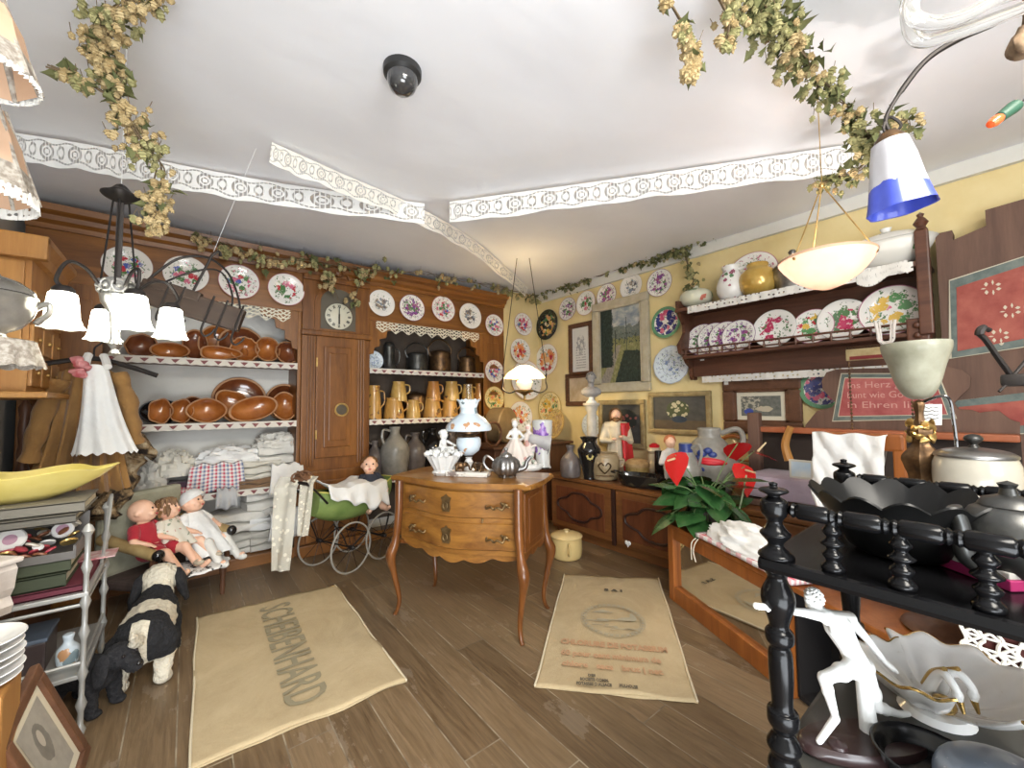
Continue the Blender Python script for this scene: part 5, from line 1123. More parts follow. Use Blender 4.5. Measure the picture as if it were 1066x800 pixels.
MB().box((-.25,ya+.02,1.72),(.03,.1,.15),bev=.01).ell((-.27,ya+.02,1.75),.02).ell((-.27,ya+.02,1.69),.02).obj('bracket',W_RK,rk,smooth=False)
for nm,x,z,h in (('shelf_edging',-W_-.004,zl,.06),('lower_edging',-.08,1.535,.055)):
    rows=[[(x-.004*sin(i*1.4),ya+.02+(yb-ya-.1)*i/80,z-h*j) for j in (0,1)] for i in range(81)]
    MB().surf(rows).obj(nm,LACE_S,rk)
gp='plates standing in the plate rack'
for px,py,r,st,lb in ((731,344,18,'purple','leftmost of the four overlapping small plates in the plate rack'),(743,344,18,'purple','second from left of the four overlapping small plates in the rack'),(755,343,18,'purple','third from left of the four overlapping small plates in the rack'),(769,343,18,'purple','front and rightmost of the four overlapping small plates in the rack'),
    (806,333,22,'peony','plate with a dark red peony in the rack, right of the four small plates'),(846,331,20,'tulip','plate with an orange flower basket in the middle of the rack'),(877,321,24,'peony','plate with tall red and green flowers, second from right in the rack'),(928,311,29,'tulip','largest plate, with pink tulips in a basket, at the right end of the rack')):
    x=DX-.11-.0*(px); p=onx(px,py,x-.012*{731:0,743:1,755:2,769:3}.get(px,1)); R=r*mpp(p)*.93; p.z=1.715+R*.985; plate(p,(-1,0,.2),R,st,lb,gp)
TZ=zl+.001
def onrack(px,x=3.5): return onx(px,290,x).y
def rackt(name,cat,label,px,prof,m,x=3.5,**k): return lathe_thing(name,cat,label,(x,onrack(px,x),TZ),prof,m,**k)
GF=emb('green_flowered_faience',(.66,.66,.52),(.16,.28,.12),(.55,.15,.1),15,.36)
rackt('round_tureen','tureen','round tureen with green leaf decoration at the left end of the rack top',724,[(0,0),(.06,0),(.065,.015),(.12,.05),(.135,.1),(.12,.14),(.08,.165),(.03,.18),(.02,.2),(0,.21)],GF)
rackt('painted_jug','jug','white jug with painted red flowers on the rack top',761,[(0,0),(.06,0),(.1,.05),(.11,.12),(.085,.2),(.06,.24),(.07,.28),(.055,.28),(0,.22)],FLO_V,3.46,handle=([(0,-.06,.25),(0,-.14,.24),(0,-.15,.14),(0,-.1,.08)],.011))
rackt('gold_lustre_jug','jug','round golden yellow jug in front of a big plate on the rack top',789,[(0,0),(.07,0),(.12,.05),(.135,.12),(.12,.18),(.08,.22),(.075,.25),(.06,.25),(0,.2)],mottled('gold_lustre',(.5,.3,.06),(.7,.5,.14),.2,5,.3,coat=.4),3.47)
p=onx(783,272,3.58); plate((3.585,onrack(783,3.58),TZ+.2),(-1,0,.2),.2,'pink','large pink-flowered plate leaning on the wall behind the golden jug on the rack top',None,spin=1)
v=rackt('pewter_tureen','tureen','pewter covered pot with a knobbed dome lid on the rack top',826,[(0,0),(.1,0),(.11,.03),(.13,.1),(.13,.15),(.135,.155),(.12,.18),(0,.18)],PEWTER,3.5,lid=[(.14,.155),(.125,.18),(.07,.22),(.03,.24),(.015,.25),(.02,.27),(.028,.285),(.018,.3),(0,.305)],lm=PEWTER)
rackt('blue_cup','cup','small pale blue and white cup between the pewter pot and the big tureen',866,[(0,0),(.04,0),(.05,.02),(.06,.09),(.065,.1),(.055,.1),(0,.05)],mat('pale_blue_china',(.55,.6,.75),.3),3.5)
v=rackt('oval_tureen','tureen','large oval lidded tureen with painted tulips at the right end of the rack top',925,[(0,0),(.1,0),(.09,.02),(.12,.035),(.19,.09),(.22,.15),(.215,.17),(0,.17)],emb('tulip_tureen',(.75,.74,.68),(.4,.05,.12),(.1,.28,.1),9,.3),3.48,n=36,lid=[(.222,.172),(.215,.18),(.14,.22),(.06,.24),(.02,.25),(.03,.275),(0,.285)],lm=emb('tulip_lid',(.75,.74,.7),(.3,.3,.3),(.15,.3,.15),10,.2)); v.scale=(.62,1,1)
for i in (0,): 
    rows=[[(RX-.012-.006*sin(u*9),onrack(918,RX)+.12-.24*u,zl+.012-(.09+.03*sin(u*6))*w) for w in (0,.3,.6,1)] for u in [q/16 for q in range(17)]]; tag(MB().surf(rows).obj('lace_doily',LACE_S),'white lace doily hanging over the rack edge under the oval tureen','doily')
pU=onx(922,346,3.32); b=MB()
for s in (.045,.028): b.tube(spl([(0,s,.07),(0,s*.8,.0),(0,s*.7,-.05),(0,0,-.075 if s>.03 else -.06),(0,-s*.7,-.05),(0,-s*.8,0),(0,-s,.07)],5),.009 if s>.03 else .005,7)
o=b.obj('lyre_ornament',emb('pink_white_faience',(.7,.65,.6),(.6,.25,.3),(.2,.2,.2),50,.2),None,loc=pU); tag(o,'small white and pink lyre-shaped faience ornament hanging from the rack gallery','ornament')
# small gilt frame lantern with bead strings
p=onx(914,366,3.2); bd=T('beaded_hanger','small gilt wooden box frame hanging with dark bead strings below the plate rack','hanging ornament',p)
MB().box((0,0,-.01),(.03,.3,.07),bev=.005).obj('gilt_box',GOLDF,bd,smooth=False); MB().box((-.016,0,-.03),(.005,.26,.02)).obj('red_band',mat('dark_red_velvet',(.15,.02,.02),.9),bd,smooth=False)
b=MB()
for k in range(20): b.lathe([(0,0),(.008,.006),(0,.012)],n=8,o=(-.016,-.14+.28*k/19,.028))
b.obj('bead_edge',BRONZE,bd)
for y in (.135,-.135):
    b=MB()
    for k in range(19): b.ell((-.017,y,-.06-k*.022),(.007,.007,.008),n=8)
    b.tube([(-.017,y,-.05),(-.017,y,-.47)],.002); b.obj('bead_string',BRONZE,bd)
# ================================================================ PAINTED SETTLE
PX=3.45; ps=T('painted_settle','old painted wooden bed with a lobed red-panelled headboard below the plate rack','bed',(PX,0,0))
def hp_(px,py): p=onx(px,py,PX); return (p.y,p.z)
ol=[(840,443),(852,428),(868,424),(871,419),(858,406),(857,397),(862,388),(872,385),(900,384),(940,383),(985,382),(1002,385),(1011,393),(1010,404),(1000,413),(994,420),(998,426),(1012,427),(1020,430),(1025,429),(1040,428),(1052,437),(1062,440),(1062,452),(840,452)]
yz=Matrix(((0,0,-1,0),(1,0,0,0),(0,1,0,0),(0,0,0,1)))
MB().prism([hp_(*q) for q in ol],.035,yz).obj('headboard',W_OLD,ps,smooth=False)
GRP=mottled('dark_green_paint',(.09,.12,.11),(.16,.19,.17),.6,18); RDP=mottled('worn_red_paint',(.3,.06,.06),(.42,.12,.11),.65,12); CRL=mat('cream_line_paint',(.55,.5,.38),.6)
def band(pts,x,m,name,parent=ps,f=hp_): return MB().prism([f(*q) for q in pts],.004,Matrix(((0,0,-1,x),(1,0,0,0),(0,1,0,0),(0,0,0,1)))).obj(name,m,parent,smooth=False)
band([(868,439),(877,389),(978,389),(997,436)],-.036,CRL,'cream_outline'); band([(869,438),(878,390),(977,390),(995,435.5)],-.037,GRP,'green_border'); band([(874,434),(881,393.5),(974,393.5),(988,432)],-.0385,CRL,'cream_line'); rp=band([(875,433.2),(881.6,394.4),(973.4,394.4),(987,431.4)],-.04,RDP,'red_panel')
for i,(ln,py) in enumerate((('Ins Herz geliebt',402),('bunt wie Gott uns',412),('in Ehren liebt',422))):
    a=onx(884,py,PX); b_=onx(972,py-1,PX); a-=ps.location; b_-=ps.location; o=text(ln,'painted_motto',mat('cream_lettering',(.55,.3,.26),.7),ps,.058,frame_m(Vector((-.046,(a.y+b_.y)/2,a.z)),(0,-1,0),(-1,0,0)),1,.0004)
    w=max(v.co.x for v in o.data.vertices)-min(v.co.x for v in o.data.vertices); o.matrix_local=frame_m(Vector((-.046,(a.y+b_.y)/2,a.z)),(0,-1,0),(-1,0,0))@Matrix.Diagonal((abs(a.y-b_.y)/w,1,1,1))
p0,p1=onx(790,444,3.38),onx(1062,449,3.38); MB().box((-.06,(p0.y+p1.y)/2,p0.z-.02),(.12,abs(p0.y-p1.y),.04),bev=.01).obj('orange_rail',mottled('orange_red_paint',(.3,.085,.03),(.38,.12,.05),.5,9),ps,smooth=False)
p2=onx(785,470,3.3); MB().box((-.12,p2.y,.85),(.07,.08,.75),bev=.01).obj('post',W_OLD,ps,smooth=False)
MB().box((-.02,(p0.y+p1.y)/2,.85),(.03,abs(p0.y-p1.y),.5)).obj('back_panel',mat('bed_interior_shade',(.03,.02,.015),.8),ps,smooth=False)  # near-black panel stands in for the shaded space inside the bed
MB().box((-.2,(p0.y+p1.y)/2+.0,.73),(.4,abs(p0.y-p1.y),.16),bev=.05).obj('mattress',cloth('lilac_striped_ticking',(.42,.34,.4)),ps)
MB().box((-.2,(p0.y+p1.y)/2,.622),(.42,abs(p0.y-p1.y)+.04,.04),bev=.01).obj('base_board',W_OLD,ps,smooth=False)
q=onx(817,455,3.22)-ps.location; MB().tube(spl([(q.x,q.y-.02,q.z-.16),(q.x,q.y-.0,q.z-.05),(q.x-.01,q.y-.04,q.z+.07)],6),[.03-.0008*i for i in range(13)],8).obj('pale_arm',W_PI,ps)
# small framed view
frame((822,478),(848,500),'small pale framed seascape standing on the lilac bedding','W' and mat('pale_frame',(.5,.47,.4),.5),mottled('seascape',(.32,.45,.6),(.6,.6,.55),.6,4),.012,'framed_seascape',.012,x=2.95)
# ================================================================ PAINTED WARDROBE
WX=3.5; wr=T('painted_wardrobe','tall old painted wardrobe with red flowered panels at the right edge','wardrobe',(WX,0,0))
def wp_(px,py): p=onx(px,py,WX); return (p.y,p.z)
yl=onx(977,300,WX).y; zt1=onx(977,243,WX).z
MB().prism([(yl,.0),(yl,zt1),(yl-.07,zt1),(yl-.07,zt1-.06),(yl-.2,zt1-.02),(yl-.2,zt1+.07),(-.55,zt1+.11),(-.55,.0)],.13,Matrix(((0,0,1,0),(1,0,0,0),(0,1,0,0),(0,0,0,1)))).obj('carcass',W_OLD,wr,smooth=False)
for (pa,pb,pc,pd),fl in ((((988,293),(1066,268),(1066,362),(991,374)),1),(((990,418),(1066,409),(1066,452),(992,455)),2)):
    MB
    band([(988,pa[1]-1),(1066,pb[1]-1),(1066,pc[1]),(988,pd[1])] if fl==1 else [pa,pb,pc,pd],-.004,CRL,'cream_outline',wr,wp_)
    I=lambda q,dx,dy:(q[0]+dx,q[1]+dy)
    band([I(pa,1,0),I(pb,0,0),I(pc,0,-1),I(pd,0,-1)],-.006,GRP,'green_border',wr,wp_)
    band([I(pa,8,7 if fl==1 else 6),I(pb,0,9 if fl==1 else 8),I(pc,0,-9),I(pd,6,-8)],-.009,mottled('wardrobe_red_paint',(.26,.045,.033),(.37,.095,.065),.6,10),'red_panel',wr,wp_)
cf=MB()
def fw_(px,py,r,n=7):
    y,z=wp_(px,py); rr=r*mpp((WX,y,z))
    for k in range(n): a=2*pi*k/n; cf.ell((-.0105,y+rr*.6*cos(a),z+rr*.6*sin(a)),(.003,rr*.42*abs(cos(a))+rr*.14,rr*.42*abs(sin(a))+rr*.14),n=8)
for q in ((1032,300,9),(1052,324,9),(1040,350,9),(1020,440,7)): fw_(*q)
for i in range(130):
    px=random.uniform(1006,1046); py=random.uniform(304,350); y,z=wp_(px,py); a=math.atan2(py-332,px-1012)+random.uniform(-.4,.4); cf.ell((-.0105,y,z),(.002,.02,.006),n=6,rot=Matrix.Rotation(a,4,'X'))
cf.obj('painted_flowers',CRL,wr)
# ================================================================ CHAIR WITH SHIRT, SIDE TABLE GROUP
cx_=2.55; pA=onx(848,450,cx_); pB=onx(942,455,cx_)
och=T('orange_chair','orange-brown wooden chair with its back towards the room, a white shirt over it','chair',(cx_,(pA.y+pB.y)/2,0)); hw=abs(pA.y-pB.y)/2
zt_=pB.z
for s in (-1,1): MB().box((0,s*(hw-.02),zt_/2),(.04,.045,zt_),bev=.008).obj('back_leg',W_OR,och,smooth=False); MB().box((.42,s*(hw-.04),.23),(.04,.04,.46),bev=.008).obj('front_leg',W_OR,och,smooth=False)
MB().box((0,0,zt_-.03),(.045,2*hw,.08),bev=.012).box((0,0,zt_-.3),(.03,2*hw,.05),bev=.008).obj('back_rail',W_OR,och,smooth=False); MB().box((.21,0,.47),(.48,2*hw,.04),bev=.012).obj('seat',W_OR,och,smooth=False)
rows=[]
for i in range(33):
    u=i/32; yy=pA.y+.02-(pA.y-onx(925,450,cx_).y)*u-.02; r=[]
    for j in range(33):
        s=j/32; L1,L2=.16,.5-.14*(abs(u-.55)*2)**2+.03*sin(u*9)
        if s<.3: d=(.3-s)/.3; q=(cx_+.04+.02*d,yy+(u-.5)*.06*d,zt_+.012-L1*d)
        else: d=(s-.3)/.7; q=(cx_-.04-.02*sin(d*3)-.03*abs(sin(u*7+d*3))*d-.02*MN.noise(Vector((u*5,d*4,2)))-.018*abs(sin((u-d)*9)),yy+.02*sin(d*4)*(u-.5),zt_+.014-L2*d)
        r.append((q[0],q[1],q[2]+.006*sin(u*13)))
    rows.append(r)
o=MB().surf(rows).obj('white_shirt',WHITEC); o.modifiers.new('s','SOLIDIFY').thickness=.006; tag(o,'white cotton shirt draped over the orange wooden chair back','shirt')
# side table carrying the glass lamp and the tureen
stb=T('side_table','small round dark pedestal stand carrying the glass lamp, mostly hidden behind the black stand','table',ond(985,540,1.42)); stb.location.z=0; TZ2=.88
MB().lathe([(0,TZ2-.03),(.26,TZ2-.03),(.27,TZ2-.015),(.26,TZ2),(0,TZ2)],n=36).obj('table_top',W_DK,stb); MB().lathe(sp2([(0,HT+.027),(.12,HT+.027),(.12,HT+.045),(.04,HT+.07),(.03,HT+.16),(.04,HT+.24),(.03,HT+.32),(.05,TZ2-.03)]),n=24).obj('pedestal',W_DK,stb)
q=ond(957,430,1.4); LS=.72; gl_=T('glass_shade_lamp','bronze-based lamp with an upturned frosted glass bowl shade','lamp',(q.x,q.y,TZ2)); k=1.4/F
def zq(py): return (ond(957,py,1.4).z-TZ2)
MB().lathe(sp2([(0,0),(.09,0),(.085,.02),(.05,.04),(.035,zq(500)),(.045,zq(485)),(.05,zq(475)),(.022,zq(462)),(.03,zq(455)),(.032,zq(447)),(.015,zq(440)),(.011,zq(430)),(.015,zq(420)),(0,zq(416))]),n=24,flute=.12,fn=6).obj('base',BRONZE,gl_)
b=MB()
for i in range(26): a=i*2.4; b.ell((.032*cos(a),.032*sin(a),zq(449)+.03*sin(i*1.7)),(.006,.014,.011),n=7,rot=Matrix.Rotation(a,4,'Z'))
b.jit(.008,50).obj('gilt_leaves',BRASS,gl_)
FROST=mat('frosted_glass_shade',(.55,.56,.48),.35,fn=lambda g:{'c':g.ramp(g.noise(g.co(),7,5),[(.35,(.27,.27,.2)),(.65,(.47,.47,.38))])},alpha=.9,coat=.3)
MB().lathe([(r*LS,z) for r,z in sp2([(.02,zq(416)),(.05,zq(412)),(.078,zq(400)),(.102,zq(380)),(.122,zq(366)),(.126,zq(359)),(.12,zq(358)),(.098,zq(380)),(.072,zq(400)),(.02,zq(411))])],n=40).obj('shade',FROST,gl_)
MB().tube(spl([(.02,0,zq(420)),ond(985,413,1.38)-gl_.location,ond(993,440,1.36)-gl_.location,ond(998,490,1.34)-gl_.location,ond(1000,522,1.36)-gl_.location],8),.005,7).obj('cord',BLKGL,gl_)
q=ond(1016,500,1.28); tu=T('cream_tureen','large pale cream oval tureen with grey metal rim and dark knob behind the pewter teapot','tureen',(q.x,q.y,TZ2)); 
z1=ond(1016,476,1.28).z-TZ2
MB().lathe(sp2([(0,0),(.06,0),(.085,.04),(.095,z1*.5),(.088,z1),(0,z1)]),n=32).obj('body',mat('cream_china',(.44,.41,.34),.25,coat=.4),tu)
MB().lathe(sp2([(.092,z1),(.09,z1+.01),(.065,z1+.022),(.015,z1+.03),(0,z1+.03)]),n=32).obj('lid',PEWTER,tu); MB().lathe(sp2([(0,z1+.028),(.014,z1+.03),(.009,z1+.04),(.022,z1+.055),(.015,z1+.068),(0,z1+.072)]),n=16).obj('knob',DKPEW,tu)
q=ond(970,428,1.36); tg=T('price_tag','white rounded card tag with dark handwriting behind the lamp stem','tag',M=frame_m(ond(968,432,1.46),RT,-FW)); MB().box((0,0,0),(.085,.075,.002),bev=.0008).obj('card',mat('white_card',(.75,.75,.73),.8),tg,smooth=False)
b=MB()
for i in range(5): b.tube(spl([(-.03+.012*j,.026-.013*i+.003*sin(j*2.3+i),.0022) for j in range(6 if i<4 else 3)],3),.0012,4)
b.obj('handwriting',mat('dial_black'),tg)

for px,py,xx,lb in ((731,374,DX-.078,'tiny white price label on the lower board of the plate rack'),(756,399,DX-.036,'tiny white price label on the corner of the wide brown picture frame')):
    p=onx(px,py,xx); tag(MB().box((0,0,0),(.002,.035,.028),bev=.0006).obj('price_label',PORC,None,smooth=False,loc=p),lb,'label')
# ================================================================ CEILING: LACE BANDS, CAMERA DOME
def lace_band(pts,h,m,label,grp='lace bands under the ceiling',drop=True,wob=.01,flat=0):
    P=[onz(*p,CZ-.02) for p in pts]; Q=spl(P,10); rows=[]; n=len(Q)
    for i,p in enumerate(Q):
        t=(Q[min(i+1,n-1)]-Q[max(i-1,0)]).normalized(); s=t.cross(Vector((0,0,1)))
        rows.append([(p.x+s.x*(flat*j+wob*sin(i*.9)*j),p.y+s.y*(flat*j+wob*sin(i*.9)*j),p.z-(h*j+(.012*abs(sin(i*.8)) if j>.9 else 0))) for j in (0,.25,.5,.75,1)])
    return tag(MB().surf(rows).obj('lace_band',m),label,'lace',grp)
lace_band([(14,138),(100,152),(180,170),(300,192),(442,212)],.14,LACE_B,'white lace band hanging from the ceiling on the left, from the lampshades to the middle')
lace_band([(468,210),(600,192),(740,172),(888,150)],.145,LACE_B,'white lace band hanging from the ceiling on the right, ending at the hop garland')
lace_band([(283,148),(350,178),(440,218),(500,255),(550,300)],.1,LACE_C,'cream lace band running diagonally under the ceiling towards the wall corner',flat=-.03)
p=onz(419,73,CZ-.012); dc=T('dome_camera','black dome security camera on the white ceiling','camera',p)
MB().lathe([(0,.02),(.075,.02),(.08,0),(.078,-.025),(.066,-.035),(0,-.03)],n=32).obj('mount',mat('black_plastic',(.02,.02,.02),.4),dc)
MB().lathe([(.064,-.03),(.062,-.06),(.05,-.085),(.03,-.1),(0,-.106)],n=32).obj('dome',mat('smoked_dome',(.04,.04,.042),.06,coat=1),dc)
# ================================================================ HOP GARLANDS
def garland(pts,label,nc,nl,spread,cs,green=.5,grp='dried hop garlands',extra=None):
    P=spl(pts,10); o=P[len(P)//2].copy(); t=T('hop_garland',label,'garland',o,0,grp); P=[p-o for p in P]
    v=MB()
    for k in range(3): v.tube([p+Vector((MN.noise(p*6+Vector((k*5,0,0))),MN.noise(p*6+Vector((0,k*5,0))),MN.noise(p*6+Vector((0,0,k*5)))))*spread*.5 for p in P],.0028,5)
    c=[MB(),MB()]; lf=MB()
    def rp():
        for _ in range(12):
            i=random.random()*(len(P)-1); a=P[int(i)].lerp(P[min(int(i)+1,len(P)-1)],i%1); dn_=MN.noise((a+o)*9)
            if dn_>-.2: break
        s=(spread*(.5+1.6*max(0,dn_+.1))); return a+Vector((random.gauss(0,.5),random.gauss(0,.5),random.gauss(-.25,.5)))*s
    for _ in range(nc):
        q=rp(); s=cs*random.uniform(.7,1.2); b=c[0 if MN.noise((q+o)*7)*.9+random.uniform(-.25,.25)+.5>green else 1]; ax=Matrix.Rotation(random.uniform(-.7,.7),4,'X')@Matrix.Rotation(random.uniform(-.7,.7),4,'Y')
        # a cone of overlapping bracts
        rows=[]
        for r,z in ((.12,.1),(.5,-.15),(.34,-.2),(.56,-.55),(.36,-.6),(.48,-.95),(.28,-1.0),(.02,-1.4)):
            rows.append([ax@Vector((s*r*(1+.25*cos(4*a+z*5))*cos(a),s*r*(1+.25*cos(4*a+z*5))*sin(a),s*z)) for a in (2*pi*k/8 for k in range(8))])
        b.surf(rows,closev=True,M=Matrix.Translation(q))
        if random.random()<.35: v.tube([q,q+Vector((random.uniform(-.4,.4),random.uniform(-.4,.4),1))*cs*1.3],.0012,4)
    for _ in range(nl):
        q=rp(); s=cs*random.uniform(1.0,2.0); M=Matrix.Translation(q)@Matrix.Rotation(random.uniform(0,6.3),4,'Z')@Matrix.Rotation(random.uniform(-1.3,1.3),4,'X')@Matrix.Rotation(random.uniform(-.8,.8),4,'Y')
        lf.surf([[(x*s*w_,y*s,abs(x*w_)*s*.5-.2*s*y*y) for w_ in (-1,-.5,0,.5,1)] for x,y in ((.02,0),(.4,.12),(.3,.35),(.55,.45),(.3,.75),(.12,1.0),(0,1.25))],M=M)
    v.obj('vine',VINE,t)
    for ob in (c[0].obj('pale_hop_cones',HOPM,t),c[1].obj('green_hop_cones',HOPG,t),lf.obj('dry_leaves',HOPL,t)): ob['kind']='stuff'
    return t
D=ond
garland([D(170,-12,1.3),D(128,6,1.33),D(106,30,1.36),D(108,60,1.38),D(120,92,1.4),D(132,120,1.42),D(150,150,1.45),D(166,172,1.5),D(164,205,1.55),D(160,235,1.6)],'thick dried hop garland hanging at the upper left beside the lampshades',380,90,.055,.022,.3)
garland([D(52,70,1.3),D(80,80,1.34),D(112,100,1.38)],'short brownish hop sprig reaching from the lampshade to the left garland',40,16,.03,.02,.1)
def yw(px,py): return ony(px,py,3.82)
garland([yw(205,247),yw(232,255),yw(275,268),yw(310,270),yw(345,276),yw(380,281),yw(430,284),yw(470,290),yw(510,297),yw(545,306),yw(562,310)],'long thin hop garland along the dresser cornice',170,60,.075,.036,.5)
garland([yw(335,276),yw(345,295),yw(352,312)],'hop sprig hanging down in front of the clock crest',26,6,.05,.036,.4); garland([yw(378,280),yw(374,297),yw(370,310)],'hop sprig hanging right of the clock dial',24,6,.05,.036,.4)
def xw(px,py): return onx(px,py,DX-.1)
garland([xw(566,300),xw(592,298),xw(620,288),xw(650,278),xw(680,267),xw(700,262),xw(735,243),xw(770,226),xw(805,212),xw(845,192)],'long green-tinged hop garland along the top of the yellow wall',150,420,.06,.026,.7)
garland([xw(712,258),xw(716,275),xw(722,292),xw(716,306),xw(718,322)],'hop sprig trailing down over the left end of the plate rack',34,50,.05,.028,.8)
garland([D(690,-8,1.25),D(712,28,1.3),D(722,60,1.33),D(716,76,1.33)],'hop sprig hanging from the ceiling, leftmost of the upper right bunches',90,14,.03,.024,.3)
garland([D(745,-10,1.3),D(758,20,1.32),D(757,45,1.33)],'short hop sprig hanging from the ceiling right of the leftmost bunch',26,4,.025,.024,.3)
garland([D(760,-14,1.3),D(790,5,1.35),D(815,30,1.42),D(835,60,1.5),D(856,90,1.58),D(884,120,1.62),D(908,150,1.6),D(940,125,1.45)],'thick leafy hop garland at the upper right leading to the blue glass lampshade',330,300,.065,.023,.55)
garland([D(905,150,1.62),D(895,175,1.8),D(870,185,1.95),D(850,192,2.05)],'hop sprig joining the upper right bunch to the lit bowl lamp chain',40,40,.045,.024,.6)
# ================================================================ HANGING LAMP WITH FOUR SHADES
LIT=lit('lit_glass_shade',(.9,.95,.93),(1,.95,.85),1.1)
cc=D(122,300,1.56); ch=T('pendant_lamp','hanging four-arm lamp with lit white glass shades at the left','lamp',(cc.x,cc.y,0))
ztop=D(130,196,1.56).z; zmid=D(122,300,1.56).z; zbot=D(122,370,1.56).z
MB().lathe(sp2([(0,ztop+.025),(.012,ztop+.022),(.03,ztop+.0),(.052,ztop-.012),(.046,ztop-.03),(.018,ztop-.045),(0,ztop-.045)]),n=28,flute=.12,fn=4).obj('canopy',IRON,ch); MB().tube([(0,0,ztop),(0,0,CZ-.01)],.0016).obj('cord',mat('white_cord',(.75,.75,.75),.6),ch)
MB().box((0,0,(ztop+zmid)/2),(.02,.01,ztop-zmid)).obj('centre_rod',IRON,ch,smooth=False)
for k in range(3):
    a=k*2.1+.5; MB().tube([(.025*cos(a),.025*sin(a),ztop-.03),(.06*cos(a),.06*sin(a),zmid)],.0035,6).obj('stay',IRON,ch)
b=MB()
for k in range(9):
    a=2*pi*k/9; b.tube([( .052*cos(a)+.019*cos(t)*-sin(a),.052*sin(a)+.019*cos(t)*cos(a),zmid+.0+.022*sin(t)) for t in [2*pi*q/12 for q in range(12)]],.0045,6,closed=True); b.ell((.054*cos(a),.054*sin(a),zmid),(.009,.009,.01),n=8)
b.lathe([(.036,zmid-.03),(.046,zmid-.02),(.049,zmid+.01),(.042,zmid+.03),(.03,zmid+.035)],n=24); b.obj('cast_flower_ring',mottled('grey_cast_metal',(.16,.155,.15),(.33,.32,.3),.45,20,.5),ch)
MB().lathe([(.05,zmid-.03),(.045,zmid-.06),(.02,zmid-.1),(.014,zbot+.06),(.022,zbot+.04),(.01,zbot+.02),(.018,zbot+.005),(0,zbot-.01)],n=20).obj('finial',SILV,ch)
for (px,py,dd) in ((65,322,1.4),(140,324,1.5),(178,336,1.68),(108,338,1.66)):
    q=D(px,py,dd)-ch.location; k=dd/F; d=Vector((q.x,q.y,0)); n_=d.normalized()
    a_=MB().tube(spl([n_*.06+Vector((0,0,zmid)),n_*.1+Vector((0,0,zmid+.045)),n_*.15+Vector((0,0,zmid+.05)),n_*(d.length+.02)+Vector((0,0,q.z+.1)),d+Vector((0,0,q.z+.072))],6),.006,7).obj('arm',IRON,ch)
    MB().lathe([(.0,.08),(.02,.08),(.029,.07),(.031,.056),(0,.056)],o=(d.x,d.y,q.z),n=20).obj('holder',IRON,a_)
    rows=[]
    for r,z,w_ in ((.026,.062,0),(.036,.052,0),(.041,.01,0),(.044,-.03,.0),(.049,-.055,.003),(.056,-.066,.005)): rows.append([(d.x+(r*1+w_*cos(6*t))*cos(t),d.y+(r+w_*cos(6*t))*sin(t),q.z+z+w_*.5*cos(6*t+1)) for t in (2*pi*j/36 for j in range(36))])
    MB().surf(rows,closev=True).obj('glass_shade',LIT,a_)
# ================================================================ IRON RACK WITH HOOKS
L_=D(146,302,2.0); R__=D(252,335,2.15); c_=(L_+R__)/2; ir=T('game_hook_rack','dark wooden board with wrought iron arches and hooks hanging at the left under the ceiling','rack',c_)
ax=(R__-L_).normalized(); ln=(R__-L_).length; up=Vector((0,0,1)); M=Matrix((ax,up.cross(ax).normalized(),ax.cross(up.cross(ax)).normalized()*1)).transposed().to_4x4(); ir.matrix_world=Matrix.Translation(c_)@M
MB().box((0,0,0),(ln,.05,.12),bev=.008).box((-ln*.2,-.01,.05),(ln*.5,.04,.05),bev=.008).obj('board',wood('smoked_board_wood',(.06,.035,.022),(.02,.011,.008),.6,axis=0),ir,smooth=False)
b=MB(); h=ln*.5
b.tube(spl([(-h,0,.03),(-h*.6,-.01,.2),(-h*.1,-.01,.26),(h*.4,-.01,.22),(h*.8,-.01,.1),(h*.95,0,.0)],7),.006,6); b.tube(spl([(-h*.9,.02,.02),(-h*.3,.02,.17),(h*.2,.02,.22),(h*.6,.02,.12),(h*.7,.02,0)],7),.005,6)
b.tube([(-h*.15,0,-.05),(h*.0,-.02,.28)],.006,6); b.tube(spl([(0,-.02,.28),(.02,-.02,.31),(.035,-.02,.29)],4),.007,6); b.obj('iron_arch',IRON,ir)
for x in (-h*.5,-.05,h*.35,h*.62,h*.95): MB().tube(spl([(x,-.028,.08),(x,-.034,-.05),(x+.005,-.04,-.11),(x+.03,-.045,-.13),(x+.05,-.04,-.105),(x+.055,-.04,-.08)],5),[.005]*25+[.003],6).obj('hook',IRON,ir)
MB().tube([(h*.0,-.02,.3),(h*.0,-.02,CZ-c_.z-.01)],.0009).obj('hanging_wire',mat('white_cord'),ir)
# ================================================================ OIL-LAMP PENDANT BY THE CORNER
q=D(546,396,3.9); k=3.9/F; ol_=T('hanging_oil_lamp','lit hanging oil-type lamp with white glass shade near the yellow wall corner','lamp',q)
LITW=lit('lit_opal_shade',(.92,.86,.72),(1,.8,.5),1.2,.6)
MB().lathe([(.03,.12),(.07,.11),(.16,.05),(.2,0),(.195,0),(.15,.05),(.06,.1)],n=36,o=(-.0,0,.02)).obj('shade',LITW,ol_)
MB().lathe([(0,-.1),(.05,-.1),(.075,-.06),(.08,-.02),(.06,0),(0,0)],n=28).obj('font',PORC,ol_); MB().lathe([(0,-.2),(.012,-.19),(.01,-.15),(.03,-.13),(.085,-.11),(.09,-.095),(.05,-.09),(0,-.09)],n=24).obj('cup',BRASS,ol_)
b=MB()
for s in (-1,1): b.tube(spl([(s*.08,0,-.1),(s*.15,0,-.12),(s*.21,0,-.08),(s*.2,0,.0),(s*.21,0,.06)],6),.008,7); b.tube([(s*.21,0,.06),(s*.06,0,CZ-q.z-.02)],.004,6)
b.obj('frame',IRON,ol_); ol_.rotation_euler=(0,0,-.7)
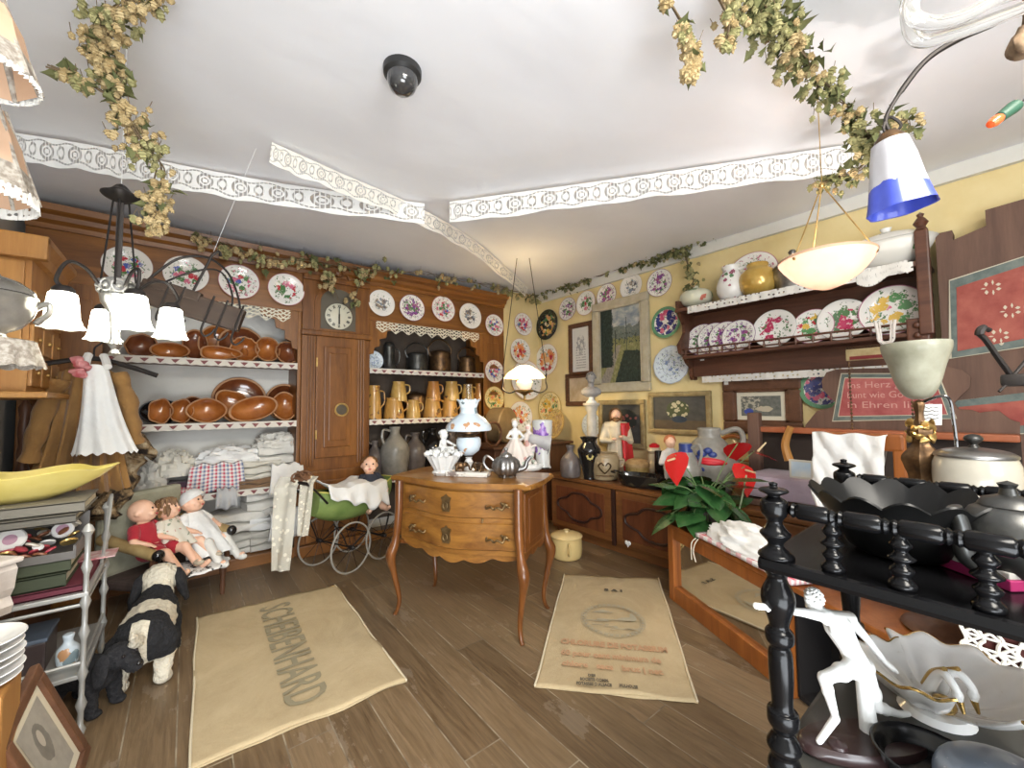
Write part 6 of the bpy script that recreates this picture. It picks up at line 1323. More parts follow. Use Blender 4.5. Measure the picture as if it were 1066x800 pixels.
# ================================================================ BOWL PENDANT
q=D(860,282,1.85); k=1.85/F; bp=T('bowl_pendant','lit peach alabaster glass bowl lamp hanging on three chains before the plate rack','lamp',q)
BOWL=lit('lit_alabaster_bowl',(.9,.7,.6),(1,.72,.58),.12,.5,9)
r=rad(q,105)
MB().lathe([(r,.06),(r*1.0,.05),(r*.9,.02),(r*.7,-.025),(r*.4,-.065),(r*.12,-.085),(0,-.087)],n=44).lathe([(r*.985,.06),(r*.97,.05),(r*.88,.025),(r*.68,-.018),(r*.4,-.056),(0,-.075)],n=44).obj('bowl',BOWL,bp)
MB().lathe([(r*1.0,.052),(r*1.012,.06),(r*.98,.066),(r*.97,.056)],n=44).obj('rim',mat('peach_rim',(.6,.38,.25),.4),bp)
ht=D(851,190,1.85).z-q.z
for a in (.6,2.7,4.8): MB().tube([(r*.95*cos(a),r*.95*sin(a),.05),(0,0,ht)],.003,6).ell((r*.95*cos(a),r*.95*sin(a),.045),.009).obj('chain',BRASS,bp)
MB().tube([(0,0,ht),(0,0,CZ-q.z-.01)],.002).ell((0,0,ht),.012).obj('cord',BRASS,bp)
MB().ell((0,0,.0),(.022,.022,.03)).obj('bulb',mat('lit_bulb',(1,1,1),.5,emit=(1,.85,.6),es=12),bp)
# ================================================================ LEFT: PEACH LAMPSHADES
PEACH=mottled('peach_fabric',(.56,.35,.22),(.66,.45,.31),.8,4)
def pshade(cx,top,bot,rpx,rt,dd,label,frill):
    q=D(cx,bot,dd); k=dd/F; h=D(cx,top,dd).z-q.z; R=rpx*k; t=T('lampshade',label,'lampshade',q,.3)
    n=8; prof=[(1,0),(.86,h*.3),(.72,h*.62),(rt/rpx,h)]
    MB().lathe([(R*a,z) for a,z in prof],n=n).obj('fabric',PEACH,t,smooth=False)
    b=MB(); rows=[[((R*1.01+.004*cos(60*a)*j)*cos(a),(R*1.01+.004*cos(60*a)*j)*sin(a),.008-.028*j*frill-.003*abs(sin(a*30))) for j in (0,.5,1)] for a in [2*pi*i/160 for i in range(161)]]
    b.surf(rows); 
    b.obj('lace_frill',LACE_S,t); rows=[[((R*1.008-(R*.14)*j)*cos(a),(R*1.008-(R*.14)*j)*sin(a),.0+h*.3*j+.002) for j in (0,1)] for a in [2*pi*i/n for i in range(n+1)]]
    MB().surf(rows).obj('lace_band',mat('dense_cream_lace',(.6,.55,.47),.9,fn=lambda g:{'c':g.ramp(g.noise(g.co(),70,3),[(.4,(.26,.22,.18)),(.6,(.46,.42,.36))])}),t,smooth=False)
    m=MB()
    for i in range(n): a=2*pi*i/n; m.tube([(R*1.01*cos(a),R*1.01*sin(a),0),(rt*k*cos(a),rt*k*sin(a),h)],.006,6)
    m.obj('braid',mat('dense_cream_lace'),t)
    MB().tube([(0,0,h*.6),(0,0,CZ-q.z-.01)],.004).obj('cord',IRON,t); MB().ell((0,0,h*.5),(.03,.03,.04)).obj('bulb',mat('unlit_bulb',(.8,.8,.75),.3),t); return t
pshade(-34,-25,70,50,18,.8,'large peach fabric lampshade with lace trim at the upper left corner',.5)
pshade(-36,100,196,50,22,.95,'lower peach lampshade with white lace frill at the left edge',1.1)
# ================================================================ PINE CABINET
pc=T('pine_cabinet','pale pine wall cabinet with little pigeon-hole drawers at the left edge','cabinet',(-.62,3.05,0))
zb,zt_=1.385,2.1
MB().box((-.12,.3,(zb+zt_)/2),(.24,.6,zt_-zb)).obj('body',W_PI,pc,smooth=False)
MB().prism([(0,0),(.02,.01),(.03,.05),(.06,.09),(.06,.12),(0,.12)],.66,Matrix(((1,0,0,0),(0,0,1,-.05),(0,1,0,zt_-.06),(0,0,0,1)))).box((-.1,-.03,zt_),(.32,.06,.12),bev=.01).obj('cornice',W_PI,pc,smooth=False)
MB().box((-.09,.28,zb-.015),(.36,.76,.03),bev=.008).obj('base_board',W_PI,pc,smooth=False)
for iz in range(3):
    for iy in range(3):
        d=MB().box((.004,.1+.19*iy,zb+.1+.17*iz),(.02,.165,.14),bev=.006).obj('drawer',W_PI,pc,smooth=False); MB().ell((.02,.1+.19*iy,zb+.1+.17*iz),.011).obj('knob',BRASS,d)
MB().box((-.12,-.008,1.78),(.2,.02,.5),bev=.006).obj('side_panel',W_PI,pc,smooth=False)
MB().box((-.01,-.055,2.07),(.03,.004,.018)).obj('paper_label',PORC,pc,smooth=False)
for x,y in ((-.05,-.02),(-.02,.6)): MB().lathe([(0,0),(.025,0),(.03,.06),(.018,.1),(.03,.14),(.02,.2),(.03,.3),(.02,.36),(.03,.42),(0,.48)],n=14,o=(x-.1,y,.89)).obj('turned_post',W_DK,pc)
MB().box((-.12,.3,.45),(.26,.7,.88),bev=.01).obj('lower_cabinet',W_DK,pc,smooth=False)
# tureen on lace-covered pedestal
q=D(8,366,1.25); pd=T('lace_pedestal','lace-covered pedestal stand at the left edge carrying the grey tureen','pedestal',(q.x-.05,q.y,0)); zp=D(8,356,1.25).z
MB().lathe([(0,zp-.03),(.1,zp-.03),(.105,zp-.01),(.1,zp),(0,zp)],n=28).lathe([(0,0),(.13,0),(.12,.03),(.03,.08),(.022,zp*.5),(.03,zp-.08),(.06,zp-.03)],n=20).obj('column',W_DK,pd)
rows=[[((.108+.02*j+.006*cos(14*a)*j)*cos(a),(.108+.02*j+.006*cos(14*a)*j)*sin(a),zp+.003-.075*j-.008*abs(cos(a*9))*j) for j in (0,.4,.7,1)] for a in [2*pi*i/120 for i in range(121)]]
MB().surf(rows).obj('lace_cover',mat('dense_cream_lace'),pd); MB().lathe([(0,zp+.004),(.11,zp+.004)],n=28).obj('lace_top',mat('dense_cream_lace'),pd)
TUR=mottled('grey_lustre_faience',(.13,.12,.105),(.27,.25,.22),.25,7,.3,coat=.4)
lathe_thing('grey_tureen','tureen','grey lustre lidded tureen on the lace-covered pedestal at the left edge',(q.x-.05,q.y,zp+.006),[(0,0),(.05,0),(.045,.02),(.075,.04),(.1,.08),(.105,.115),(.1,.14),(0,.14)],TUR,handle=([(.09,-.02,.1),(.125,-.02,.13),(.13,-.02,.1),(.1,-.02,.06)],.009),lid=[(.104,.14),(.1,.155),(.07,.18),(.03,.195),(.02,.215),(0,.22)],lm=TUR,rz=.5)
# ================================================================ COAT AND DRESS
q=ony(98,377,3.35); z0=q.z
hg=T('coat_hanger','curved dark coat hanger hooked below the top dresser shelf','hanger',(q.x,3.35,z0))
MB().tube(spl([(-.28,0,-.05),(-.15,0,-.01),(0,0,.02),(.15,0,-.02),(.28,0,-.07)],8),[.014]*33,8).obj('bar',IRON,hg); MB().tube(spl([(0,0,.02),(0,0,.08),(.03,0,.12),(.0,0,.16),(-.03,0,.13)],5),.005,6).obj('hook',IRON,hg)
def garment(y,px0,px1,bx0,bx1,top,bot,dp,m,nf,amp,frill=0):
    T0,T1=ony(px0,top,y),ony(px1,top,y); B0_,B1=ony(bx0,bot,y),ony(bx1,bot,y); rows=[]; n=30
    for i in range(n+1):
        u=i/n; a=T0.lerp(B0_,u); b_=T1.lerp(B1,u); c=(a+b_)/2; hw=(b_.x-a.x)/2*(1-.12*sin(u*pi)) ; r=[]
        for j in range(96):
            t=2*pi*j/96; f=1+amp*(.25+u)*cos(nf*t+sin(u*3))+ (frill*max(0,u-.86)*cos(nf*3*t))
            r.append((c.x+hw*cos(t)*(1+.2*(f-1)),y+(dp*(.5+.5*u))*sin(t)*f,c.z+(.0 if i<n else .008*cos(nf*2*t))-(.05*abs(cos(t))**4 if i==0 else 0)))
        rows.append(r)
    return MB().surf(rows,closev=True,cap=1)
ct=T('brown_coat','long brown wool coat hanging behind the white child dress','coat',(0,0,0)); garment(3.5,62,126,26,132,384,512,.13,BROWNC,13,.42).obj('coat_body',BROWNC,ct)
for s,(xa,ya_,xb,yb_) in ((-1,(62,396,30,480)),(1,(124,390,140,462))):
    P=[ony(xa,ya_,3.44),ony((xa+xb)/2+s*3,(ya_+yb_)/2,3.4),ony(xb,yb_,3.42)]; MB().tube(spl(P,8),[.042+.006*sin(i*1.3) for i in range(17)],18).jit(.012,14).obj('sleeve',BROWNC,ct)
dr=T('white_dress','white sleeveless child dress hanging on the dark hanger','dress',(0,0,0)); garment(3.28,88,112,75,143,380,472,.06,WHITEC,8,.14,.25).obj('skirt',WHITEC,dr)
P=[ony(88,382,3.25),ony(90,374,3.3),ony(92,370,3.34)]; P2=[ony(112,382,3.25),ony(110,375,3.3),ony(108,371,3.34)]
b=MB(); b.tube(P,.02,8); b.tube(P2,.02,8); b.obj('strap',WHITEC,dr)
q=ony(79,379,3.22); b=MB(); 
for i in range(5): b.ell((q.x+.02*(i%3),3.24,q.z-.02*i+.02),(.03,.02,.02))
tag(b.jit(.02,20).obj('red_bow',mottled('red_bow_cotton',(.5,.1,.11),(.62,.3,.3),.9,30)),'small crumpled red cloth bow beside the top of the white dress','bow')
FUR=mat('spotted_fur',rough=.95,fn=lambda g:(lambda n,f:{'c':g.ramp(n,[(.4,(.03,.02,.014)),(.52,(.3,.2,.1)),(.65,(.5,.4,.26))]),'n':g.bump(f,.8,.03)})(g.noise(g.co(),14,3),g.noise(g.co(),90,2)))
P=[D(156,463,2.75),D(140,472,2.7),D(130,488,2.65),D(124,510,2.6),D(112,522,2.5),D(105,540,2.45)]
tag(MB().tube(spl(P,8),[.075+.02*sin(i*.7) for i in range(41)],14).jit(.03,14).obj('fur_stole',FUR),'dark spotted fur stole draped beside the dolls','fur')
# ================================================================ METAL AND GLASS STAND WITH ITS LOAD
P0=onz(83,766,0); gs=T('wire_stand','tall stand of white painted metal with wire rails at the left edge','stand',P0)
def pz(py,px=76):
    d=dep(P0)
    return D(px,py,d).z
zt_=pz(556); zA=pz(622); zB=pz(700)
SW,SD=.7,.5
WM=mat('grey_painted_metal',(.42,.42,.4),.35,.4)
for x,y in ((0,0),(-SW,0),(0,SD),(-SW,SD)):
    pr_=[(0,0),(.012,0),(.018,.02),(.009,.04)]
    for z in (.12,.24,.4,.52,.66): pr_+=[(.009,z-.03),(.018,z),(.009,z+.03)]
    pr_+=[(.01,zt_-.02),(.02,zt_),(.012,zt_+.02),(0,zt_+.03)]
    MB().lathe(pr_,n=12,o=(x,y,0)).obj('post',WM,gs)
for z,nm in ((zA,'shelf'),(zB-.02,'shelf')): MB().box((-SW/2,SD/2,z),(SW+.02,SD+.02,.018),bev=.004).obj(nm,WM,gs,smooth=False)
b=MB()
for z in (zA-.04,zB+.03): b.tube([(-SW,0,z),(0,0,z),(0,SD,z)],.007,6)
b.obj('wire_rail',WM,gs); MB().tube(spl([(0,SD-.12,zA),(.02,SD-.14,zA+.2),(.02,SD-.05,zA+.32),(0,SD,zA+.22),(0,SD,zA)],8),.007,6).obj('wire_arch',WM,gs)
def book(name,label,x0,x1,y0,y1,z,h,m,cat='book',rz=0,pages=True):
    t=T(name,label,cat,P0+Vector(((x0+x1)/2,(y0+y1)/2,z)),rz); w,d=x1-x0,y1-y0
    MB().box((0,0,.004),(w,d,.006),bev=.001).box((0,0,h-.004),(w,d,.006),bev=.001).box((0,-d/2+.004,h/2),(w,.008,h),bev=.002).obj('cover',m,t,smooth=False)
    MB().box((0,.003,h/2),(w-.016,d-.016,h-.014)).obj('pages',mat('cream_pages',(.62,.57,.44),.9),t,smooth=False); return z+h
zs=zA+.01
z1=book('burgundy_album','wide burgundy album lying at the bottom of the stack on the wire stand',-.66,-.005,.01,.47,zs,.03,mat('burgundy_cloth',(.12,.02,.035),.7))
z2=book('green_book','lower of the two dark green books in the stack on the wire stand',-.4,-.06,.02,.3,z1,.055,mat('dark_green_cloth',(.045,.055,.03),.7))
z3=book('green_book','upper of the two dark green books, under the trinket case',-.34,-.05,.03,.32,z2,.05,mat('dark_green_cloth_b',(.055,.065,.035),.7))
MG=T('magazine','magazine with pale pink cover sticking out beside the green books','magazine',P0+Vector((-.05,.42,z1))); MB().box((0,0,.003),(.2,.14,.006)).obj('cover',mottled('magazine_cover',(.5,.12,.14),(.7,.62,.6),.4,25),MG,smooth=False)
tc=T('trinket_case','glass-lidded case full of brooches and small trinkets on the green books','case',P0+Vector((-.2,.18,z3)))
CASE=mat('dark_case',(.12,.11,.1),.4); W2,D2_,H2=.32,.32,.13
MB().box((0,0,.006),(W2,D2_,.012)).box((0,D2_/2,H2/2),(W2,.008,H2)).box((-W2/2,0,H2/2),(.008,D2_,H2)).box((W2/2,0,H2*.2),(.008,D2_,H2*.4)).box((0,-D2_/2,H2*.12),(W2,.008,H2*.24)).obj('case_body',CASE,tc,smooth=False)
TR=[mat('trinket_gold',(.6,.42,.15),.3,.8),mat('trinket_cream',(.7,.65,.55),.4),mat('trinket_brown',(.25,.1,.05),.4),mat('trinket_white',(.8,.8,.78),.3),mat('trinket_red',(.4,.05,.07),.4)]
for i in range(46):
    x=random.uniform(-.14,.14); y=random.uniform(-.15,.13); m=MB(); s=random.uniform(.012,.024)
    m.lathe([(0,0),(s,0),(s*1.05,s*.3),(s*.6,s*.55),(0,s*.6)],n=12,sx=random.uniform(.8,1.5)).obj('trinket',TR[i%5],tc,loc=(x,y,.013+(y+.16)*.25+.01*(i%4)),rz=random.random()*6).rotation_euler=(.6,random.uniform(-.3,.3),random.random()*6)
for x,y,r in ((-.03,-.07,.045),(.1,-.0,.035)):
    o=MB().lathe([(0,.006),(r*.9,.006),(r,0)],n=24).obj('oval_plaque',PM['pink'] if 0 else mat('plaque_white',(.78,.76,.74),.3,fn=lambda g:(lambda x,y,z:g.mix((x*x+y*y).sqrt()<.02,(.78,.76,.73),(.5,.3,.38)))(*g.xyz(g.co()))),tc,loc=(x,y,.09)); o.rotation_euler=(1.1,0,0)
z4=z3+H2+.012
z5=book('grey_album','grey album lying on the trinket case',-.42,-.04,.02,.36,z4,.035,mat('grey_cloth_cover',(.12,.11,.09),.7)); z6=book('grey_album','upper grey album directly under the yellow dish',-.36,-.02,.05,.38,z5,.045,mat('grey_cloth_cover_b',(.17,.155,.125),.7))
bd_=T('yellow_dish','long glossy yellow boat-shaped dish on top of the stacked books','dish',P0+Vector((-.25,.22,z6)),.1)
YD=mottled('yellow_enamel',(.62,.5,.1),(.72,.6,.2),.22,4,coat=.5); rows=[]
PRF=((.35,0,0),(.6,.03,0),(.85,.075,.2),(1,.115,1),(.97,.118,1),(.82,.08,.2),(.55,.036,0),(0,.03,0))
for f,z,wv in PRF:
    rows.append([((.3*f*(1+.06*wv*cos(6*a)))*cos(a),(.15*f*(1+.08*wv*cos(6*a)))*sin(a),z+.008*wv*cos(6*a)+.006*wv*cos(a)**2) for a in (2*pi*j/60 for j in range(60))])
MB().surf(rows,closev=True,cap=1).obj('dish_body',YD,bd_)
# box, things on lower shelf
lb=T('scalloped_box','white scalloped wooden box at the left edge in front of the book stack','box',D(0,612,1.32)); b=MB(); w=.17; out=[(-.3,0),(.04,0),(.05,.03),(.035,.06),(.05,.09),(.055,.13),(.06,.16),(.045,.185),(-.3,.185)]
MB().prism(out,.16,Matrix(((1,0,0,-.0),(0,0,1,0),(0,1,0,0),(0,0,0,1)))).obj('box_body',mottled('pinkish_white_paint',(.5,.44,.4),(.66,.6,.55),.6,14),lb,smooth=False); MB().box((-.12,.08,.19),(.37,.19,.02),bev=.008).obj('lid',mat('pale_lid',(.66,.6,.55),.5),lb,smooth=False)
lb.rotation_euler=(0,0,-.75); lb.location.z=zA+.01; lb.location=P0+Vector((-.32,-.16,zA+.01))
dt=T('dark_box','dark lacquered box on the lower shelf of the wire stand','box',P0+Vector((-.25,.2,zB-.01))); MB().box((0,0,.06),(.26,.2,.12),bev=.008).obj('box_body',mat('dark_lacquer',(.05,.035,.035),.3),dt,smooth=False); MB().box((0,0,.127),(.27,.21,.016),bev=.006).obj('lid',mat('blue_grey_lid',(.1,.13,.18),.4),dt,smooth=False)
lathe_thing('white_bottle','bottle','small white patterned bottle on the lower shelf of the wire stand',P0+Vector((-.06,.12,zB-.01)),[(0,0),(.03,0),(.035,.06),(.015,.09),(.018,.12),(0,.12)],FLO_B)
# plates pile, basket, leaning frame in the near corner
q=D(-38,720,1.08); wb=T('pine_crate','small pine crate under the pile of white plates at the lower left','crate',(q.x,q.y,0)); zc=D(-30,722,1.08).z
MB().box((0,0,zc/2),(.17,.17,zc-.004),bev=.008).obj('crate_body',W_PI,wb,smooth=False)
for i in range(6):
    o=MB().lathe([(0,.006),(.055,.006),(.068,.012),(.1,.022),(.102,.02),(.068,.004),(.055,0),(0,0)],n=40).obj('white_plate',PORC,None,loc=(q.x+.004*(i%2),q.y+.003*(i%3),zc+.001+i*.021)); tag(o,'white china plate in the pile at the lower left, '+('topmost of the six' if i==5 else 'second from the top' if i==4 else 'third from the top' if i==3 else 'third from the bottom' if i==2 else 'second from the bottom' if i==1 else 'lowest of the six'),'plate','pile of white plates')
A1=D(2,760,1.12); B1=D(36,692,1.3); ex=(B1-A1).normalized(); r_=ray(101,797); d_=(B1-EYE).dot(ex)/r_.dot(ex); C1=EYE+r_*d_; dn=(C1-B1); dn=(dn-ex*dn.dot(ex)).normalized(); W3=.27; H3=.42; nrm=dn.cross(ex).normalized()
if nrm.dot(EYE-B1)<0: nrm=-nrm
M=Matrix((ex,nrm.cross(ex),nrm)).transposed().to_4x4()
if (nrm.cross(ex)).dot(dn)>0: pass
c_=B1-ex*W3/2+dn*H3/2; M.translation=c_; lf_=T('leaning_portrait','brown framed old portrait print leaning at the lower left corner','picture',M=M)
m=MB(); fw3=.035
for s in (-1,1): m.box((0,s*(H3/2-fw3/2),0),(W3,fw3,.025),bev=.006).box((s*(W3/2-fw3/2),0,0),(fw3,H3-2*fw3,.025),bev=.006)
m.obj('frame',W_DK,lf_,smooth=False); MB().box((0,0,-.004),(W3-.06,H3-.06,.006)).obj('mount',mat('ivory_mount',(.62,.56,.42),.8),lf_,smooth=False)
def portr(g):
    x,y,z=g.xyz(g.co('UV')); n=g.noise(g.vec(x,y,0),5,4); r=((x-.5)*(x-.5)*3+(y-.6)*(y-.6)*2).sqrt(); c=g.mix(n,(.22,.2,.17),(.4,.37,.31)); c=g.mix((r+n*.15)<.45,c,g.mix(n,(.1,.09,.08),(.26,.24,.2))); return g.mix((((x-.5)*(x-.5)*2+(y-.66)*(y-.66)).sqrt()+n*.05)<.14,c,(.42,.37,.3))
MB().surf([[(-.075+.15*i,-.14+.28*j,.0005) for j in (0,1)] for i in (0,1)]).obj('print',mat('old_portrait',rough=.6,fn=portr),lf_)
# ================================================================ BLACK TURNED STAND (FOREGROUND RIGHT)
PA=D(808,580,.75); X0,Y0=PA.x,PA.y; ZU=PA.z; XD=.47; YL=.85; ZL=.645
et=T('black_stand','black lacquered two-tier stand of turned posts with a baluster gallery in the foreground','stand',(X0,Y0,0))
MB().box((XD/2,-YL/2,ZU-.012),(XD+.05,YL+.05,.024),bev=.009).obj('upper_shelf',BLACK,et,smooth=False)
mat('black_tole',(.006,.006,.006),.36).node_tree.nodes['Principled BSDF'].inputs['Specular IOR Level'].default_value=.25
LSH=mat('grey_black_shelf',(.05,.05,.045),.35,coat=.3)
MB().box((XD/2,-YL/2,ZL-.012),(XD+.05,YL+.05,.024),bev=.009).obj('lower_shelf',LSH,et,smooth=False)
def post(x,y):
    b=MB(); h=ZU-.024-ZL
    pr_=[(0,0),(.03,0),(.032,.01),(.026,.025),(.034,.04),(.026,.055),(.02,.065),(.03,.08),(.03,.1),(.021,.11),(.024,.16),(.024,.2),(.02,.215),(.028,.225),(.028,.24),(.02,.25),(.022,.262),(.031,.285),(.034,.3),(.031,.315),(.02,.335),(.022,.345),(.03,.35),(.026,h)]
    pr_=[(r*.92,z*h/.351 if z<h else z) for r,z in pr_]; pr_[-1]=(.026,h)
    b.lathe([(r*.88,z) for r,z in sp2(pr_,5)],n=28,o=(x,y,ZL),fn=0); b.lathe([(0,0),(.03,0),(.022,.08),(.03,.2),(.02,.4),(.028,.55),(.03,ZL-.025)],n=20,o=(x,y,0)); o=b.obj('post',BLACK,et,ang=70)
    return o
def finial(x,y):
    MB().lathe([(r*.88,z) for r,z in sp2([(0,0),(.03,0),(.032,.006),(.022,.014),(.014,.024),(.026,.038),(.028,.044),(.02,.052),(.014,.065),(.024,.08),(.025,.1),(.015,.108),(.012,.112),(.027,.119),(.024,.124),(.008,.128),(.008,.134),(0,.137)],5)],n=28,o=(x,y,ZU)).obj('finial',BLACK,et,ang=70)
for x in (0,XD):
    for y in (0,-YL): post(x,y); finial(x,y)
ZR=ZU+.09
def rail(a,b_):
    a=Vector(a);b_=Vector(b_); n=int((b_-a).length/.062); P=[];R=[]
    for i in range(n):
        for s,r in ((0,.0085),(.08,.013),(.14,.0105),(.2,.014),(.8,.014),(.86,.0105),(.92,.013)): P.append(a.lerp(b_,(i+s)/n)); R.append(r)
    P.append(b_); R.append(.0085); MB().tube(P,R,14).obj('gallery_rail',BLACK,et,ang=60)
def balus(x,y): MB().lathe(sp2([(0,0),(.014,0),(.017,.008),(.01,.018),(.015,.028),(.008,.038),(.017,.046),(.008,.056),(.014,.066),(.008,.076),(.01,.088)],4),n=18,o=(x,y,ZU)).obj('baluster',BLACK,et,ang=70)
rail((0,-.025,ZR),(0,-YL+.02,ZR)); rail((XD,-.025,ZR),(XD,-YL+.02,ZR))
for k in range(1,10): balus(0,-k*.085); 
for k in range(1,10): balus(XD,-k*.085)
# fluted black dish
fd=D(915,536,.83); fd=Vector((X0+.19,Y0-.14,ZU)); bl=T('fluted_bowl','black fluted metal bowl with a scalloped rim on the upper tier of the black stand','bowl',fd)
rows=[]
for f,z in ((0,.004),(.5,.004),(.58,.012),(.72,.045),(.86,.075),(1.0,.1),(.985,.103),(.84,.08),(.7,.05),(.55,.02),(0,.012)):
    rr=[]
    for j in range(96):
        a=2*pi*j/96; w_=abs(sin(a*7)); s=max(0,(f-.5)*2); q=.128*f*(1+.07*s*w_); rr.append((q*cos(a),q*sin(a),z*1.0*(1+.16*w_*s)))
    rows.append(rr)
MB().surf(rows,closev=True).obj('bowl_body',mat('black_tole',(.006,.006,.006),.36),bl)
# pewter teapot, book
q=D(1050,522,.64); tp2=T('round_teapot','dark grey pewter teapot with a pouring lip at the right edge of the upper tier','teapot',(q.x,q.y,ZU+.001),2.4); tp2.scale=(.72,.72,.85)
MB().lathe([(0,0),(.045,0),(.045,.01),(.065,.03),(.08,.07),(.078,.105),(.06,.13),(.045,.138),(0,.138)],n=36).obj('body',DKPEW,tp2); MB().lathe([(.048,.138),(.04,.15),(.015,.158),(.012,.17),(.016,.178),(0,.184)],n=24).obj('lid',DKPEW,tp2)
MB().tube(spl([(.06,0,.03),(.095,0,.05),(.1,0,.1),(.112,0,.135)],6),[.02-.0004*i for i in range(19)],12).obj('spout',DKPEW,tp2); MB().tube(spl([(-.07,0,.11),(-.12,0,.12),(-.12,0,.06),(-.07,0,.04)],6),.008,8).obj('handle',DKPEW,tp2)
q=onz(1030,605,ZU); bk2=T('pink_booklet','small grey and magenta booklet lying on the upper tier behind the balusters','book',(q.x+.03,q.y,ZU+.001),.9); MB().box((0,0,.008),(.12,.08,.016),bev=.002).obj('magenta_cover',mat('magenta',(.3,.02,.1),.4),bk2,smooth=False); MB().box((.0,0,.021),(.115,.076,.01),bev=.002).obj('grey_cover',mat('grey_cover',(.42,.4,.37),.4),bk2,smooth=False)
# ---- runner statuette
sp_=D(905,768,.78); bz=ZL+.001; rs=T('runner_statuette','white porcelain statuette of a running man lunging forward, on a dark brown oval base','statuette',(sp_.x,sp_.y,bz))
O_=rs.location
def J(px,py,d): return D(px,py,d)-O_
BR_=mat('dark_brown_base',(.035,.018,.018),.3,coat=.3)
bs_=D(900,770,.77)-O_; rot=math.atan2(RT.y,RT.x)
MB().lathe([(0,0),(.95,0),(1,.006),(.97,.016),(.9,.022),(0,.022)],n=36,sx=.125,sy=.05,M=Matrix.Translation((bs_.x,bs_.y,0))@Matrix.Rotation(rot,4,'Z')).obj('oval_base',BR_,rs)
gz=.02
hipc=J(894,694,.77); 
hL,hR=J(888,696,.755),J(899,694,.785); kF=J(858,706,.75); aF=J(870,748,.755); aF.z=max(aF.z,gz+.014); tF=J(852,757,.75); tF.z=gz+.012
kR=J(913,736,.79); aR=J(937,766,.81); aR.z=max(aR.z,gz+.012); tR=J(947,775,.815); tR.z=gz+.008
ch_=J(872,652,.77); nk=J(857,640,.768); hd=J(847,624,.765); sF=J(861,643,.748); sB=J(884,645,.795); eF=J(836,638,.745); wF=J(806,634,.742); hF=J(794,632,.741); eB=J(902,665,.82); wB=J(922,690,.84); hB=J(929,696,.845)
b=MB()
b.cap2(hipc,J(884,674,.77),.021,.0185); b.cap2(J(884,674,.77),ch_,.0185,.024); b.cap2(sF,sB,.014,.014); b.cap2(ch_,nk,.02,.0095); b.cap2(nk,hd,.009,.009)
b.cap2(hL,kF,.0165,.0105); b.cap2(kF,aF,.0115,.0062); b.ell(kF.lerp(aF,.3),(.0105,.0105,.016)); b.cap2(aF,tF,.0075,.0058)
b.cap2(hR,kR,.0165,.0105); b.cap2(kR,aR,.0115,.0065); b.cap2(aR,tR,.007,.0055)
b.cap2(hL,hR,.019,.019); b.cap2(J(899,712,.785),J(906,772,.785),.013,.016)
b.ell(J(870,655,.752),(.015,.012,.012)); b.ell(J(897,699,.79),(.02,.019,.022)); b.ell(hL.lerp(kF,.4),(.0165,.0165,.0165)); b.ell(J(908,722,.79),(.0155,.0155,.02)); b.ell(kR.lerp(aR,.35),(.0105,.0105,.012)); b.ell(sF,(.0145,.0135,.0145)); b.ell(sB,(.0145,.0135,.0145)); b.cap2(sF,eF,.0105,.0078); b.cap2(eF,wF,.0078,.0052); b.cap2(sB,eB,.0105,.0078); b.cap2(eB,wB,.0078,.0052)
fwd=(tF-aF); fwd.z=0; fwd.normalize()
b.ell(hd,(.0158,.0158,.0195)); b.ell(hd+fwd*.0145+Vector((0,0,-.002)),(.004,.004,.004)); b.ell(hd+fwd*.009+Vector((0,0,-.012)),(.008,.008,.006)); b.ell(hd+fwd*.011+Vector((0,0,.006)),(.006,.008,.004))
def hand(w0,h0,bb):
    v=(h0-w0).normalized(); s=v.cross(Vector((0,0,1))).normalized(); u=s.cross(v); bb.ell((w0+h0)/2,(.006,.006,.006)); bb.cap2(w0,h0,.0052,.0062)
    for i,l in enumerate((.013,.016,.015,.011)):
        o_=h0+s*(-.006+.004*i); m_=o_+v*l*.55; bb.cap2(o_,m_,.0024,.0022,6); bb.cap2(m_,m_+v*l*.35-u*.004,.0022,.0019,6)
    o_=w0.lerp(h0,.5)-s*.006; bb.cap2(o_,o_+v*.009-s*.005-u*.003,.0026,.002,6)
hand(wF,hF,b); hand(wB,hB,b)
WHS=mottled('matt_white_porcelain',(.66,.66,.64),(.74,.74,.72),.38,9)
fuse(b,.0017,9).obj('figure',WHS,rs)
b=MB()
for i in range(50):
    a=i*2.4; th=.1+1.6*(i/50); d=Vector((sin(th)*cos(a),sin(th)*sin(a),cos(th)))
    if d.dot(fwd)>.55 and d.z<.6: continue
    b.ell(hd+Vector((d.x*.0152,d.y*.0152,d.z*.0188)),.0032,n=8)
b.obj('curly_hair',WHS,rs); e=MB()
sd=fwd.cross(Vector((0,0,1)))
for s in (-1,1): e.ell(hd+fwd*.0132+sd*.005*s+Vector((0,0,.0015)),(.0022,.0022,.0016),n=8)
e.obj('eyes',WHS,rs)
MB().cap2(J(792,632,.741),J(787,631,.741),.0055,.0055).obj('baton',WHS,rs); MB().lathe([(0,0),(.02,0),(.015,.012),(0,.018)],n=14,M=Matrix.Translation((aF.x,aF.y,gz-.006))).obj('rock',BR_,rs)
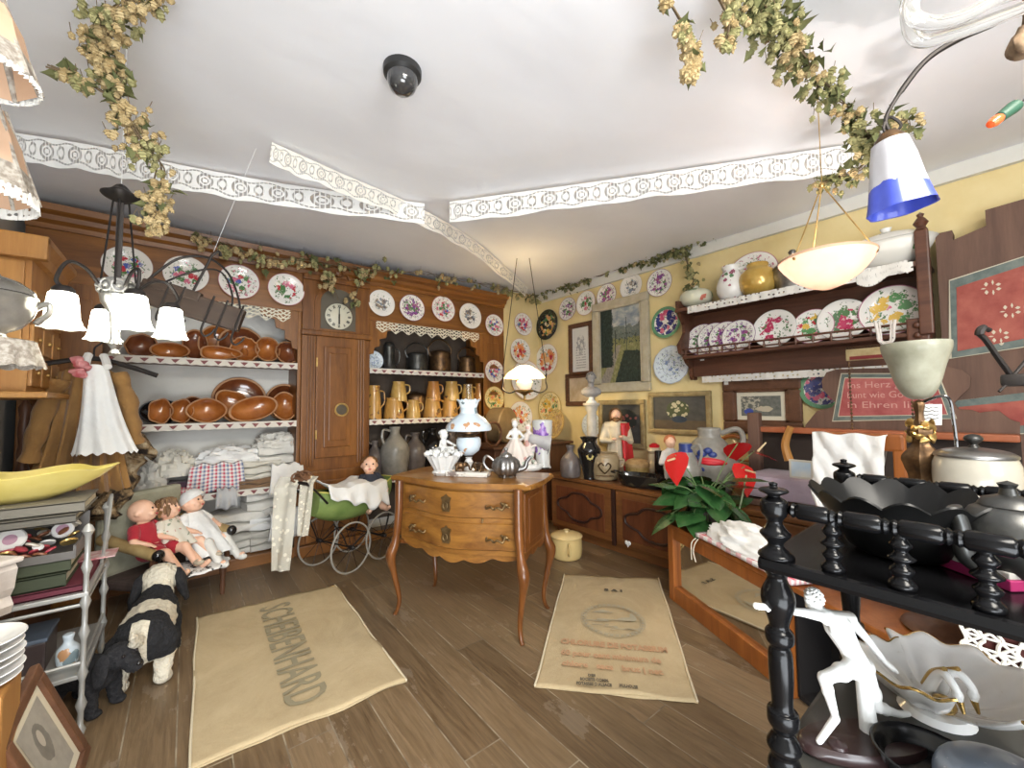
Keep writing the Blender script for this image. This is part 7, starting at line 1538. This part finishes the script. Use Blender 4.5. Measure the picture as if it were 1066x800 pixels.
# ---- shell dish with swan handles
DG=mat('gilded_porcelain',(.55,.36,.12),.25,.8)
sc=D(972,712,.86); sh_=T('shell_dish','white porcelain double shell dish with gilt swan-neck handle on the lower tier','dish',(sc.x,sc.y,ZL+.001))
MARB=mat('shell_glaze',rough=.16,coat=.5,fn=lambda g:{'c':g.ramp(g.noise(g.co(),11,6,.7,2),[(.3,(.5,.44,.37)),(.4,(.76,.75,.73)),(.8,(.82,.81,.8))])})
exr=Vector((RT.x,RT.y,0)).normalized(); byk=Vector((FW.x,FW.y,0)).normalized()
def shell(dirn,L,Wd):
    d=dirn.normalized(); s=Vector((-d.y,d.x,0)); rows=[]
    for i in range(19):
        u=i/18; r=[]
        for j in range(65):
            a=-1.45+2.9*j/64; rib=1+.035*u*cos(a*13); R=L*u*rib*(1-.18*abs(a/1.45)**2)
            z=.012+.075*u**2.2+.006*u*cos(a*13); p=d*(R*cos(a))+s*(R*sin(a)*Wd); r.append((p.x,p.y,z))
        rows.append(r)
    o=MB().surf(rows).obj('shell_bowl',MARB,sh_); md=o.modifiers.new('s','SOLIDIFY'); md.thickness=.005
    MB().tube([rows[-1][j] for j in range(65)],.0032,6).obj('gilt_edge',DG,o)
shell(-exr*.85+byk*.35,.13,1.0); shell(exr*.9-byk*.1,.17,1.05)
for s in (-.35,.6):
    P=[byk*.02+exr*.012*s*2+Vector((0,0,.012)),byk*.0+exr*(.03*s)+Vector((0,0,.05)),-byk*.015+exr*(.015*s)+Vector((0,0,.085)),-byk*.035+exr*.03*s+Vector((0,0,.1)),-byk*.055+exr*.035*s+Vector((0,0,.085)),-byk*.06+exr*.03*s+Vector((0,0,.065))]
    o=MB().tube(spl(P,7),[.0115-.00016*i for i in range(36)],10).obj('swan_neck',PORC,sh_); q=P[-1]; MB().ell(P[-2].lerp(q,.5),(.009,.009,.011)).obj('swan_head',PORC,sh_); MB().cap2(q,q+Vector((0,0,-.018))-byk*.006,.006,.003).obj('gilt_beak',DG,sh_); MB().tube(spl([P[1]+byk*.012,P[2]+byk*.012,P[3]+Vector((0,0,.01))],5),.005).obj('gilt_feather',DG,sh_)
MB().ell((-byk.x*.02-.01,-byk.y*.02,.035),(.02,.02,.018)).obj('gilt_shell',DG,sh_); MB().lathe([(0,0),(.06,0),(.05,.012),(0,.014)],n=24).obj('foot',PORC,sh_)
# ---- dark bowl and spotted lid in front
q=D(968,800,.7); lathe_thing('black_bowl','bowl','plain black bowl in front of the shell dish on the lower tier',(q.x,q.y,ZL+.001),[(0,0),(.04,0),(.06,.012),(.075,.04),(.078,.045),(.072,.045),(.05,.016),(0,.01)],mat('black_china',(.008,.008,.009),.25))
q=D(1052,822,.62); lathe_thing('speckled_pot','pot','blue-grey speckled rounded pot at the bottom right corner',(q.x,q.y,ZL+.001),[(0,0),(.05,0),(.075,.02),(.085,.045),(.075,.075),(.04,.095),(0,.1)],emb('blue_grey_speckle',(.16,.19,.24),(.4,.42,.45),(.3,.33,.38),60,.15))
# ---- stool with crochet
q=D(1062,675,1.06); dv=Vector((-q.x,-q.y,0)).normalized(); rz_=math.atan2(dv.x,-dv.y); ctr=q-dv*.17
sl=T('red_stool','dark red upholstered stool behind the black stand, under a white crochet mat','stool',(ctr.x,ctr.y,0),rz_); zst=D(1062,632,1.06).z
MB().box((.05,0,zst-.12),(.28,.3,.24),bev=.03).obj('seat',mottled('dark_red_velour',(.05,.01,.008),(.1,.02,.016),.8,9),sl,smooth=False)
for x in (-.06,.16):
    for y in (-.12,.12): MB().lathe([(0,0),(.014,0),(.02,.1),(.014,.25),(.02,zst-.23)],n=12,o=(x,y,0)).obj('leg',W_DK,sl)
nu,nv=9,10
def cw(u,v):
    s=.3*v; x=-.1+.3*u
    return Vector((x,-.155+.1-s,zst+.006)) if s<.1 else Vector((x,-.158-.004*sin(u*8),zst-(s-.1)))
b=MB()
for i in range(nu+1): b.tube([cw(i/nu,v/40)+Vector((.005*sin(v*.9+i),0,.004*sin(v+i*2))) for v in range(41)],.0045,5)
for j in range(nv+1): b.tube([cw(u/30,j/nv) for u in range(31)],.0035,5)
for i in range(nu):
    for j in range(nv):
        if (i*7+j*3)%5<2 or i in (0,nu-1) or j>nv-3:
            b.tube([cw(i/nu,j/nv),cw((i+1)/nu,(j+1)/nv)],.004,5); b.tube([cw((i+1)/nu,j/nv),cw(i/nu,(j+1)/nv)],.004,5)
for i in range(9):
    q=cw((i+.5)/9,1.0); b.tube([q+Vector((.014*cos(t),0,-.012+.014*sin(t))) for t in [2*pi*k/10 for k in range(10)]],.0035,5,closed=True)
o=b.obj('crochet_mat',mat('white_crochet_cotton',(.72,.7,.64),.9),None,loc=sl.location,rz=rz_); tag(o,'white crochet mat draped over the dark red stool','crochet')
# ================================================================ TULIP LAMP, GLASS ARM, BULB, IRON HOLDER
q=D(932,180,.92); k=.92/F; TS=.82; tl=T('tulip_lamp','hanging glass tulip lamp, frosted white with a cobalt blue rim, on a curved iron arm','lamp',q)
def tulf(g):
    x,y,z=g.xyz(g.co()); n=g.noise(g.co(),16,4); return {'c':g.mix((z-n*.07)<-.07,g.mix(n,(.36,.35,.37),(.6,.59,.62)),g.mix(n,(.02,.03,.35),(.08,.12,.55)))}
M=Matrix.Rotation(-.12,4,Vector((FW.x,FW.y,0)))
h=70*k/2
rows=[]
for r,z in ((.03,.075),(.04,.07),(.05,.03),(.058,-.02),(.068,-.065),(.074,-.085),(.07,-.084),(.06,-.05),(.05,.0),(.036,.06)):
    r*=TS; rows.append([M@Vector((r*(1+.05*cos(6*a)*(1 if z<0 else .3))*cos(a),r*(1+.05*cos(6*a)*(1 if z<0 else .3))*sin(a),z)) for a in (2*pi*j/48 for j in range(48))])
MB().surf(rows,closev=True).obj('glass_shade',mat('blue_rim_glass',rough=.4,fn=tulf,coat=.3),tl)
MB().lathe([(0,.095),(.014,.095),(.026,.08),(.028,.068),(.022,.066)],n=24,M=M).obj('gallery',BRONZE,tl)
P=[D(928,140,.92),D(922,124,.92),D(938,95,.91),D(965,62,.9),D(1000,40,.88),D(1040,22,.86),D(1080,-5,.84),D(1110,-40,.83)]; P.append(Vector((P[-1].x,P[-1].y,CZ-.005)))
MB().tube([p-q for p in spl(P,8)],[.0042]*16+[.006]*49,8).obj('iron_arm',IRON,tl)
MB().tube(spl([D(932,150,.92)-q,D(920,135,.92)-q,D(926,122,.92)-q,D(938,130,.92)-q,D(930,140,.92)-q],6),.003,6).obj('hook',IRON,tl)
SMK=mat('grey_tube_glass',(.75,.74,.72),.05,trans=.85)
P=[D(1075,-12,.7),D(1040,-2,.7),D(1005,16,.7),D(970,24,.7),D(950,16,.7),D(952,-6,.7),D(975,-25,.7)]; P2=[D(1082,2,.72),D(1030,22,.72),D(990,36,.72),D(958,42,.72),D(946,22,.72),D(950,-10,.72),D(985,-30,.72)]
ga=T('glass_scroll','clear glass scroll arm of a chandelier at the upper right corner','chandelier',D(1010,10,.71))
for PP in (P,P2): MB().tube([p-ga.location for p in spl(PP,9)],.011,12).obj('glass_arm',SMK,ga)
MB().tube([D(985,-30,.71)-ga.location,D(1010,-90,.73)-ga.location],.01,10).tube([D(1010,-90,.73)-ga.location,Vector((0,0,CZ-ga.location.z-.01))],.006,8).obj('rod',SILV,ga)
q=D(1036,126,.68); xb=T('christmas_bulb','small red fairy light bulb in a green holder on a wire at the upper right','light bulb',q)
dirn=(D(1060,108,.68)-q).normalized(); M=frame_m((0,0,0),RT,dirn)
MB().lathe([(0,-.012),(.006,-.01),(.0085,-.002),(.008,.006),(.006,.012)],n=16,M=M).obj('bulb',mat('red_bulb_glass',(.65,.1,.03),.2,emit=(.8,.1,.02),es=.25),xb); MB().lathe([(.006,.008),(.0085,.01),(.0105,.036),(.01,.042),(0,.042)],n=16,M=M).obj('socket',mat('green_plastic',(.02,.07,.04),.5),xb)
MB().tube(spl([dirn*.04,dirn*.075,D(1080,85,.68)-q,D(1120,50,.7)-q],6),.0018,6).obj('wire',IRON,xb)
q=D(1058,396,1.0); ih=T('iron_hook_arm','black wrought iron arm with a curled hook in front of the painted wardrobe','ironwork',q)
b=MB(); b.tube([p-q for p in spl([D(1056,396,1.0),D(1040,374,1.0),D(1026,354,1.0),D(1020,348,1.0),D(1023,342,1.0),D(1030,344,1.0)],6)],[.006]*18+[.009]*8+[.006]*5,8)
b.tube([p-q for p in spl([D(1054,392,1.0),D(1066,378,1.0),D(1078,362,1.0)],5)],.004); b.tube([p-q for p in spl([D(1052,396,1.0),D(1046,402,1.0),D(1040,408,1.0)],5)],.003); b.box((0,0,0),(.05,.05,.03),bev=.008)
b.tube([Vector((0,0,0)),D(1085,398,1.0)-q,Vector(((D(1110,398,1.0)-q).x,(D(1110,398,1.0)-q).y,-q.z+.0))],.008); b.obj('iron',IRON,ih)
# dark hanging decoration end at the right edge
q=D(1075,42,.75); lathe_thing('dried_bouquet','bouquet','brown dried bouquet tip hanging at the upper right edge',q,[(0,-.03),(.02,-.02),(.028,0),(.02,.025),(.008,.05),(.004,.3),(0,.31)],mottled('dried_brown',(.1,.06,.03),(.3,.2,.12),.8,40),fn=5,flute=.25)
# ================================================================ LOW DARK CHEST AND BOX IN THE CORNER
lc=T('corner_chest','dark wooden chest standing in the corner behind the commode','chest',(3.0,3.62,0)); MB().box((0,0,.42),(1.1,.5,.84),bev=.012).obj('body',W_DK,lc,smooth=False); MB().box((0,0,.855),(1.16,.56,.03),bev=.01).obj('lid',W_DK,lc,smooth=False)
q=ony(524,441,3.66); hb=T('round_box','round flat beige wooden box standing on its edge in the corner behind the lamp','box',(q.x,3.7,.872+.2)); 
MB().lathe([(0,-.1),(.19,-.1),(.2,-.09),(.2,.09),(.19,.1),(0,.1)],n=40,M=frame_m((0,0,0),(0,0,1),(.35,-1,0))).obj('box_body',mottled('beige_bentwood',(.17,.115,.055),(.25,.175,.09),.5,6),hb)
q=ony(509,478,3.5); MB().tube([(.1*cos(t),.0,.13+.12*sin(t)) for t in [2*pi*j/30 for j in range(30)]],.014,8,closed=True).obj('copper_ring',W_DK,None,loc=(q.x,3.42,.872)); tag(SC.objects['copper_ring'],'dark reddish round ring stand behind the oil lamp stem','ring')
q=onx(576,458,3.42); t_=plate((3.46,q.y,.872+.19),(-1,.1,.25),.18,'brass','round embossed brass dish leaning in the corner behind the porcelain couple',None)
# ================================================================ LIGHT
wd=bpy.data.worlds.new('world'); SC.world=wd; wd.use_nodes=True
wd.node_tree.nodes['Background'].inputs[0].default_value=(.9,.95,1,1); wd.node_tree.nodes['Background'].inputs[1].default_value=.4
def area(name,loc,tgt,sx,sy,e,col=(1,1,1)):
    l=bpy.data.lights.new(name,'AREA'); l.shape='RECTANGLE'; l.size=sx; l.size_y=sy; l.energy=e; l.color=col
    o=bpy.data.objects.new(name,l); COL.objects.link(o); o.location=loc; o.rotation_euler=(Vector(tgt)-Vector(loc)).to_track_quat('-Z','Y').to_euler(); return o
def lamp(name,loc,e,col,r=.03):
    l=bpy.data.lights.new(name,'POINT'); l.energy=e; l.color=col; l.shadow_soft_size=r
    o=bpy.data.objects.new(name,l); COL.objects.link(o); o.location=loc; return o
area('shop_window_light',(.6,-2.25,1.75),(1.3,2.4,1.9),2.2,1.2,62,(.92,.96,1))
area('added_ceiling_fill',(-.1,-.75,.5),(1.3,2.8,2.74),1.5,1.0,48,(.88,.94,1))  # added fill without a real source, brightens the ceiling from below
area('ceiling_light',(.5,-.8,2.68),(.8,.2,0),1.2,.8,85,(1,.95,.85))
for (px,py,dd) in ((65,322,1.4),(140,324,1.5),(178,336,1.68),(108,338,1.66)):
    lamp('bulb_light',D(px,py+4,dd),2.3,(1,.92,.78),.022)
lamp('bowl_light',D(860,274,1.85)+Vector((0,0,-.0)),6,(1,.95,.9),.025)
lamp('oil_lamp_light',D(546,396,3.9)+Vector((0,0,.05)),17,(1,.74,.38),.03)
v=SC.view_settings; v.view_transform='Standard'; v.look='None'; v.gamma=1; v.use_curve_mapping=False; v.exposure=.66
